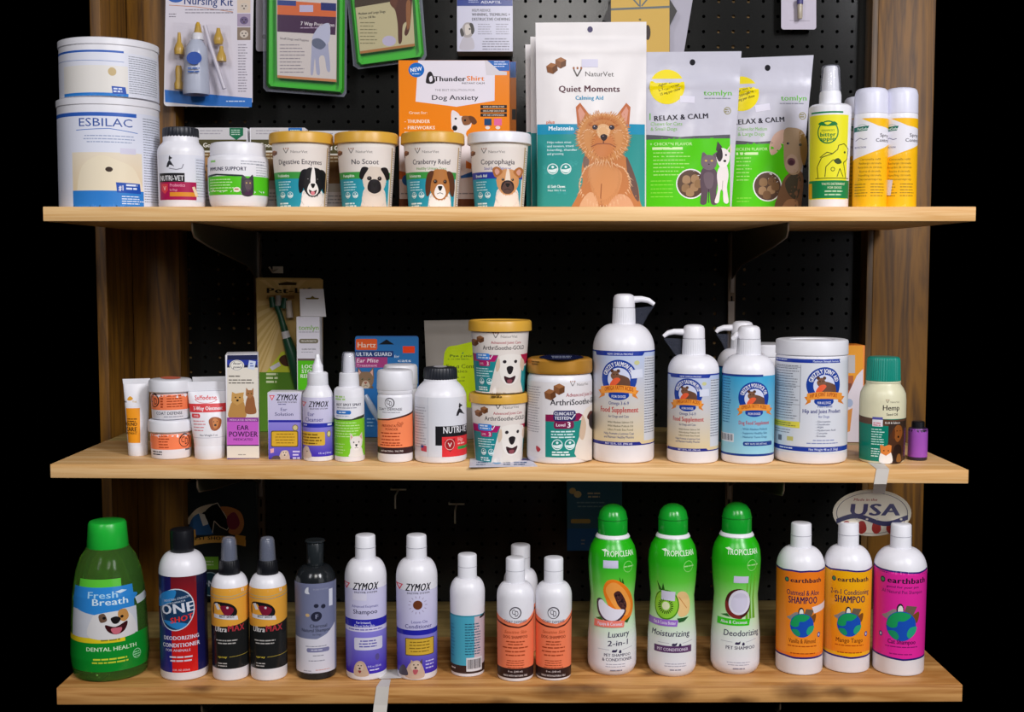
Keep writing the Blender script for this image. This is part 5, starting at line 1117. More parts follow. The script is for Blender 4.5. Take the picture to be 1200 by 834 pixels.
P.group('gold_panel'); P.rect(350, 506, 381, 522, '#d8b03c', r=2); P.group('seal'); P.ell(385.5, 509, 3.2, 4, '#8a7a4a'); P.ell(385.5, 509, 2.2, 2.9, '#d8cc98'); P.group('label'); P.greek(355, 508.5, 380, 4, 3.4, '#7a5c18', 1.6); P.group('animal_picture'); P.blob([(354, 536), (357, 525), (361, 523), (363.5, 528), (364.5, 536)], '#cdbcb0'); P.ell(360.5, 529, .9, .8, '#241c1c', 6); P.group('label'); P.text('4 fl. oz (118 mL)', 381.5, 532, 2.1, '#d8d4f4', w=17, bold=1); P.done()
# ---- hot spot spray
b = Round('spray_bottle', 'white spray bottle with lime label and white terrier picture', 'bottle', 2, 410, 17.5, vb=541.5)
b.body(foot(17.5, 2) + [(458, 17.4), (455, 16.8), (453, 14.5), (452.4, 12)], WHITE)
b.lathe('collar', [(452.4, 11.6), (451, 11.9), (437, 11.2), (436, 10)], WHITE2, ribs=1); b.lathe('nozzle', [(436, 7), (424, 6.6), (418, 6), (414.5, 5.5), (413.5, 4)], WHITE); b.lathe('overcap', [(436, 9), (425, 8.6), (415, 7.8), (412.5, 6.6), (412, 5)], CLEAR)
P = b.print(); P.rect(380, 466, 440, 535, '#e6e6ec'); P.rect(380, 491, 440, 535, '#7ecb2e'); P.poly([(392.7, 490), (400, 491.6), (412, 491.2), (420, 488.5), (427, 486.5), (427, 490.2), (412, 492.6), (392.7, 492.5)], '#3a4030')
P.greek(394, 464, 406, 2, 3, '#a8d080', 2); P.text('HOT SPOT SPRAY', 409, 475.8, 3, '#2c2a44', w=33, bold=2); P.greek(396, 477.5, 424, 1, 2, '#8a8a9a', 1); P.rect(395, 481, 412, 485.6, '#2f74c4', r=2); P.greek(398, 482.6, 409, 1, 2, '#dbe8f8', 1.4); P.greek(395, 487, 412, 1, 2, '#9ab0d0', 1)
P.greek(394, 495, 424, 6, 3.2, '#c4ec9c', 1.1); P.greek(394, 520, 405, 4, 3.4, '#b4e48c', 1); head(P, 417.5, 520, 7, 8.5, '#e8e4e0', '#e0dcd6', '#efece8', 'prick', chest='#e8e4e0', seat=535); P.done()
# ---- toothbrush card behind
Yt = 1.99
def standing(name, lab, cat, pts, Y, th, mat, part='card', group=None):
    vb = proj((0, Y, SH_TOP[2]))[1]
    us = [p[0] for p in pts]; c = atY((min(us) + max(us)) / 2, vb, Y); c.z = shz(2, c.x); r = thing(name, lab, cat, c, group)
    o = slab(part, pts, Y, th, mat, r, c); return r, c, Print(Plane((0, Y, 0), (0, -1, 0), c, .0006), r)
vb_ = proj((0, Yt, shz(2, -.42) + .0006))[1]
r, org, P = standing('toothbrush_card', 'yellow sunburst card holding a dark green pet toothbrush', 'package', [(300, 326), (303, 325), (375, 326), (378.5, 328), (378, vb_), (303, vb_)], Yt, .0012, plastic('kraft_card', '#b99a5a', .55))
P.poly([(300.5, 327), (377.5, 328), (377, 520), (303.5, 520)], '#c8a866'); rays = []
for i in range(15):
    a = PI * (.04 + i * .063); a2_ = a + .03; c_ = (330, 380); rays.append([c_, (c_[0] - 60 * math.cos(a), c_[1] - 56 * math.sin(a) + 40), (c_[0] - 60 * math.cos(a2_), c_[1] - 56 * math.sin(a2_) + 40)])
for i in range(9): P.poly([(337, 352), (301.5, 352 + i * 14), (301.5 + (0 if i < 7 else 3), 359 + i * 14)], '#d8bc80')
for i in range(4): P.poly([(337, 350), (304 + i * 16, 328), (311 + i * 16, 328)], '#d4b678')
P.text('Pet-Life', 312, 343.2, 6, '#2c2018', w=62, align='l', bold=2); P.poly([(313, 346), (345, 346), (345, 350), (312, 350)], '#a07c48'); P.group('hang_hole'); P.poly([(326, 332), (336, 330), (348, 331), (347, 334), (327, 334)], '#3a2c10'); P.group('label')
P.poly([(312, 436), (330, 412), (346, 410), (377, 412), (377, 436)], '#c2cc3a'); P.rect(304, 436, 377, 520, '#5a8a2c'); P.blob([(327, 421), (332, 416), (338, 417), (342, 428), (332, 428)], '#4a2c1c'); P.poly([(316, 430), (327, 424), (329, 428), (319, 434)], '#d8d4e0'); P.greek(312, 437, 327, 3, 4.5, '#d8e4b8', 2.4); P.done()
GR = plastic('green_brush_handle', '#1c4a34', .3); yb = Yt - .009
def tY(name, pts, rad, mat, flat=1.0): 
    V, Fc = tube_vf([atY(u, v, yb) - org for u, v in pts], rad, 10, flat); o = mesh_obj(name, V, Fc, mat, r, 50); fix_normals(o); return o
tY('brush_neck', [(324, 358), (328, 368), (334, 388)], [.005, .0045, .006], GR); tY('grip_band', [(334, 388), (336, 396)], [.0065, .007], plastic('white_band', '#d8d6da', .4)); tY('brush_handle', [(336, 396), (342, 414), (349, 440), (352, 462)], [.0075, .0105, .0105, .007], GR)
for q, (x, y) in enumerate(((320, 352), (326, 350), (332, 353))): tY('bristle_head', [(x, y + 8), (x + (q - 1) * 2, y - 4)], [.0055, .0045], plastic('grey_bristles', '#8f8a84', .7) if q == 1 else GR)
tY('finger_brush', [(338, 352), (340, 372)], [.005, .006], plastic('finger_brush', '#c8bcb0', .4))
hk = thing('peg_hook', 'small steel peg hook above the toothbrush card', 'hook', atY(326, 316, YP), 'peg hooks'); V, Fc = tube_vf([(0, -.001, 0), (0, -.05, -.004), (0, -.075, .004)], .0016, 8); o = mesh_obj('prong', V, Fc, HOOK, hk, 50); fix_normals(o); o = bevel_box('plate', -.009, .009, -.003, -.001, -.006, .006, HOOK, hk, .0005)
# ---- loose stool remedy carton with hang tab
b = BoxT('remedy_carton', 'slim white and lime remedy carton with a tall hang tab', 'carton', 2, 349, 376, 371, .03, Y=1.925)
Yq = b.a.y
slab('hang_tab', [(351, 338.5), (379, 338.5), (382, 371), (352, 371)], Yq + .026, .0012, CARTON, b.root, b.org); P = Print(Plane((0, Yq + .026, 0), (0, -1, 0), b.org), b.root); P.group('hang_hole'); P.poly([(358, 349), (364, 348.6), (366, 346.5), (369, 348.6), (374, 349), (373, 350.6), (359, 350.6)], '#6a5a20'); P.done()
P = b.print(); P.rect(349, 371, 376, 520, '#e2dfea'); P.text('tomlyn', 362, 386.5, 5.6, '#8aba5a', w=24, bold=1); P.greek(350.5, 388.5, 374, 1, 2, '#a4a2b0', .9); P.rect(350.5, 396.8, 373, 402.2, '#7a7460', r=2.4); P.text('PRE & PROBIOTIC', 362, 400.6, 2.2, '#e8e4dc', w=18, bold=1); P.text('GUARD NATURAL', 362, 410, 1.9, '#5a5864', w=17, bold=1); P.greek(353, 412, 371, 1, 2, '#a4a2b0', .8)
P.rect(349, 422, 376, 520, '#58c41c'); P.rect(349, 420, 376, 422.5, '#6a5a54'); P.text('LOOSE', 353.5, 431.4, 4.2, '#eaf6e0', w=20, align='l', bold=2); P.text('STOOL', 353.5, 437, 4.2, '#eaf6e0', w=20, align='l', bold=2); P.text('REMEDY', 352, 442.6, 4.2, '#eaf6e0', w=23, align='l', bold=2); P.done()
# ---- ear mite card
vb_ = proj((0, 1.93, shz(2, -.2) + .0006))[1]
r, org, P = standing('ear_mite_card', 'blue ear mite card with orange badge and tabby cat behind the powder bottles', 'blister pack', rrect(416, 393.5, 490.5, vb_, 3), 1.93, .0015, plastic('blue_card', '#2a64a8', .45))
P.rect(416.5, 395, 490, 512, '#2f74b4', '#2a6cb0'); P.rect(417, 397, 442, 410, '#e8602c', r=2); P.text('Hartz', 429.5, 407, 6, '#f2d6c4', w=22, bold=1); P.poly([(444, 403.5), (453, 397.5), (462, 403.5)], '#14181e'); P.rect(472, 405.5, 486, 413.5, '#f0461e')
P.rect(416.5, 411, 461, 418.4, '#24407c'); P.text('ULTRA GUARD', 438.5, 417, 4.3, '#dbe4f2', w=42, bold=2); P.rect(416.5, 418.4, 454, 430.5, '#a8407e'); P.text('Ear Mite', 417.5, 424.5, 4.6, '#f0d4e4', w=26, align='l', bold=2, shear=.2); P.text('Treatment', 418, 429.5, 3.2, '#e8b8d4', w=24, align='l', bold=1); P.text('for', 465, 419, 3.2, '#dbe4f2', w=6); P.text('cats', 474, 424, 3.4, '#dbe4f2', w=16)
head(P, 428.5, 446, 9.5, 10.5, '#8a7058', '#7a6250', '#c8b8a4', 'prick', eye='#3a4a22', nose='#a06a5a', seat=460, chest='#6a5a4a'); P.rect(416.5, 455, 490, 512, '#2a6cae'); P.greek(430, 490, 440, 3, 4, '#8ab8e0', 1.4); P.done()
V, Fc = tube_vf([atY(428, 463, 1.915) - org, atY(436, 478, 1.912) - org, atY(444, 492, 1.915) - org], [.004, .0055, .004], 10); o = mesh_obj('applicator_tube', V, Fc, plastic('clear_tube', '#c8d4e4', .15, alpha=.6), r, 50); fix_normals(o)
# ---- powder shakers
def shaker(lab, u, vb, r, dv_, full):
    b = Round('powder_shaker', lab, 'bottle', 2, u, r, vb=vb, group='powder shakers'); s_ = r / 20.5
    b.body(foot(r, 3) + [(463 + dv_, r), (461 + dv_, r - 1), (459 + dv_, r), (456 + dv_, r)], WHITE)
    b.lathe('cap', [(456 + dv_, r + .2), (455 + dv_, r + .8), (436 + dv_, r + .3), (433.5 + dv_, r - .8), (432.6 + dv_, r - 3)], WHITE2)
    if full:
        P = b.print(); P.rect(420, 466, 505, 530.5, '#e6e6ec'); P.poly([(443, 492), (455, 490.5), (466, 489), (484, 482.5), (510, 480), (510, 525), (420, 525), (420, 494)], '#f78a5a'); P.poly([(420, 490), (443, 492), (455, 491), (484, 482), (484, 484.5), (456, 492.5), (443, 493.5), (420, 492)], '#4a2420'); P.rect(420, 524.5, 505, 532, '#3a2224')
        cd_logo(P, 457, 472, 6, '#3a3038'); P.text('COAT DEFENSE', 456, 481, 2.8, '#4a4652', w=32, bold=1); P.greek(449, 482.8, 470, 1, 2, '#9a98a4', .9); P.text('Daily', 469, 497.4, 3, '#b0441c', w=8, shear=.3, bold=1); P.text('PREVENTATIVE', 459, 500.4, 2.8, '#8a2c10', w=25, bold=1); P.text('POWDER', 459, 504.4, 2.8, '#8a2c10', w=15, bold=1); P.greek(447, 507, 470, 4, 3.8, '#a83c1a', 1.3, align='c'); P.greek(446, 521, 476, 1, 2.5, '#a83c1a', 1.3); P.text('ANTI-BACTERIAL - TALC FREE', 459, 529.6, 2, '#e0d4d0', w=28, bold=1); P.done()
shaker('white powder shaker with orange label, in front of its twin', 463.5, 542.5, 20.5, 0, True)
shaker('white powder shaker hidden behind the orange label shaker', 470, 529, 19.5, -6, False)
# ---- litter / food pouch
g = BagT('grey_pouch', 'grey kraft pouch with lime label behind the stacked tubs', 2, (497, 375.5), (560, 374.5), 566, 503, 1.93, .014, plastic('grey_kraft_pouch', '#8d867e', .5, bump=.4, scale=20), None, ridge=.08)
P = g.print(); P.blob([(520, 425), (523, 409), (534, 404.5), (580, 403), (584, 470), (521, 470)], '#b4cc18'); P.text('Pawganics', 527, 418, 3, '#3a5a24', w=30, align='l', bold=1); P.ell(541.5, 413, 2, 1.6, '#2a7a5a', 8); P.greek(525, 420, 553, 1, 2, '#6a8a20', 1); P.text('Food Control', 523, 431, 4.6, '#5a6a14', w=42, align='l', bold=1); P.text('kitties', 528, 436, 3.4, '#6a7a1c', w=20, align='l', bold=1); P.greek(528, 441, 552, 2, 4, '#7a8a20', 1.2); P.done()
# ---- big white bottle with black cap
b = Round('supplement_bottle', 'large white pill bottle with black cap and red label on the middle shelf', 'bottle', 2, 516.5, 30.5, vb=543.5)
b.body(foot(30.5, 4) + [(470, 30.5), (461, 30), (454, 27), (449, 22.5), (446, 19.4), (443, 19)], WHITE)
b.lathe('cap', [(443.5, 19.4), (442.5, 19.9), (433, 19.7), (430.5, 18.8), (429.6, 16.5)], DARKCAP, ribs=1, seg=72)
P = Print(Plane((0, 0, b.z0 + b.z(429.5) + .0002), (0, 0, 1), (b.X, b.Yc, b.z0)), b.root); P.ell(516, 429.3, 8, 1.2, '#b8b8c0', 14); P.done({'label': 'cap_sticker'})
P = b.print(); P.rect(486.3, 466, 560, 535.5, '#dcdde4'); P.rect(486.4, 475, 503, 530, '#d5d7df'); P.greek(487.5, 478, 501, 15, 3.3, '#a0a2ae', 1); P.rect(501.5, 466, 502.1, 536, '#c4c6d0')
dog_logo(P, 539, 484, 11, '#24242a'); P.rect(510.5, 499.5, 575, 522, '#1c1c20'); P.text('NUTRI-VET', 519, 507.8, 7.6, '#ececf0', w=40, align='l', bold=1); P.rect(518, 512, 575, 535.5, '#e0343a')
P.group('logo'); P.poly([(521, 516), (533, 514), (533, 523), (527.5, 530), (521, 524)], '#a01c22'); P.ring(527, 521, 5.4, 6, '#f0b8b0', 18, sy=1.1); P.group('label'); P.text('V', 527, 524, 5, '#f4ded8', w=5); P.text('Hip', 536, 518.4, 5, '#f4b0a8', w=9, align='l'); P.greek(536, 520, 544, 1, 3, '#f4b0a8', 1.6); P.rect(536, 524, 560, 527.5, '#2c9a4a', r=1); P.group('flag'); P.poly([(494, 522), (500.5, 523), (500.5, 530), (494, 529)], '#c8485a'); P.rect(494, 522.4, 497, 525.5, '#3a4a8a'); P.group('label'); P.done()
# ---- stacked joint care tubs
leaf = [(551, 537.5), (620, 536.5), (630, 546.6), (550, 547.6)]
pp = [on_shelf(2, *q) for q in leaf]; cx_ = sum((p for p in pp), Vector()) / 4; rt = thing('price_leaflet', 'flat printed leaflet under the stacked joint care tubs', 'leaflet', cx_)
V = [p - cx_ + Vector((0, 0, .0002)) for p in pp] + [p - cx_ + Vector((0, 0, .0009)) for p in pp]; o = mesh_obj('sheet', V, [(0, 1, 2, 3), (7, 6, 5, 4), (0, 1, 5, 4), (1, 2, 6, 5), (2, 3, 7, 6), (3, 0, 4, 7)], plastic('leaflet_paper', '#d4d2de', .5), rt, 0); fix_normals(o)
P = Print(Plane((0, 0, cx_.z + .001), (0, 0, 1), cx_), rt); P.greek(555, 541, 572, 2, 2.6, '#5a6a8a', 1.2); P.ell(582, 542, 5, 1.8, '#5a9ac8'); P.greek(590, 541, 598, 2, 2.4, '#4a5a7a', 1.2); P.greek(602, 541, 618, 2, 2.4, '#4a6a9a', 1.2); P.rect(600, 537.4, 622, 539, '#6a5a9a'); P.done()
def jtub(lab, u, z0, vt, vl, rt_, rb, lidr, o_):
    b = tub(lab, u, GOLD, k=2, vb=542.5, rt=rt_, rb=rb, vt=vt, vl=vl, z0=z0, grp='stacked joint care tubs', lidr=lidr); P = b.print(r=rt_ - 1.5, dv=12); v = vt; U = u + o_
    P.rect(U - 42, v + 2, u + 60, v + 90, '#e4dbd4'); naturvet(P, U + 10, v + 10, 24); chews(P, U - 22 + (2 if o_ else 0), v + 12, 8.5)
    P.text('Advanced Joint Care', U + 8, v + 17, 3.2, '#a8243c', w=37, bold=1); P.text('ArthriSoothe-GOLD', U + 6, v + 24, 4.9, '#2c2830', w=54, bold=1)
    P.poly([(U - 34, v + 29), (U - 2, v + 30), (U - 14, v + 74), (U - 34, v + 74)], '#1f8c92'); P.poly([(U - 34, v + 29), (U - 2, v + 30.5), (U - 6, v + 38), (U - 34, v + 38)], '#b01c68'); P.rect(U - 28, v + 28.5, U - 12, v + 36.4, '#3a8ae0', r=2); P.greek(U - 26, v + 29.8, U - 14, 2, 3, '#dce8fa', 1.6); P.line([(U - 13, v + 33), (U - 11.5, v + 35), (U - 8.5, v + 30)], .9, '#f0f4fa'); P.rect(U - 25, v + 37, U - 12, v + 43.5, '#b8246c', r=2); P.text('LEVEL', U - 24, v + 41.6, 2.2, '#f0d8e4', w=6, align='l', bold=1); P.text('3', U - 14.6, v + 42.6, 4.6, '#f4e6ee', w=3.6, bold=2)
    P.greek(U - 29, v + 46, U - 8, 4, 2.9, '#cdecec', 1.1); seals(P, U - 23, v + 61.5, 3.9, 9.5); P.greek(U - 27, v + 68, U - 14, 2, 2.7, '#e0f2f2', 1.6)
    P.poly([(u + 24, v + 30), (u + 45, v + 29), (u + 45, v + 38), (u + 29, v + 42)], '#b01c48'); P.rect(u + 26, v + 44, u + 45, v + 80, '#1f8c92')
    hx = U + 12; P.group('animal_picture'); P.blob([(hx - 16, v + 80), (hx - 11, v + 62), (hx - 12, v + 40), (hx + 12, v + 40), (hx + 14, v + 62), (hx + 17, v + 80)], '#e2dad0'); P.blob([(hx - 13, v + 34), (hx - 8, v + 30), (hx, v + 29), (hx + 8, v + 30), (hx + 13, v + 34), (hx + 12, v + 52), (hx + 8, v + 62), (hx, v + 66), (hx - 8, v + 62), (hx - 12, v + 52)], '#ebe5de'); P.blob([(hx - 13, v + 34), (hx - 17, v + 40), (hx - 16, v + 50), (hx - 12, v + 44)], '#d6bea8'); P.blob([(hx + 13, v + 34), (hx + 17, v + 40), (hx + 16, v + 50), (hx + 12, v + 44)], '#d6bea8')
    for q in (-1, 1): P.ell(hx + q * 6.5, v + 38, 2.3, 2, '#2a2228', 12)
    P.blob([(hx - 4, v + 45), (hx, v + 43), (hx + 4, v + 45), (hx + 2.6, v + 51), (hx, v + 53), (hx - 2.6, v + 51)], '#221c20'); P.blob([(hx - 7, v + 55), (hx, v + 57), (hx + 7, v + 55), (hx + 4, v + 63), (hx - 4, v + 63)], '#3a1c22'); P.blob([(hx - 3, v + 59.5), (hx + 3, v + 59.5), (hx + 2, v + 63.5), (hx - 2, v + 63.5)], '#8a4650'); P.group('label'); P.done()
    return b
ta = jtub('cream tub with mustard lid and labrador picture, lower of the stack', 584.5, None, 469, 459, 32.5, 27.5, 35, 4)
P2 = ta.print(r=35, base=.0016, prof=[(475, 35.2), (455, 35)]); P2.greek(576, 461.5, 590, 2, 2.6, '#5a4010', 1.4); P2.done({'lettering': 'date_stamp'})
ta2 = jtub('cream tub with mustard lid and labrador picture, upper of the stack', 586, ta.z0 + ta.z(459) + .0006, 386, 374.5, 33.8, 28.5, 37.2, 0)
P = Print(Plane((0, 0, ta2.z0 + ta2.z(375) + .0008), (0, 0, 1), (ta2.X, ta2.Yc, ta2.z0)), ta2.root); P.done()
# ---- joint care jar with gold lid
b = Round('supplement_jar', 'white jar with gold lid, brown chews and teal panel', 'jar', 2, 655.5, 38, vb=544.5)
b.body(foot(38, 5) + [(445, 38), (440, 37.4), (437, 35.5), (435, 34)], WHITE)
b.lathe('lid', [(435.5, 37.6), (434.5, 38.2), (432, 38.4), (421, 38.2), (419.5, 37), (418.2, 34), (418.8, 30)], plastic('brass_lid', '#c08a34', .3, metal=.25))
P = Print(Plane((0, 0, b.z0 + b.z(418.8) + .0006), (0, 0, 1), (b.X, b.Yc, b.z0)), b.root, PRINTG); P.ell(658, 418.4, 26, 3.3, '#1c2450', 26); P.greek(646, 417, 670, 2, 1.6, '#b8c0dc', .8, align='c'); P.done({'label': 'lid_label', 'lettering': 'lid_lettering'})
P = b.print(); P.rect(617.8, 448, 730, 537, '#e4e0e2'); P.rect(618, 452, 636, 532, '#e0dcde'); P.greek(619, 454, 634, 18, 3.1, '#a09ca4', 1, ragged=.2); chews(P, 655, 456, 13); naturvet(P, 684, 452.5, 22); P.text('Advanced Joint Care', 663, 465, 4.2, '#a03038', w=48, align='l', bold=1); P.text('ArthriSoothe-GOLD', 645, 474.6, 6.6, '#26222a', w=82, align='l', bold=1)
P.poly([(639.5, 493), (695, 493), (683, 497), (676, 520), (676, 536), (639.5, 536)], '#1f8a80'); P.poly([(639.5, 486), (678, 484.5), (682, 487), (677, 494), (639.5, 494)], '#8a1c4c'); P.rect(648.5, 481, 674, 493.5, '#26265e', r=3); P.text('CLINICALLY', 661, 486.4, 3.6, '#e8e8f2', w=23, bold=2); P.text('TESTED', 658.5, 491.6, 3.6, '#e8e8f2', w=17, bold=2); P.line([(667, 489), (669, 491.5), (673.5, 485.5)], 1.1, '#f2f2f6'); P.rect(649, 493.5, 672, 502.5, '#7a1c4a', r=3); P.text('Level', 657, 499.6, 3.6, '#f0dce6', w=11, bold=2); P.text('3', 666.5, 501, 6.4, '#f6ecf2', w=5, bold=2)
P.greek(646, 505, 674, 3, 3.3, '#d4ecea', 1.5); seals(P, 653, 521, 6.3, 14.5); P.greek(647, 529, 669, 2, 3, '#e4f2f0', 1.7)
P.group('animal_picture'); P.blob([(676, 538), (680, 505), (682, 487), (690, 478), (720, 480), (725, 538)], '#e6dcd2'); P.blob([(687, 490), (691, 484), (694, 488), (690, 494)], '#5a2a24'); P.blob([(690, 489), (695, 489), (699, 498), (694, 508), (690, 502)], '#2a2026'); P.blob([(682, 487), (686, 500), (683, 516), (678, 512), (680, 496)], '#d2b8a0'); P.group('flag'); P.blob([(629, 524), (632, 525), (634, 528), (631, 531), (629, 528)], '#b83a44'); P.group('label'); P.done()
P2 = b.print(r=38, base=.0006, prof=[(436, 38.5), (415, 38.5)]); P2.greek(624, 424, 634, 2, 2.8, '#6a4a14', 1.4); P2.done({'lettering': 'date_stamp'})
# ---- pump bottles of oil
def pump(lab, u, r, vb, sh, nk, rn, ct, cr, spout, art, grp='pump bottles', film=True):
    b = Round('pump_bottle', lab, 'bottle', 2, u, r, vb=vb, group=grp)
    b.body(foot(r, 4) + [(sh, r)] + arc_sh(sh, r, nk, rn, 12) + [(nk - .4, rn)], WHITE)
    vm = nk + (ct - nk) * .52
    b.lathe('collar', [(nk, cr + .4), (nk - 1, cr + .6), (vm, cr), (vm - .2, cr - .8)], WHITE2, ribs=1, seg=64)
    h = b.lathe('pump_head', [(vm - .4, cr - .8), (vm - 1, cr - .2), (ct + 5, cr - .6), (ct + 2, cr - 2), (ct + .4, cr - 5), (ct, cr - 8)], WHITE)
    b.tube('spout', spout[0], spout[1], WHITE, h)
    if film:
        s_ = 1 if spout[0][-1][0] > u else -1; x, y = spout[0][-1][:2]
        pl = [b.pt(x, y + 2), b.pt(x - s_ * 7, y + 12), b.pt(u + s_ * (r * .62), nk + 3), b.pt(u + s_ * (cr + .5), nk - 2), b.pt(u + s_ * (cr + .5), vm)]
        V = [p + Vector((0, -.004, 0)) for p in pl] + [p + Vector((0, .004, 0)) for p in pl]; n = len(pl); o = mesh_obj('shrink_film', V, [tuple(range(n)), tuple(range(n, 2 * n))] + [(i, (i + 1) % n, (i + 1) % n + n, i + n) for i in range(n)], FILM, b.root, 0); fix_normals(o)
    P = b.print(PRINTG); art(P, u, r); P.done(); return b
def salmon(P, u, r, v0, v1, eu, ev, er, k):
    P.rect(u - r * 1.6, v0, u + r * 1.55, v1, '#b9c8e8', '#dcc89c', 12); P.rect(u - r * 1.6, v0 - .6, u + r * 1.5, v0 + 1.2, '#243c9c'); P.poly([(u - r * .9, v0), (u + r * .68, v0), (u + r * .6, v0 + 5 * k), (u - r * .86, v0 + 5 * k)], '#243c9c'); P.text('NEW OMEGA PROFILE', u - r * .12, v0 + 4 * k, 2.3 * k, '#d8def2', w=r * .85, bold=1)
    P.rect(u - r * 1.6, v1 - .4, u + r * 1.5, v1 + 1, '#2a2f86'); P.poly([(u - r * .96, v1 - 3 * k), (u + r * .52, v1 - 3 * k), (u + r * .62, v1 + 1), (u - r * .96, v1 + 1)], '#2a2f86'); P.text('NET 32 FL. OZ. (946 ml)', u - r * .15, v1, 2.2 * k, '#dcdcf0', w=r * .9, bold=1)
    P.rect(u + r * .66, v0 + 6, u + r * .99, v1 - 4, '#cfd2da'); P.greek(u + r * .67, v0 + 8 * k, u + r * .98, int((v1 - v0 - 18) / 3.1), 3.1, '#7a7c88', 1, ragged=.15)
    bear_emblem(P, eu, ev, er, 'GRIZZLY SALMON PLUS', 'OMEGA FATTY ACIDS', 'FOR DOGS')
    P.group('sticker_round'); P.ell(u + r * .42, v0 + 13 * k, 3.4 * k, 2.6 * k, '#c8c890'); P.group('label'); sticker(P, u + r * .42, v0 + 26 * k, 13 * k, 10 * k, -4, '#d8dcec')
    y = ev + er * 1.6
    P.text('Omega 3-6-9', eu, y, 3.9 * k, '#2c3a7c', w=24 * k, bold=1); P.text('Food Supplement', eu, y + 9 * k, 6.4 * k, '#b83030', w=47 * k, bold=2); P.text('for Dogs and Cats', eu, y + 15 * k, 3 * k, '#2c3a6c', w=24 * k, bold=1)
    for i in range(3): P.text(('Wild Alaskan Salmon Oil', 'Wild Alaskan Pollock Oil', 'Ultra Fresh Sea Food')[i], eu + 2, y + (21.5 + i * 4.4) * k, 2.3 * k, '#5a563c', w=30 * k, bold=1)
    P.text('Helps Promote a Lustrous Coat', eu, y + 35 * k, 2.8 * k, '#33427a', w=36 * k, bold=1); P.text('and Maintain Healthy Muscles', eu, y + 39.2 * k, 2.8 * k, '#33427a', w=36 * k, bold=1)
pump('large white pump bottle with bear emblem and spout turned aside', 730, 36, 543.5, 409, 379, 13.5, 344, 13, ([(740, 351), (752, 350.4), (760, 352), (766.5, 356.5)], [4.2, 3.6, 3.2, 2.4]), lambda P, u, r: salmon(P, u, r, 412, 521, 724.5, 443, 19.6, 1.0))
pump('small white pump bottle with bear emblem beside the large pump', 811.5, 29.7, 544, 434, 415, 13.2, 380, 13, ([(802, 389), (790, 388.5), (783, 390), (777.5, 394)], [4, 3.4, 3, 2.2]), lambda P, u, r: salmon(P, u, r, 439, 528, 805, 461, 16, .82))
def pollock(P, u, r):
    P.rect(u - r * 2, 440.5, u + r * 2, 533, '#3aa4d2', '#9ad0e2', 10); P.rect(u - r * 2, 439, u + r * .55, 441.6, '#1f3c8a'); P.rect(u - r * 2, 532, u + r * 2, 534.6, '#22408c'); P.greek(u - r * .93, 444, u - r * .62, 17, 3.2, '#2a6a96', 1, ragged=.2)
    bear_emblem(P, 883, 466, 17, 'GRIZZLY POLLOCK OIL', 'OMEGA FATTY ACIDS', 'FOR DOGS'); P.text('Dog Food Supplement', 884, 497.6, 4.4, '#b43a48', w=38, bold=2); 
    for i in range(3): P.text(('- Wild Alaskan Pollock', '- Supports Healthy Skin', '- Natural Taste Dogs')[i], 868, 504 + i * 4.6, 2.4, '#1c4a7c', w=32, align='l', bold=1)
    P.rect(870.5, 517.5, 903, 522.5, '#1f3c8a', r=2); P.text('NET 16 FL OZ (473 mL)', 886, 521, 2, '#d8e4f4', w=27, bold=1)
    P.group('barcode'); P.rect(845, 509, 860, 519, '#d8dce4'); 
    for i in range(9): P.rect(846.5 + i * 1.4, 510, 847.1 + i * 1.4 + (i % 3) * .15, 517.5, '#4a5060')
    P.group('label')
pump('white pump bottle with blue label and bear emblem', 875.5, 30.5, 544.5, 437, 415, 14.5, 381, 13.6, ([(872, 390), (866, 391), (862, 393), (859.5, 396, -.02)], [4.2, 4, 3.6, 2.6]), pollock, film=False)
pump('blue label pump bottle half hidden behind its twin', 868, 29, 531, 428, 408, 14, 376, 13, ([(858, 384), (848, 384), (842, 386), (839, 389)], [4, 3.4, 3, 2.2]), lambda P, u, r: (P.rect(u - r * 2, 431, u + r * 2, 520, '#2a96cc'), P.rect(u - r * 2, 430, u + r * 2, 432, '#1f3c8a')))
b = Round('supplement_jar', 'plain white tub hidden behind the blue pump bottle and wide jar', 'jar', 2, 899, 30, vb=524); b.body(foot(30, 3) + [(418, 30), (416, 29)], WHITE); b.lathe('lid', [(416.5, 30), (416, 30.6), (404, 30.4), (402.4, 29)], WHITE2)
# ---- joint pellets jar
b = Round('supplement_jar', 'wide white jar with ribbed lid and bear emblem', 'jar', 2, 949, 42, vb=545)
b.body(foot(42, 6) + [(420, 41.6), (416, 41), (414, 39)], WHITE); b.lathe('lid', [(414.3, 41), (413.6, 41.6), (399, 41.4), (397.5, 40.8), (396.6, 38), (397.2, 26), (398.2, 25.4)], WHITE2, ribs=.3, seg=160)
P = b.print(PRINTG); P.rect(907, 417, 1010, 532, '#d9dce4'); P.rect(907.3, 421, 981, 425.5, '#243c9c'); P.text('Maximum Strength Formula', 966, 424.6, 2.4, '#d0d8ee', w=32, bold=1); P.greek(908, 422, 924, 1, 2, '#b8c4e4', 1.3)
P.rect(908.5, 428, 937, 496, '#d2d5dc'); P.greek(910, 429, 935.5, 21, 3.1, '#7c7e88', 1, ragged=.25); P.line([(937, 428), (937, 496)], .5, '#6a6c78'); P.line([(908.5, 431), (937, 431)], .4, '#6a6c78'); P.line([(908.5, 453), (937, 453)], .4, '#6a6c78'); P.line([(908.5, 475), (937, 475)], .4, '#6a6c78'); P.rect(907.5, 495, 937, 502.5, '#e6d850'); P.greek(910, 497, 934, 2, 2.6, '#8a8030', 1); P.greek(909, 505, 934, 2, 3, '#8a8c98', 1); P.rect(923, 513, 930, 518, '#c8c070'); P.rect(913, 512.5, 917, 519, '#6a6c78')
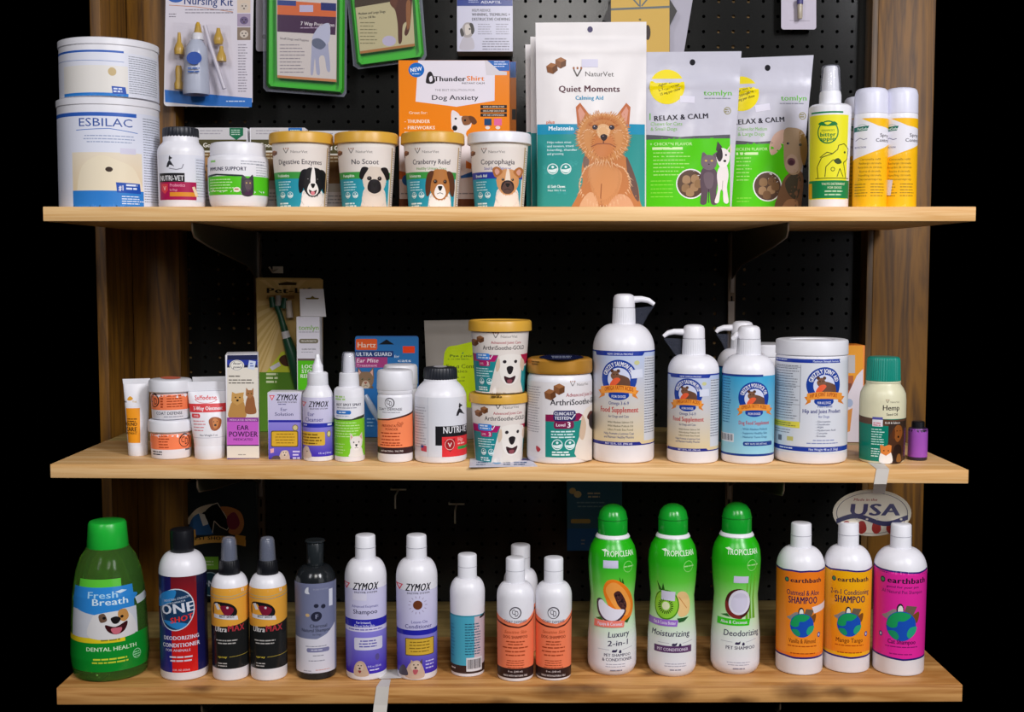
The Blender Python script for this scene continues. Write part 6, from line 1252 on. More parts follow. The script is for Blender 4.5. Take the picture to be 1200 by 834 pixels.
bear_emblem(P, 964, 451, 19, 'GRIZZLY JOINT AID', 'HIP & JOINT SUPPORT', 'FOR ALL DOGS'); P.text('Mini Pellets', 965, 477.6, 3.6, '#4a62a4', w=18, bold=1); P.text('Hip and Joint Product', 963, 484.2, 4.6, '#2a2f7c', w=47, bold=2); P.text('for Dogs', 964, 489.6, 3, '#4a5a9c', w=13, bold=1)
for i in range(6): P.text(('- Glucosamine', '- Chondroitin', '- MSM', '- Hyaluronic Acid', '- Curcumin', '- Bromelain')[i], 954.5, 495 + i * 3.4, 2.2, '#3c4668', w=(18, 17, 9, 25, 14, 12)[i], align='l', bold=1)
P.greek(952, 515.5, 976, 1, 2, '#7a86b8', 1.1); P.greek(945, 519, 980, 1, 2, '#7a86b8', 1.1); P.rect(905, 524, 1010, 529.5, '#243c9c'); P.text('Net Weight 48 oz (1.36kg)', 965, 528, 2.6, '#d4dcf2', w=36, bold=1); P.greek(915, 526, 931, 1, 2, '#d4dcf2', 1.3); P.done()
# ---- orange carton standing behind
b = BoxT('calming_carton', 'orange carton behind the wide jar and the green capped bottle', 'carton', 2, 982, 1011.5, 404.5, .05, Y=1.905, mat=plastic('orange_board', '#e07d1e', .45)); P = b.print(); P.rect(982, 404, 1011.5, 520, '#e39a34'); P.rect(990, 416, 1002, 437, '#b8b4b4'); P.rect(990, 440, 1000, 463, '#b0643c'); P.rect(991, 449, 998, 457, '#7a4a3a'); P.poly([(1004, 440), (1011.5, 432), (1011.5, 520), (990, 520), (990, 470)], '#ded6de'); P.ell(995, 472, 4.5, 5, '#a4b4d0'); P.poly([(990, 482), (999, 478), (996, 505), (990, 508)], '#d8924c'); P.done()
# ---- hemp oil bottle
b = Round('oil_bottle', 'cream and green oil bottle with teal screw cap', 'bottle', 2, 1033, 26.5, vb=544)
b.body(foot(25.5, 3) + [(490, 26.3), (468, 26.3), (460, 25.6), (454, 23), (450, 20), (448, 19.2), (446, 19.2)], plastic('cream_plastic', '#ddd9b8', .35)); b.lathe('neck_ring', [(447.5, 19.8), (445.5, 19.8)], plastic('cream_plastic', '#ddd9b8', .35)); b.lathe('cap', [(445.6, 19), (444.8, 19.6), (422, 18.8), (419, 18), (417.6, 16)], plastic('teal_cap', '#168a78', .3), ribs=1, seg=90)
P = b.print(PRINTG); P.rect(985, 491, 1085, 541, '#0f7a66'); P.poly([(985, 487.5), (1020, 490.5), (1045, 492), (1085, 490), (1085, 499), (1045, 499.5), (1020, 498), (985, 496)], '#5a3f30'); P.rect(1040, 494, 1085, 541, '#3a2c24')
naturvet(P, 1047, 472, 14, '#7a7464'); P.text('Hemp', 1043, 480.8, 6, '#2c2428', w=21, bold=1); P.text('Seed Oil', 1044, 487, 3, '#3c3438', w=14, bold=1); P.group('seal'); P.rect(1022, 489, 1033.5, 500, '#e0dce4'); P.rect(1022, 489, 1033.5, 492, '#5a5aa4'); P.greek(1023, 495.5, 1032, 2, 2.4, '#c86a7a', 1.2); P.group('label'); P.text('Krill & Salmon', 1045, 496.6, 2.4, '#e4dcd4', w=19, bold=1)
P.greek(1021, 503, 1036, 7, 2.9, '#bfe4da', 1.1); P.greek(1021, 526, 1031, 4, 2.8, '#cfeae2', 1.1); P.group('animal_picture'); P.blob([(1039, 541), (1040, 518), (1044, 505), (1050, 498), (1056, 502), (1058, 520), (1057, 541)], '#4a2e1e'); P.blob([(1046, 507), (1047.5, 500), (1051, 498), (1054.5, 501), (1055.5, 509), (1053, 516), (1050, 518), (1047.5, 514)], '#8a5024'); P.ell(1049.4, 505, .8, .8, '#1c1210', 6); P.ell(1053, 505, .7, .8, '#1c1210', 6); P.ell(1051.2, 512, 1.4, 1.4, '#1c1210', 8); P.blob([(1045, 503), (1047, 503), (1047, 514), (1044.6, 512)], '#5a3018'); P.blob([(1045, 541), (1047, 524), (1052, 521), (1055, 526), (1055, 541)], '#2a1c18'); P.blob([(1050, 541), (1051, 533), (1054, 533), (1055, 541)], '#8a5a2c'); P.blob([(1031, 542), (1032, 530), (1037, 527), (1043, 529), (1045, 542)], '#ece6e0'); P.poly([(1031, 523), (1032, 521), (1036, 523), (1041, 521), (1044, 522), (1043.5, 530), (1038, 534), (1032, 531)], '#d8803c'); P.ell(1035.5, 528, .8, .8, '#241c14', 6); P.ell(1040.5, 528, .8, .8, '#241c14', 6); P.group('label'); P.done()
# ---- purple bottle at the end of the shelf
b = Round('purple_bottle', 'slim purple bottle with dark cap at the end of the middle shelf', 'bottle', 2, 1075, 11, vb=540); b.body(foot(11, 1.5) + [(503, 11), (501, 10.2), (500, 7)], plastic('dark_violet', '#2a1c34', .35)); b.lathe('cap', [(500, 7.5), (494, 7.4), (493, 6)], BLACKP); P = b.print(); P.rect(1050, 503, 1100, 536, '#9a50b0'); P.done()
# ---- shelf talker with the oval tag
def talker(name, lab, top, lows, k, cat='shelf tag'):
    """paper strip lying on the shelf, folded over its front edge; lows = (uL, uR, v, Y) rungs below the edge"""
    p = [on_shelf(k, *q) for q in top]; c = (p[0] + p[1]) / 2; r = thing(name, lab, cat, c)
    up = Vector((0, 0, .0006)); a, b_, cc, d = [q - c + up for q in p]; yf = YF - .0012
    rungs = [(d, cc), (Vector((a.x, yf - c.y, a.z)), Vector((b_.x, yf - c.y, b_.z)))] + [(atY(l[0], l[2], l[3]) - c, atY(l[1], l[2], l[3]) - c) for l in lows]
    V, Fc = [], []
    for side in (Vector(), Vector((0, .0005, -.0004))):
        for x, y in rungs: V += [x + side, y + side]
    n = len(rungs) * 2
    for i in range(len(rungs) - 1): j = 2 * i; Fc += [(j, j + 1, j + 3, j + 2), (n + j, n + j + 2, n + j + 3, n + j + 1), (j, j + 2, n + j + 2, n + j), (j + 1, n + j + 1, n + j + 3, j + 3)]
    mesh_obj('paper_strip', V, Fc, plastic('strip_paper', '#d2ccc4', .55), r, 0)
    return r, c
r, c = talker('hanging_tag', 'oval patriotic tag on a paper strip hanging from the middle shelf', [(1025, 548.6), (1040, 548.7), (1033, 541), (1016, 541)], [(1024, 1039, 567, YF - .0012), (1023, 1037, 578, YF + .030)], 2)
tp_, bt_ = atY(1022, 572, YF + .026), atY(1022, 630, YF + .102); ex = Vector((1, 0, 0)); tn = ex.cross(bt_ - tp_).normalized(); tn = tn if tn.y < 0 else -tn
pl = Plane(tp_, tn, c); el = [(1022 + 46 * math.cos(2 * PI * i / 40), 601 + 27 * math.sin(2 * PI * i / 40)) for i in range(40)]
V = [pl.at(u, v, 0) for u, v in el] + [pl.at(u, v, -.001) for u, v in el]; o = mesh_obj('oval_card', V, [tuple(range(40)), tuple(range(79, 39, -1))] + [(i, (i + 1) % 40, (i + 1) % 40 + 40, i + 40) for i in range(40)], plastic('tag_board', '#ebe2cc', .5), r, 0); fix_normals(o)
P = Print(pl, r); P.ell(1022, 601, 44.5, 25.6, '#ece3ce', 40); P.ring(1022, 601, 41.2, 42, '#4a4458', 44, sy=.575)
for x in (992, 1010, 1027, 1044): P.blob([(x - 3, 611), (x + 3, 611), (x + 5.5, 620), (x + 1, 625), (x - 3, 624), (x - 5.5, 619)], '#a8322c')
tp = [(980 + i * 4.2, 606 - 4.5 * math.sin((i - 1) / 17 * PI * 2)) for i in range(21)]; P.poly(tp + [(x, y + 5.6) for x, y in tp[::-1]], '#3a3a62')
for x in (1004, 1016, 1028, 1056): P.ell(x, 608, 1.6, 1.3, '#d8d0c0', 10)
P.text('Made in the', 1014, 586.6, 3, '#a83c34', w=28, shear=.3, bold=1); P.text('USA', 1025, 603.6, 13.5, '#3c3a68', w=60, bold=2, shear=.12); P.done({'label': 'tag_print'})

# ================================================================== lowest shelf
# ---- green dental rinse bottle, cut by the picture's left edge
GLQ = plastic('green_liquid_bottle', '#7cc058', .1, .6, trans=.85, ior=1.15)
b = Round('rinse_bottle', 'translucent green pet mouthwash bottle with bright green cap', 'bottle', 3, 130, 43, vb=800)
b.body(foot(42, 5) + [(760, 44), (720, 42.5), (690, 40.5), (665, 36.5), (650, 31), (643, 26), (639, 23.5)], GLQ)
b.lathe('cap', [(640, 22.6), (638.5, 23.4), (620, 22), (612, 21.4), (610, 20), (609.2, 17)], plastic('bright_green_cap', '#22b83a', .3))
P = b.print(PRINTG, r=42.5, dv=4)
P.rect(95, 681, 145, 691, '#5cc43a'); P.rect(90, 690, 158, 718, '#2f86d2'); P.rect(90, 716, 160, 748, '#c9ccd4'); P.blob([(92, 714), (120, 722), (140, 718), (158, 708), (158, 700), (92, 700)], '#2f86d2')
P.text('Fresh', 141, 702.5, 7.5, '#a8d4f0', w=38, align='r', bold=1); P.text('Breath', 152, 710.5, 7.5, '#d6ecf8', w=44, align='r', bold=1); P.group('logo'); P.poly([(137, 696), (145, 694), (151, 695.6), (143, 698)], '#cfe4f2'); P.group('label')
P.rect(84, 748, 146, 755, '#e0c824'); P.greek(120, 750, 141, 1, 3, '#8a8420', 1.8); P.rect(78, 754, 190, 788, '#118a2c'); P.rect(146, 747, 190, 756, '#118a2c'); P.text('DENTAL HEALTH', 158, 763.5, 4.5, '#d4f0cc', w=58, align='r', bold=1); P.greek(110, 772, 149, 2, 4, '#c8d43a', 1.8, align='c'); P.group('seal'); P.ring(158, 772, 5, 5.8, '#9ad8a8', 18); P.greek(154.5, 769.5, 161, 3, 2.6, '#9ad8a8', 1.1); P.group('label')
P.group('animal_picture'); P.blob([(108, 748), (110, 726), (118, 720), (142, 718), (152, 722), (158, 735), (156, 748)], '#d8d6d6'); P.blob([(140, 718), (148, 717), (151, 726), (146, 731), (140, 727)], '#c08a4a'); P.blob([(118, 722), (124, 720), (127, 728), (120, 730)], '#6a5040'); P.ell(143.5, 725, 2, 1.7, '#1c1716', 10); P.ell(124, 725, 2, 1.7, '#1c1716', 10); P.blob([(131, 726), (137, 724), (142, 727), (139, 732), (134, 732)], '#1c1718'); P.blob([(125, 733), (136, 736), (149, 731), (146, 741), (137, 745), (128, 741)], '#3a1418'); P.blob([(131, 738), (137, 737), (143, 738), (140, 744), (134, 744)], '#c86878'); P.group('label'); P.done()
P = b.print(base=.0006, r=42.5, dv=4); sticker(P, 166, 709, 12, 9, -14, '#c4ccd4'); P.done()
# ---- deodorizing conditioner
def oneshot(lab, u, vb, r, d, full):
    b = Round('conditioner_bottle', lab, 'bottle', 3, u, r, vb=vb); s_ = r / 27
    b.body(foot(r, 3) + [(668 + d, r)] + arc_sh(668 + d, r, 645 + d, 13 * s_, 10), WHITE)
    b.lathe('cap', [(646 + d, 12.8 * s_), (645 + d, 13.4 * s_), (624 + d, 13.6 * s_), (620 + d, 13.2 * s_), (619 + d, 11.5 * s_)], BLACKP)
    P = b.print(PRINTG)
    if full:
        P.rect(u - r * 2.2, 676, u + r * 2.2, 788, '#1d1a52', '#2a2a78'); P.rect(u - r * .5, 676, u + r * .55, 788, '#6a1a24', '#d8201c', 8); P.rect(u + r * .55, 676, u + r * 2.2, 788, '#151637', '#1c1c52')
        P.group('emblem'); P.ell(u - 9, 714.5, 22, 25, '#c8d4e0', 34, .25); P.ell(u - 9, 714.5, 20.8, 23.8, '#1c3a5c', 34, .25); P.blob([(u - 27, 705), (u - 20, 694), (u - 8, 692), (u - 14, 706), (u - 27, 714)], '#2a80c0'); P.blob([(u - 22, 728), (u - 8, 737), (u + 4, 732), (u - 6, 729)], '#2a80c0'); P.group('label')
        P.text('INDUSTRIAL STRENGTH', u - 8, 703, 2.4, '#c0ccdc', w=32, rot=.2, bold=1); P.text('ODOR ELIMINATOR', u - 9, 707, 2, '#c0ccdc', w=24, rot=.2, bold=1)
        P.text('ONE', u - 7, 718.5, 11, '#d8dce8', w=42, rot=.12, bold=2); P.text('SHOT', u - 2, 728, 6.2, '#e0342c', w=27, rot=.2, bold=2, shear=.15)
        P.text('DEODORIZING', u + 17, 749, 4.4, '#d8d4e4', w=44, align='r', bold=2, rot=.03); P.text('CONDITIONER', u + 17.5, 757.5, 4.6, '#d8d4e4', w=47, align='r', bold=2, rot=.03); P.text('FOR ANIMALS', u + 7, 763.5, 2.8, '#c8c4d8', w=30, align='r', bold=1); P.greek(u - 18, 769, u + 11, 2, 4.4, '#d0c8d4', 1.8, align='c'); P.text('12 FL. OZ. (355ml)', u - 4, 786, 2, '#d8c8d0', w=20, bold=1)
    else:
        P.rect(u - r * 2.2, 676 + d, u + r * 2.2, 788, '#12142c'); P.ell(u + 4, 700 + d, 16, 16, '#1f4a5c', 24); P.ring(u + 4, 700 + d, 15, 16.4, '#8aa0b0', 26); P.text('ONE', u + 4, 704 + d, 8, '#b8c0cc', w=24, bold=2)
    P.done()
oneshot('dark blue and red deodorizing conditioner bottle with black cap', 216.5, 798, 27.2, 0, True)
# ---- detangling sprays
def ultra(lab, u, vb):
    r = 21.5
    b = Round('spray_bottle', lab, 'bottle', 3, u, r, vb=vb, group='yellow and black detangling sprays')
    b.body(foot(r - .6, 3) + [(692, 22)] + arc_sh(692, 22, 671, 12.5, 10), WHITE)
    b.lathe('collar', [(672, 12), (671, 12.6), (658, 11.4), (655.5, 10.6), (655, 9)], BLACKP, ribs=1, seg=64); b.lathe('nozzle', [(655, 7.6), (640, 7.2), (633, 6.6), (631, 5)], plastic('navy_nozzle', '#23304a', .3)); b.lathe('overcap', [(655.2, 9.6), (645, 9.2), (633, 8.4), (629.6, 7), (628.6, 4.5)], CLEAR)
    P = b.print(PRINTG, r=21.8); P.rect(u - 44, 690, u + 44, 738, '#e2a23c'); P.poly([(u - 44, 732), (u - 20, 735), (u, 734), (u + 12, 732), (u + 20, 729), (u + 44, 727), (u + 44, 784), (u - 44, 784)], '#1e1f1f'); P.line([(u - 30, 697), (u, 699), (u + 22, 694)], .9, '#b8a878'); P.line([(u - 30, 701), (u, 702), (u + 22, 698)], .7, '#8a9490')
    P.group('emblem'); P.blob([(u - 18, 707), (u - 6, 706), (u + 4, 710), (u + 8, 718), (u + 2, 724), (u - 18, 722)], '#1c1a1c'); P.poly([(u - 18, 709), (u - 12, 708), (u - 5, 720), (u - 18, 721)], '#e8a43c'); P.poly([(u - 17, 708), (u - 14, 707), (u - 11, 714), (u - 14, 715)], '#d8d4d8'); P.blob([(u - 11, 711), (u - 3, 710), (u + 4, 714), (u + 1, 720), (u - 6, 721)], '#7a1c34'); P.ell(u - 3, 712, 1.4, 1.4, '#d8ccd0', 8); P.poly([(u - 18, 720), (u + 8, 722), (u + 9, 727), (u - 18, 724.5)], '#d8d6dc'); P.group('label'); P.text('BEST SHOT', u - 4, 724, 2.6, '#2a2226', w=18, rot=-.05, bold=2)
    P.text('Ultra', u - 11.5, 740.5, 6, '#d8d4d4', w=16, bold=2, shear=.1); P.text('MAX', u + 7, 740, 7, '#a8323c', w=21, bold=2); P.greek(u - 17, 750, u + 9, 2, 3.4, '#b8b4b0', 1.3, align='c'); P.text('spray', u - 10, 771, 2.2, '#d8c040', w=12); P.line([(u - 2, 770), (u + 22, 768)], .5, '#b09a3c'); P.greek(u - 15, 777, u - 3, 2, 3, '#b8b4b0', 1.2); P.done()
ultra('yellow and black spray bottle beside the deodorizing conditioner', 271, 798.5)
ultra('yellow and black spray bottle beside the charcoal shampoo', 315.5, 798.5)
# ---- charcoal shampoo
b = Round('shampoo_bottle', 'dark bottle with slate blue and white charcoal shampoo label', 'bottle', 3, 371, 24, vb=797.5)
b.body(foot(23, 3) + [(681, 24)] + arc_sh(681, 24, 661, 11, 9), plastic('smoked_plastic', '#1d2023', .18)); flip_cap(b, 661, 634, 9.6, 10, plastic('smoked_cap', '#23282b', .25), lip=False); b.lathe('cap_top', [(634, 11.6), (633, 11.8), (632, 11)], plastic('smoked_cap', '#23282b', .25))
P = b.print(r=23.6); P.rect(325, 684, 392.5, 751, '#6f7492', '#747a98'); P.poly([(325, 747), (372, 749), (383, 744), (392.5, 733), (392.5, 789), (325, 789)], '#d4d2dc'); P.rect(392.6, 684, 420, 789, '#8a8ea8')
P.group('logo'); P.blob([(359, 695), (360, 690), (363, 688), (363, 693), (364, 696)], '#d0d2dc'); P.group('label'); P.text('BOBBI PANTER', 377, 691.6, 1.7, '#8f93ab', w=18, bold=1); P.group('paw_logo'); P.ell(371.5, 722.5, 6.6, 5.6, '#26283a', 18, -.4); P.ell(371.5, 710, 2.8, 2.4, '#26283a', 12); P.ell(379.5, 711, 2.8, 2.6, '#26283a', 12); P.ell(361.5, 721, 2.6, 2, '#c8a878', 10); P.group('label'); P.text('F', 372, 725, 5, '#8a8ea8', w=4)
P.text('Charcoal', 374, 735.5, 3.8, '#2c2e40', w=21, bold=1); P.text('Natural Shampoo', 371, 740.6, 3.8, '#2c2e40', w=36, bold=1); P.text('for Dogs', 372, 744.6, 2, '#3c3e52', w=10, bold=1); P.greek(359, 757, 385, 1, 2, '#8a8a98', 1); P.rect(360, 759.5, 386, 764.5, '#7a7a9e', r=2); P.greek(365, 761.2, 381, 1, 2, '#c8c8dc', 1.2); P.greek(367, 768, 380, 1, 2, '#8a8a98', 1); P.greek(362, 774, 384, 1, 2, '#8a8a98', 1); P.greek(356, 786, 366, 2, 2.6, '#8a8a98', .9); P.greek(370, 785, 390, 1, 2, '#c08a80', .9); sticker(P, 388, 702, 4, 20, 0, '#d6d8e4'); P.done()
# ---- violet enzyme bottles
def zbottle(lab, u, vb, r, art):
    b = Round('shampoo_bottle', lab, 'bottle', 3, u, r, vb=vb, group='violet gradient bottles'); b.body(foot(r - 1, 3) + [(675, r)] + arc_sh(675, r, 653.5, 12.5, 10), WHITE); flip_cap(b, 654, 626, 12, 11.6); P = b.print(PRINTG, r=r); art(P, u); P.done(); return b
def zs(P, u):
    P.rect(u - 48, 690, u + 48, 788, '#cdcbe6', '#c2bce4'); P.rect(u - 48, 726, u + 48, 735, '#2a28a8'); P.rect(u - 48, 736, u + 48, 740.5, '#d8d4ec'); P.rect(u - 48, 740.5, u + 48, 790, '#8a82d8', '#3a22ac', 10); zymox_word(P, u - 3, 691.5, 37); sticker(P, u - 7, 699.5, 16, 8, 2); P.text('Advanced Enzymatic', u - 1, 712, 3, '#6a68a0', w=33, bold=1); P.text('Shampoo', u - 1, 719.5, 5, '#24224a', w=30, bold=1); P.text('For Irritated,', u - 3, 731, 2.7, '#d8d8f4', w=18, bold=1); P.text('Dry or Itchy Skin', u - 2, 734.8, 2.7, '#d8d8f4', w=25, bold=1); P.greek(u - 20, 737.4, u + 20, 1, 2, '#6a64b0', 1.3); P.rect(u - 14, 747.5, u + 19, 762, '#d4d2e4', r=2); P.greek(u - 9, 750.5, u + 13, 3, 3.3, '#5a54a8', 1.4, align='c'); P.ell(u + 13, 771, 3, 4, '#5a5090', 12)
    P.group('animal_picture'); P.blob([(u - 14, 792), (u - 14, 781), (u - 9, 775), (u - 3, 776), (u + 1, 784), (u + 2, 792)], '#c4a890'); P.ell(u - 8, 782, 4.6, 5, '#d0b8a4', 14); P.ell(u - 9.6, 780, .8, .8, '#241c1c', 6); P.ell(u - 6.2, 780, .8, .8, '#241c1c', 6); P.ell(u - 8, 783.5, 1.4, 1.1, '#241c1c', 8); P.blob([(u - 10, 786), (u - 6, 786), (u - 8, 789)], '#8a3a3c'); P.group('label'); P.text('12 fl. oz. (355 ml)', u + 10, 782.5, 2.2, '#d4d0f0', w=18, bold=1); P.greek(u + 4, 785, u + 16, 1, 2.4, '#d4d0f0', 1.4)
def zc(P, u):
    P.rect(u - 48, 692, u + 48, 788, '#d0cee8', '#b8b2e0'); P.rect(u - 48, 738.5, u + 48, 744.5, '#2626a4'); P.rect(u - 48, 744.5, u + 48, 790, '#8a82d8', '#3a22ac', 10); zymox_word(P, u - 1, 692.5, 37)
    P.group('sun_emblem'); P.ell(u + 1, 709, 5.6, 5.4, '#6a3a24')
    for i in range(14): t = i * 2 * PI / 14; P.line([(u + 1 + 8.4 * math.cos(t), 709 + 8.2 * math.sin(t)), (u + 1 + 11 * math.cos(t), 709 + 10.8 * math.sin(t))], .6, '#8a7a9a')
    P.group('label'); P.text('Leave-On', u + 3, 730.5, 3.4, '#6a68a0', w=20, bold=1); P.text('Conditioner', u + 2, 736.5, 4.6, '#4a4884', w=34, bold=1); P.group('gold_panel'); P.rect(u - 14, 748, u + 20, 768.5, '#6a5420', r=1.5); P.rect(u - 13, 749, u + 19, 767.5, '#d6ae3c'); P.group('label'); P.greek(u - 10, 752, u + 16, 4, 3.6, '#8a6c20', 1.3, align='c')
    P.group('animal_picture'); P.blob([(u - 14, 794), (u - 12, 783), (u - 7, 776), (u + 1, 774), (u + 6, 780), (u + 8, 794)], '#c8ac98'); P.ell(u - 2, 781, 6, 6, '#d4bca8', 16); P.poly([(u - 8, 777), (u - 7, 773), (u - 4, 776)], '#c0a088'); P.poly([(u + 3, 776), (u + 6, 772), (u + 6, 779)], '#5a4a44'); P.ell(u - 4, 779, .9, .9, '#241c1c', 6); P.ell(u + 1, 779, .9, .9, '#241c1c', 6); P.ell(u - 2, 782.5, 1.6, 1.2, '#241c1c', 8); P.blob([(u - 5, 785), (u + 1, 785), (u - 1, 790), (u - 4, 790)], '#b85a64'); P.blob([(u - 22, 792), (u - 20, 784), (u - 16, 780), (u - 12, 786), (u - 12, 792)], '#4a4454'); P.group('label'); P.greek(u + 10, 775, u + 21, 3, 4, '#c8c4ee', 1.4)
zbottle('white and violet shampoo bottle with square cap beside the charcoal shampoo', 429.5, 798, 24.4, zs)
zbottle('white and violet conditioner bottle with brown sun emblem', 489, 798, 24.2, zc)
# ---- teal label bottle turned back to front
b = Round('shampoo_bottle', 'white bottle turned to its teal and barcode side', 'bottle', 3, 548, 20, vb=793.5); b.body(foot(19.5, 2) + [(693, 20.5)] + arc_sh(693, 20.5, 676, 11.2, 9), WHITE); flip_cap(b, 676.5, 648.5, 11, 11)
P = b.print(r=20.3); P.rect(500, 722.5, 572, 781, '#4aa4bc'); P.rect(556, 722.5, 590, 781, '#c8b4bc'); P.rect(500, 780, 590, 789.5, '#3a2622'); P.rect(500, 721.5, 590, 723, '#2a8aa0'); P.poly([(562, 724), (567.5, 720.5), (567.5, 724.5), (562, 726)], '#2a2426'); P.greek(545, 731, 565, 12, 3.2, '#2a5a70', 1.2, ragged=.3); P.greek(528.5, 733, 533, 10, 4, '#2f7a92', 1.1); P.greek(529, 783.5, 534, 1, 2, '#d8ccc8', 1.5)
P.group('barcode'); P.rect(546.5, 771, 565, 787, '#d8d6da')
for i in range(10): P.rect(548 + i * 1.65, 773, 548.8 + i * 1.65 + (i % 3) * .2, 784, '#4a4448')
P.group('label'); P.done()
# ---- orange dog shampoos
def cdb(lab, u, vb, r, d, full):
    b = Round('shampoo_bottle', lab, 'bottle', 3, u, r, vb=vb, group='orange label dog shampoos'); b.body(foot(r - .8, 3) + [(697 + d, r)] + arc_sh(697 + d, r, 681 + d, 11.4, 9), WHITE); flip_cap(b, 681.5 + d, 652.5 + d, 11.2, 11.2)
    P = b.print(r=r)
    P.poly([(u - 45, 716 + d), (u - r * .98, 722 + d), (u - 8, 729 + d), (u + 3, 731 + d), (u + 14, 727 + d), (u + r * .98, 719 + d), (u + 45, 716 + d), (u + 45, 784 + d), (u - 45, 784 + d)], '#f5825a'); P.poly([(u - 45, 716 + d), (u - r * .98, 728 + d), (u - 8, 733 + d), (u + 4, 734.4 + d), (u + 13, 732 + d), (u + r * .98, 723 + d), (u + 45, 718 + d), (u + 45, 720 + d), (u + r * .98, 725.5 + d), (u + 13, 734 + d), (u + 4, 736 + d), (u - 8, 735 + d), (u - r * .98, 730.5 + d), (u - 45, 719 + d)], '#4a2018'); P.rect(u - 45, 783.5 + d, u + 45, 795 + d, '#33201e')
    if full:
        cd_logo(P, u, 718, 7, '#3a3240'); P.text('COAT DEFENSE', u, 729.3, 2.9, '#5a566a', w=28, bold=1, bow=-1); P.text('Sensitive Skin', u, 742.5, 3.6, '#b84a24', w=28, shear=.3, bold=1); P.text('DOG SHAMPOO', u, 748.3, 3.3, '#8a2a12', w=31, bold=2); P.greek(u - 11, 751.5, u + 11, 2, 3.2, '#a03a18', 1.3, align='c'); P.greek(u - 15, 758.5, u + 15, 1, 3, '#a03a18', 1.4, align='c'); P.greek(u - 14, 763, u + 14, 2, 4.4, '#a03a18', 1.4, align='c'); P.greek(u - 12, 774, u + 12, 4, 2.7, '#a03a18', .9, align='c'); P.text('8 oz. (240 ml)', u, 788, 2, '#d8c8c4', w=18, bold=1); P.text('MADE WITH NATURAL OILS', u, 793, 2.1, '#e0d4d0', w=31, bold=1)
    P.done()
cdb('white dog shampoo bottle with orange label, nearer the teal label bottle', 604, 799.5, 21.8, 0, True)
cdb('white dog shampoo bottle with orange label, nearer the papaya bottle', 648.5, 798.5, 21.4, 0, True)
cdb('orange label shampoo bottle standing behind the other two', 610, 766, 20, -15, False)
# ---- green gradient bottles with fruit
def tropi(lab, u, vb, d, art, iv=0):
    b = Round('shampoo_bottle', lab, 'bottle', 3, u, 28, vb=vb, group='green gradient bottles with fruit'); G1, G2 = '#23b512', '#2cc016'
    pr = [(None, 22), (('z', 3), 25.5), (('z', 9), 28), (770 + d, 28.3), (742 + d, 28.2), (718 + d, 26.4), (696 + d, 25.2), (676 + d, 27.2), (656 + d, 28.4), (645 + d, 27.4), (638 + d, 25.4), (632 + d, 22), (627 + d, 18.8), (625.5 + d, 18.4)]
    cl = ['#dcdce2', '#e2e1e8', '#e4e2ea', '#e4e3ea', '#dfe4e0', '#c2e4b4', '#9adc7c', '#5cc83c', '#2cb41c', '#27b016', G1, G1, G1, G1]
    b.body(pr, MATS.get('gloss_gradient') or colmat('gloss_gradient', .28), cols=cl, skip=2)
    b.lathe('neck_ring', [(629 + d, 19.6), (627.5 + d, 20.2), (625 + d, 18.8), (624 + d, 17.6)], WHITE); b.lathe('cap', [(625 + d, 17), (624 + d, 17.4), (606 + d, 17.2), (598 + d, 15.2), (593 + d, 11), (590.6 + d, 6), (590 + d, 2)], plastic('leaf_green_cap', '#16a02c', .22)); b.lathe('cap_seam', [(607.4 + d, 17.5), (606.6 + d, 17.5)], plastic('dark_green_seam', '#0e7a20', .4))
    P = b.print(PRINTG, r=28, dv=4)
    P.text('TROPICLEAN', u + 9, 652.5 + d, 6.4, '#e4f2dc', w=41, bold=1); P.poly([(u - 14, 645.5 + d), (u - 9, 644 + d), (u - 5, 646.5 + d), (u - 10, 647 + d)], '#e4f2dc'); P.group('seal'); P.ring(u + 18, 665 + d, 6, 6.8, '#8fd874', 20); P.greek(u + 13, 664 + d, u + 24, 1, 2, '#a8e090', 1.5); P.group('label')
    art(P, u, d); q = d + iv; P.line([(u - 16, 754 + q), (u - 3, 754.5 + q)], .5, '#a8a8b4'); P.line([(u + 12, 754.5 + q), (u + 23, 752 + q)], .5, '#a8a8b4'); P.group('pet_icons'); P.blob([(u, 757 + q), (u + 1, 754.5 + q), (u + 4, 754.6 + q), (u + 6, 753.4 + q), (u + 5, 757 + q)], '#3c3450'); P.blob([(u + 8, 758 + q), (u + 8.6, 755 + q), (u + 10.4, 755 + q), (u + 10.6, 758 + q)], '#3c3450'); P.group('label')
    P.greek(u - 10, 778 + d, u + 18, 2, 2.8, '#a4a2b2', .9, align='c'); P.greek(u - 2, 785 + d, u + 12, 1, 2, '#7a788c', 1.2); P.done()
def fruit_banner(P, u, v, w, col, txt): P.group('banner'); P.poly([(u - w / 2, v - 4), (u + w / 2, v - 3.6), (u + w / 2 - 1.5, v + 4), (u - w / 2, v + 4)], col); P.group('label'); P.text(txt, u, v + 1.8, 3.6, '#e8e0f0', w=w * .85, bold=1)
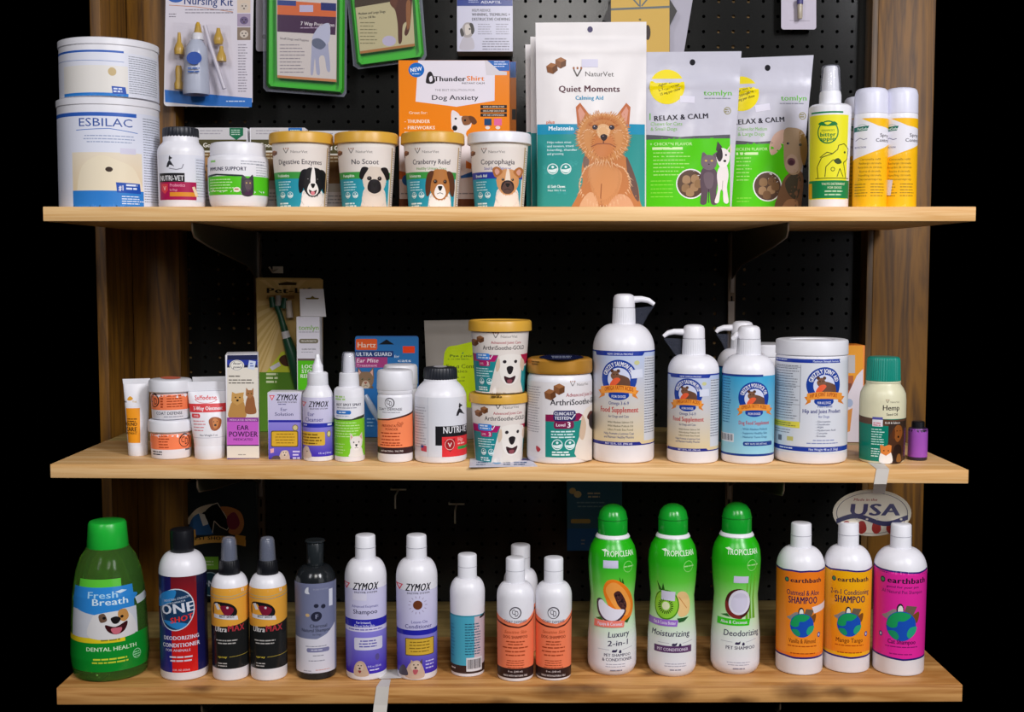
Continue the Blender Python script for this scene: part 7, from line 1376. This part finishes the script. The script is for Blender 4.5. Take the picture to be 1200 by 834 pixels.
def fa(P, u, d):
    P.group('fruit_picture'); P.poly([(u + 9, 684), (u + 8, 676), (u + 11, 683), (u + 12, 678), (u + 14, 685)], '#2a5a1c'); P.blob([(u - 11, 692), (u - 6, 681), (u + 5, 680), (u + 18, 690), (u + 26, 708), (u + 24, 722), (u + 14, 729), (u, 718), (u - 8, 704)], '#ee7f22'); P.blob([(u - 8, 692), (u - 3, 684), (u + 6, 684), (u + 18, 697), (u + 23, 712), (u + 17, 723), (u + 5, 714), (u - 4, 702)], '#f4a048'); P.blob([(u + 2, 696), (u + 8, 693), (u + 14, 700), (u + 18, 710), (u + 15, 717), (u + 8, 711), (u + 4, 703)], '#4a2a2a')
    for i in range(30):
        q_ = rnd.random(); P.ell(u + 4 + q_ * 9 + rnd.random() * 5, 696 + q_ * 12 + rnd.random() * 7, 1.2, 1.2, rnd.choice(['#2a1a1e', '#5a3a34']), 7)
    P.blob([(u - 19, 705), (u - 17, 719), (u - 8, 728), (u + 8, 728), (u + 17, 716), (u + 4, 716), (u - 6, 712), (u - 13, 703)], '#4a3440'); P.blob([(u - 17, 707), (u - 15, 718), (u - 7, 726.5), (u + 6, 726.5), (u + 15, 716), (u + 3, 714), (u - 7, 709), (u - 13, 704)], '#e2deea'); P.group('leaf_picture'); P.poly([(u - 20, 726), (u - 14, 724), (u - 10, 728)], '#3a6a24'); P.poly([(u + 14, 729), (u + 22, 724), (u + 18, 731)], '#2f5a20'); P.group('label')
    sticker(P, u - 2, 661.5, 17, 9, 0, '#cfcbe6'); fruit_banner(P, u - 3, 731.5, 36, '#ee8070', 'Papaya & Coconut'); P.text('Luxury', u + 8, 746.5, 6.4, '#33294c', w=27, shear=.18, bold=1, rot=.06); P.text('2-in-1', u + 8, 756.5, 6.2, '#33294c', w=27, shear=.1, bold=1, rot=.06)
    P.text('PET SHAMPOO', u + 7, 769.4, 3.4, '#3c3450', w=33, bold=1); P.text('& CONDITIONER', u + 7, 774.6, 3.4, '#3c3450', w=37, bold=1)
def fb(P, u, d):
    P.group('fruit_picture'); P.poly([(u - 16, 693), (u - 18, 682), (u - 13, 692), (u - 11, 684), (u - 9, 693)], '#2a5a1c'); P.blob([(u + 6, 697), (u + 16, 695), (u + 22, 706), (u + 20, 720), (u + 8, 722)], '#e8c284'); P.line([(u + 8, 700), (u + 18, 714)], 1, '#c88a4a'); P.ell(u - 8, 709.5, 17, 17.6, '#4a8a1c', 30); P.ell(u - 8, 709.5, 15.4, 16, '#8ecc3a', 28)
    for i in range(22): t = i * 2 * PI / 22; P.line([(u - 8 + 6 * math.cos(t), 711 + 6 * math.sin(t)), (u - 8 + 9.5 * math.cos(t), 711 + 9.5 * math.sin(t))], 1.1, '#20301a')
    P.ell(u - 8, 711, 5, 4.8, '#e0e6b8', 16); P.group('leaf_picture'); P.poly([(u + 6, 725), (u + 20, 724), (u + 14, 729), (u + 8, 730)], '#2a5a2c'); P.group('label'); sticker(P, u - 5, 699, 17, 11, 3, '#d4d2e6'); fruit_banner(P, u - 10, 730.5, 35, '#9a6cc8', 'Oat & Cocoa Butter'); P.text('Moisturizing', u - 3, 746, 6.6, '#33294c', w=50, shear=.15, bold=1); P.rect(u - 20, 757, u + 22, 765, '#5a3a64'); P.text('PET CONDITIONER', u + 1, 763, 3.4, '#dcd0e4', w=38, bold=1)
def fc(P, u, d):
    P.group('fruit_picture'); 
    for x in (12, 16, 20): P.poly([(u + x, 726), (u + x + 1.5, 672), (u + x + 3, 726)], '#6aa82c')
    P.ell(u + 3, 708, 16.6, 17.6, '#4a2220', 30, .4); P.blob([(u - 12, 705), (u - 12, 716), (u - 4, 724), (u + 8, 725), (u - 4, 716)], '#7a2c28'); P.ell(u + 5, 706.5, 13.6, 15, '#dcd8e6', 28, .5); P.ell(u + 5, 707, 10.5, 12, '#cfcade', 24, .5); P.group('leaf_picture'); P.poly([(u - 18, 722), (u - 10, 720), (u - 6, 724)], '#2a6a2c'); P.group('label'); sticker(P, u + 6, 679.5, 17, 8, 2, '#ccc6e2'); fruit_banner(P, u - 2, 729.5, 39, '#3cc21c', 'Aloe & Coconut'); P.text('Deodorizing', u + 9, 745.5, 6.8, '#33294c', w=47, shear=.08, bold=1); P.text('PET SHAMPOO', u + 7, 761, 3.8, '#3c3450', w=36, bold=1)
tropi('green and white bottle with papaya slice picture', 717, 793, 0, fa, 7)
tropi('green and white bottle with kiwi slice picture', 787, 794.5, -.5, fb)
tropi('green and white bottle with split coconut picture', 861, 792, -2, fc)
# ---- bath brand bottles with globe
def eb(lab, u, vb, r, d, c0, c1, lines, flav, sc=1.0, side=None):
    b = Round('shampoo_bottle', lab, 'bottle', 3, u, r, vb=vb, group='globe picture bottles'); b.body(foot(r - 1, 3) + [(664 + d, r)] + arc_sh(664 + d, r, 639.5 + d, 11.5, 11), WHITE); flip_cap(b, 640 + d, 612 + d, 12, 11.6)
    P = b.print(PRINTG, r=r); e = 2.4
    top = [(u + x * r * .99, 671 + d + (-2 if abs(x) > .9 else 0) + rnd.uniform(-.8, .8)) for x in (-1, -.7, -.35, 0, .35, .7, 1)]; bot = [(u + x * r * .99, 771 + d + rnd.uniform(-.8, .8) - abs(x) * 2) for x in (1, .6, .2, -.2, -.6, -1)]
    P.poly([(x, y - 2) for x, y in top] + [(u + r * 1.02, 720)] + [(x, y + 2.2) for x, y in bot] + [(u - r * 1.02, 720)], '#2c2070'); P.poly(top + bot, c0)
    if c1: P.rect(u - r * .95, 676 + d, u + r * .95, 766 + d, c0, c1)
    P.group('logo'); P.ell(u - 15 * sc, 680.5 + d, 2.8 * sc, 3 * sc, '#1c2c4a', 12); P.blob([(u - 16.4 * sc, 680 + d), (u - 15 * sc, 678.4 + d), (u - 13.4 * sc, 680.5 + d), (u - 15 * sc, 682.6 + d)], '#3a8a5a'); P.group('label'); P.text('earthbath', u + 8 * sc, 683 + d, 5.2 * sc, '#241a30', w=39 * sc, bold=2)
    for t, dv, h, w_, bo in lines: P.text(t, u + 4, dv + d, h, '#2c1c4c', w=w_, bold=bo)
    globe(P, u + 3, 733 + d, 14 * sc)
    P.text(flav, u + 4, 754 + d, 5, '#6a2c14' if c0 != '#e02a9a' else '#5a1250', w=33, bold=1); P.greek(u - 16, 757 + d, u + 22, 1, 3, '#a84a14' if c0 != '#e02a9a' else '#8a1a6a', 1.2, align='c'); P.greek(u - 10, 765.5 + d, u + 22, 1, 3, '#a84a14' if c0 != '#e02a9a' else '#8a1a6a', 1.2); P.group('seal'); P.ell(u + (22 if sc == 1 else -20), 745 + d, 2.6, 3.2, '#2c3c8a', 10); P.ell(u + (22 if sc == 1 else -20), 745 + d, 1.3, 1.8, '#c8d0e4', 8); P.group('label')
    if side: sticker(P, *side)
    P.done()
eb('white bottle with orange globe label', 936, 792, 27.8, 0, '#ef7d1e', '#f0902a', (('Oatmeal & Aloe', 697.8, 6, 40, 1), ('SHAMPOO', 707.5, 8, 35, 2)), 'Vanilla & Almond', side=(958, 713, 15, 8, -18, '#e4d8dc'))
eb('white bottle with yellow globe label', 991, 789.5, 27.6, -1, '#f0ae12', '#ee8a20', (('2-in-1 Conditioning', 698, 6, 48, 1), ('SHAMPOO', 707.5, 8, 37, 2)), 'Mango Tango')
eb('white bottle with magenta globe label', 1052, 793, 30, 1, '#e02a9a', None, (('good for your pet', 688.6, 2.6, 38, 1), ('All Natural Pet Shampoo', 695, 3.8, 50, 0)), 'Cat Shampoo', sc=1.25)
# ---- dark bag hung behind the conditioner
Yk = YP - .03
r, org, o, P = hanging('grooming_bag', 'black hanging bag with horse head crest behind the deodorizing conditioner', 'package', [(201, 566), (300, 564), (303, 698), (204, 700)], Yk, .012, plastic('black_bag', '#22282c', .35))
P.group('emblem'); P.blob([(216, 614), (228, 598), (240, 592), (254, 590), (252, 596), (238, 600), (226, 612)], '#e8d6b8'); P.blob([(220, 622), (226, 606), (238, 602), (248, 620), (248, 626), (222, 626)], '#3a6aa4'); P.poly([(233, 601), (242, 603), (244, 614), (238, 616)], '#ece6e0'); P.blob([(240, 600), (250, 591), (256, 589), (258, 594), (265, 606), (269, 616), (266, 621), (258, 616), (251, 611), (250, 624), (244, 612)], '#0f1113'); P.line([(234, 604), (244, 593), (255, 589), (256, 591), (258, 594), (265, 605), (269, 616), (266, 621), (258, 617), (251, 610), (249, 624)], .9, '#e0d0bc'); P.blob([(258, 594), (270, 594), (282, 600), (286, 614), (280, 626), (268, 624), (270, 614), (264, 602)], '#c8804c'); P.blob([(266, 606), (275, 600), (281, 612), (276, 620), (268, 618)], '#8a3448'); P.poly([(221, 622), (229, 620), (230, 632), (222, 636)], '#e8a84c')
tp = [(222 + i * 6, 632 - 4.5 * math.sin(PI * i / 11)) for i in range(12)]; P.poly(tp + [(x, y + 8) for x, y in tp[::-1]], '#efb458'); P.poly([(276, 626), (288, 628), (286, 640), (274, 634)], '#e0a044'); P.group('label'); P.text('BEST SHOT', 244, 633, 3.8, '#2a2218', w=40, bold=2, bow=1); P.rect(236, 652, 256, 667, '#7ab83a'); P.greek(240, 657, 252, 2, 3.6, '#c8e0a8', 1.6); P.ell(246, 684, 13, 14, '#8aa0a8', 24); P.ell(246, 684, 12, 13, '#183848', 24); P.text('ONE', 246, 687, 7, '#b8c0cc', w=20, bold=2); P.done({'label': 'print'})
r, org, o, P = hanging('hanging_pouch', 'dark teal hanging pouch behind the papaya bottle', 'pouch', [(664, 562), (729, 562), (729, 645), (665, 645)], YP - .03, .010, plastic('dark_teal_bag', '#2f6482', .35))
P.group('chew_picture'); P.ell(671, 575, 4, 3.6, '#d8c080'); P.ell(677, 579, 4.4, 4, '#e0cc90'); P.group('label'); P.greek(688, 577, 704, 2, 4, '#c8c0a0', 1.8, align='c'); P.greek(673, 588, 712, 2, 4.6, '#7aa0b0', 1.4, align='c'); P.rect(669, 608, 692, 613, '#c0a860', r=2); P.rect(664.5, 619, 729, 645, '#2c6ab0'); P.greek(681, 632, 686, 2, 4, '#8a9aa8', 1.6); P.done({'label': 'print'})
# ---- empty peg hooks
for lab, u, v in (('small empty steel peg hook above the sun emblem conditioner', 467, 573), ('small empty steel peg hook above the teal label bottle', 535, 590)):
    c = atY(u, v, YP); hk = thing('peg_hook', lab, 'hook', c, 'peg hooks'); V, Fc = tube_vf([(-.014, -.003, 0), (.014, -.003, 0)], .0014, 8); o = mesh_obj('cross_bar', V, Fc, HOOK, hk, 50); fix_normals(o)
    V, Fc = tube_vf([(0, -.004, -.001), (0, -.06, .0), (0, -.064, -.008), (0, -.062, -.022)], .0015, 8); o = mesh_obj('prong', V, Fc, HOOK, hk, 50); fix_normals(o); V, Fc = tube_vf([(-.013, -.003, 0), (-.013, .004, .004)], .0013, 8); o = mesh_obj('clip', V, Fc, HOOK, hk, 50); fix_normals(o)
# ---- plain shelf talker on the lowest shelf
r, c = talker('shelf_tag', 'plain white paper strip folded over the edge of the lowest shelf', [(441, 805), (456, 805), (458, 796), (447, 796)], [(438, 454, 826, YF - .0012), (436, 452, 845, YF - .004)], 3)
pp = [on_shelf(3, *q) for q in ((446, 786), (470, 785), (472, 795), (444, 796))]; V = [p - c + Vector((0, 0, .0011)) for p in pp] + [p - c + Vector((0, 0, .0016)) for p in pp]; o = mesh_obj('paper_base', V, [(0, 1, 2, 3), (7, 6, 5, 4), (0, 1, 5, 4), (1, 2, 6, 5), (2, 3, 7, 6), (3, 0, 4, 7)], plastic('strip_paper', '#d2ccc4', .55), r, 0); fix_normals(o)
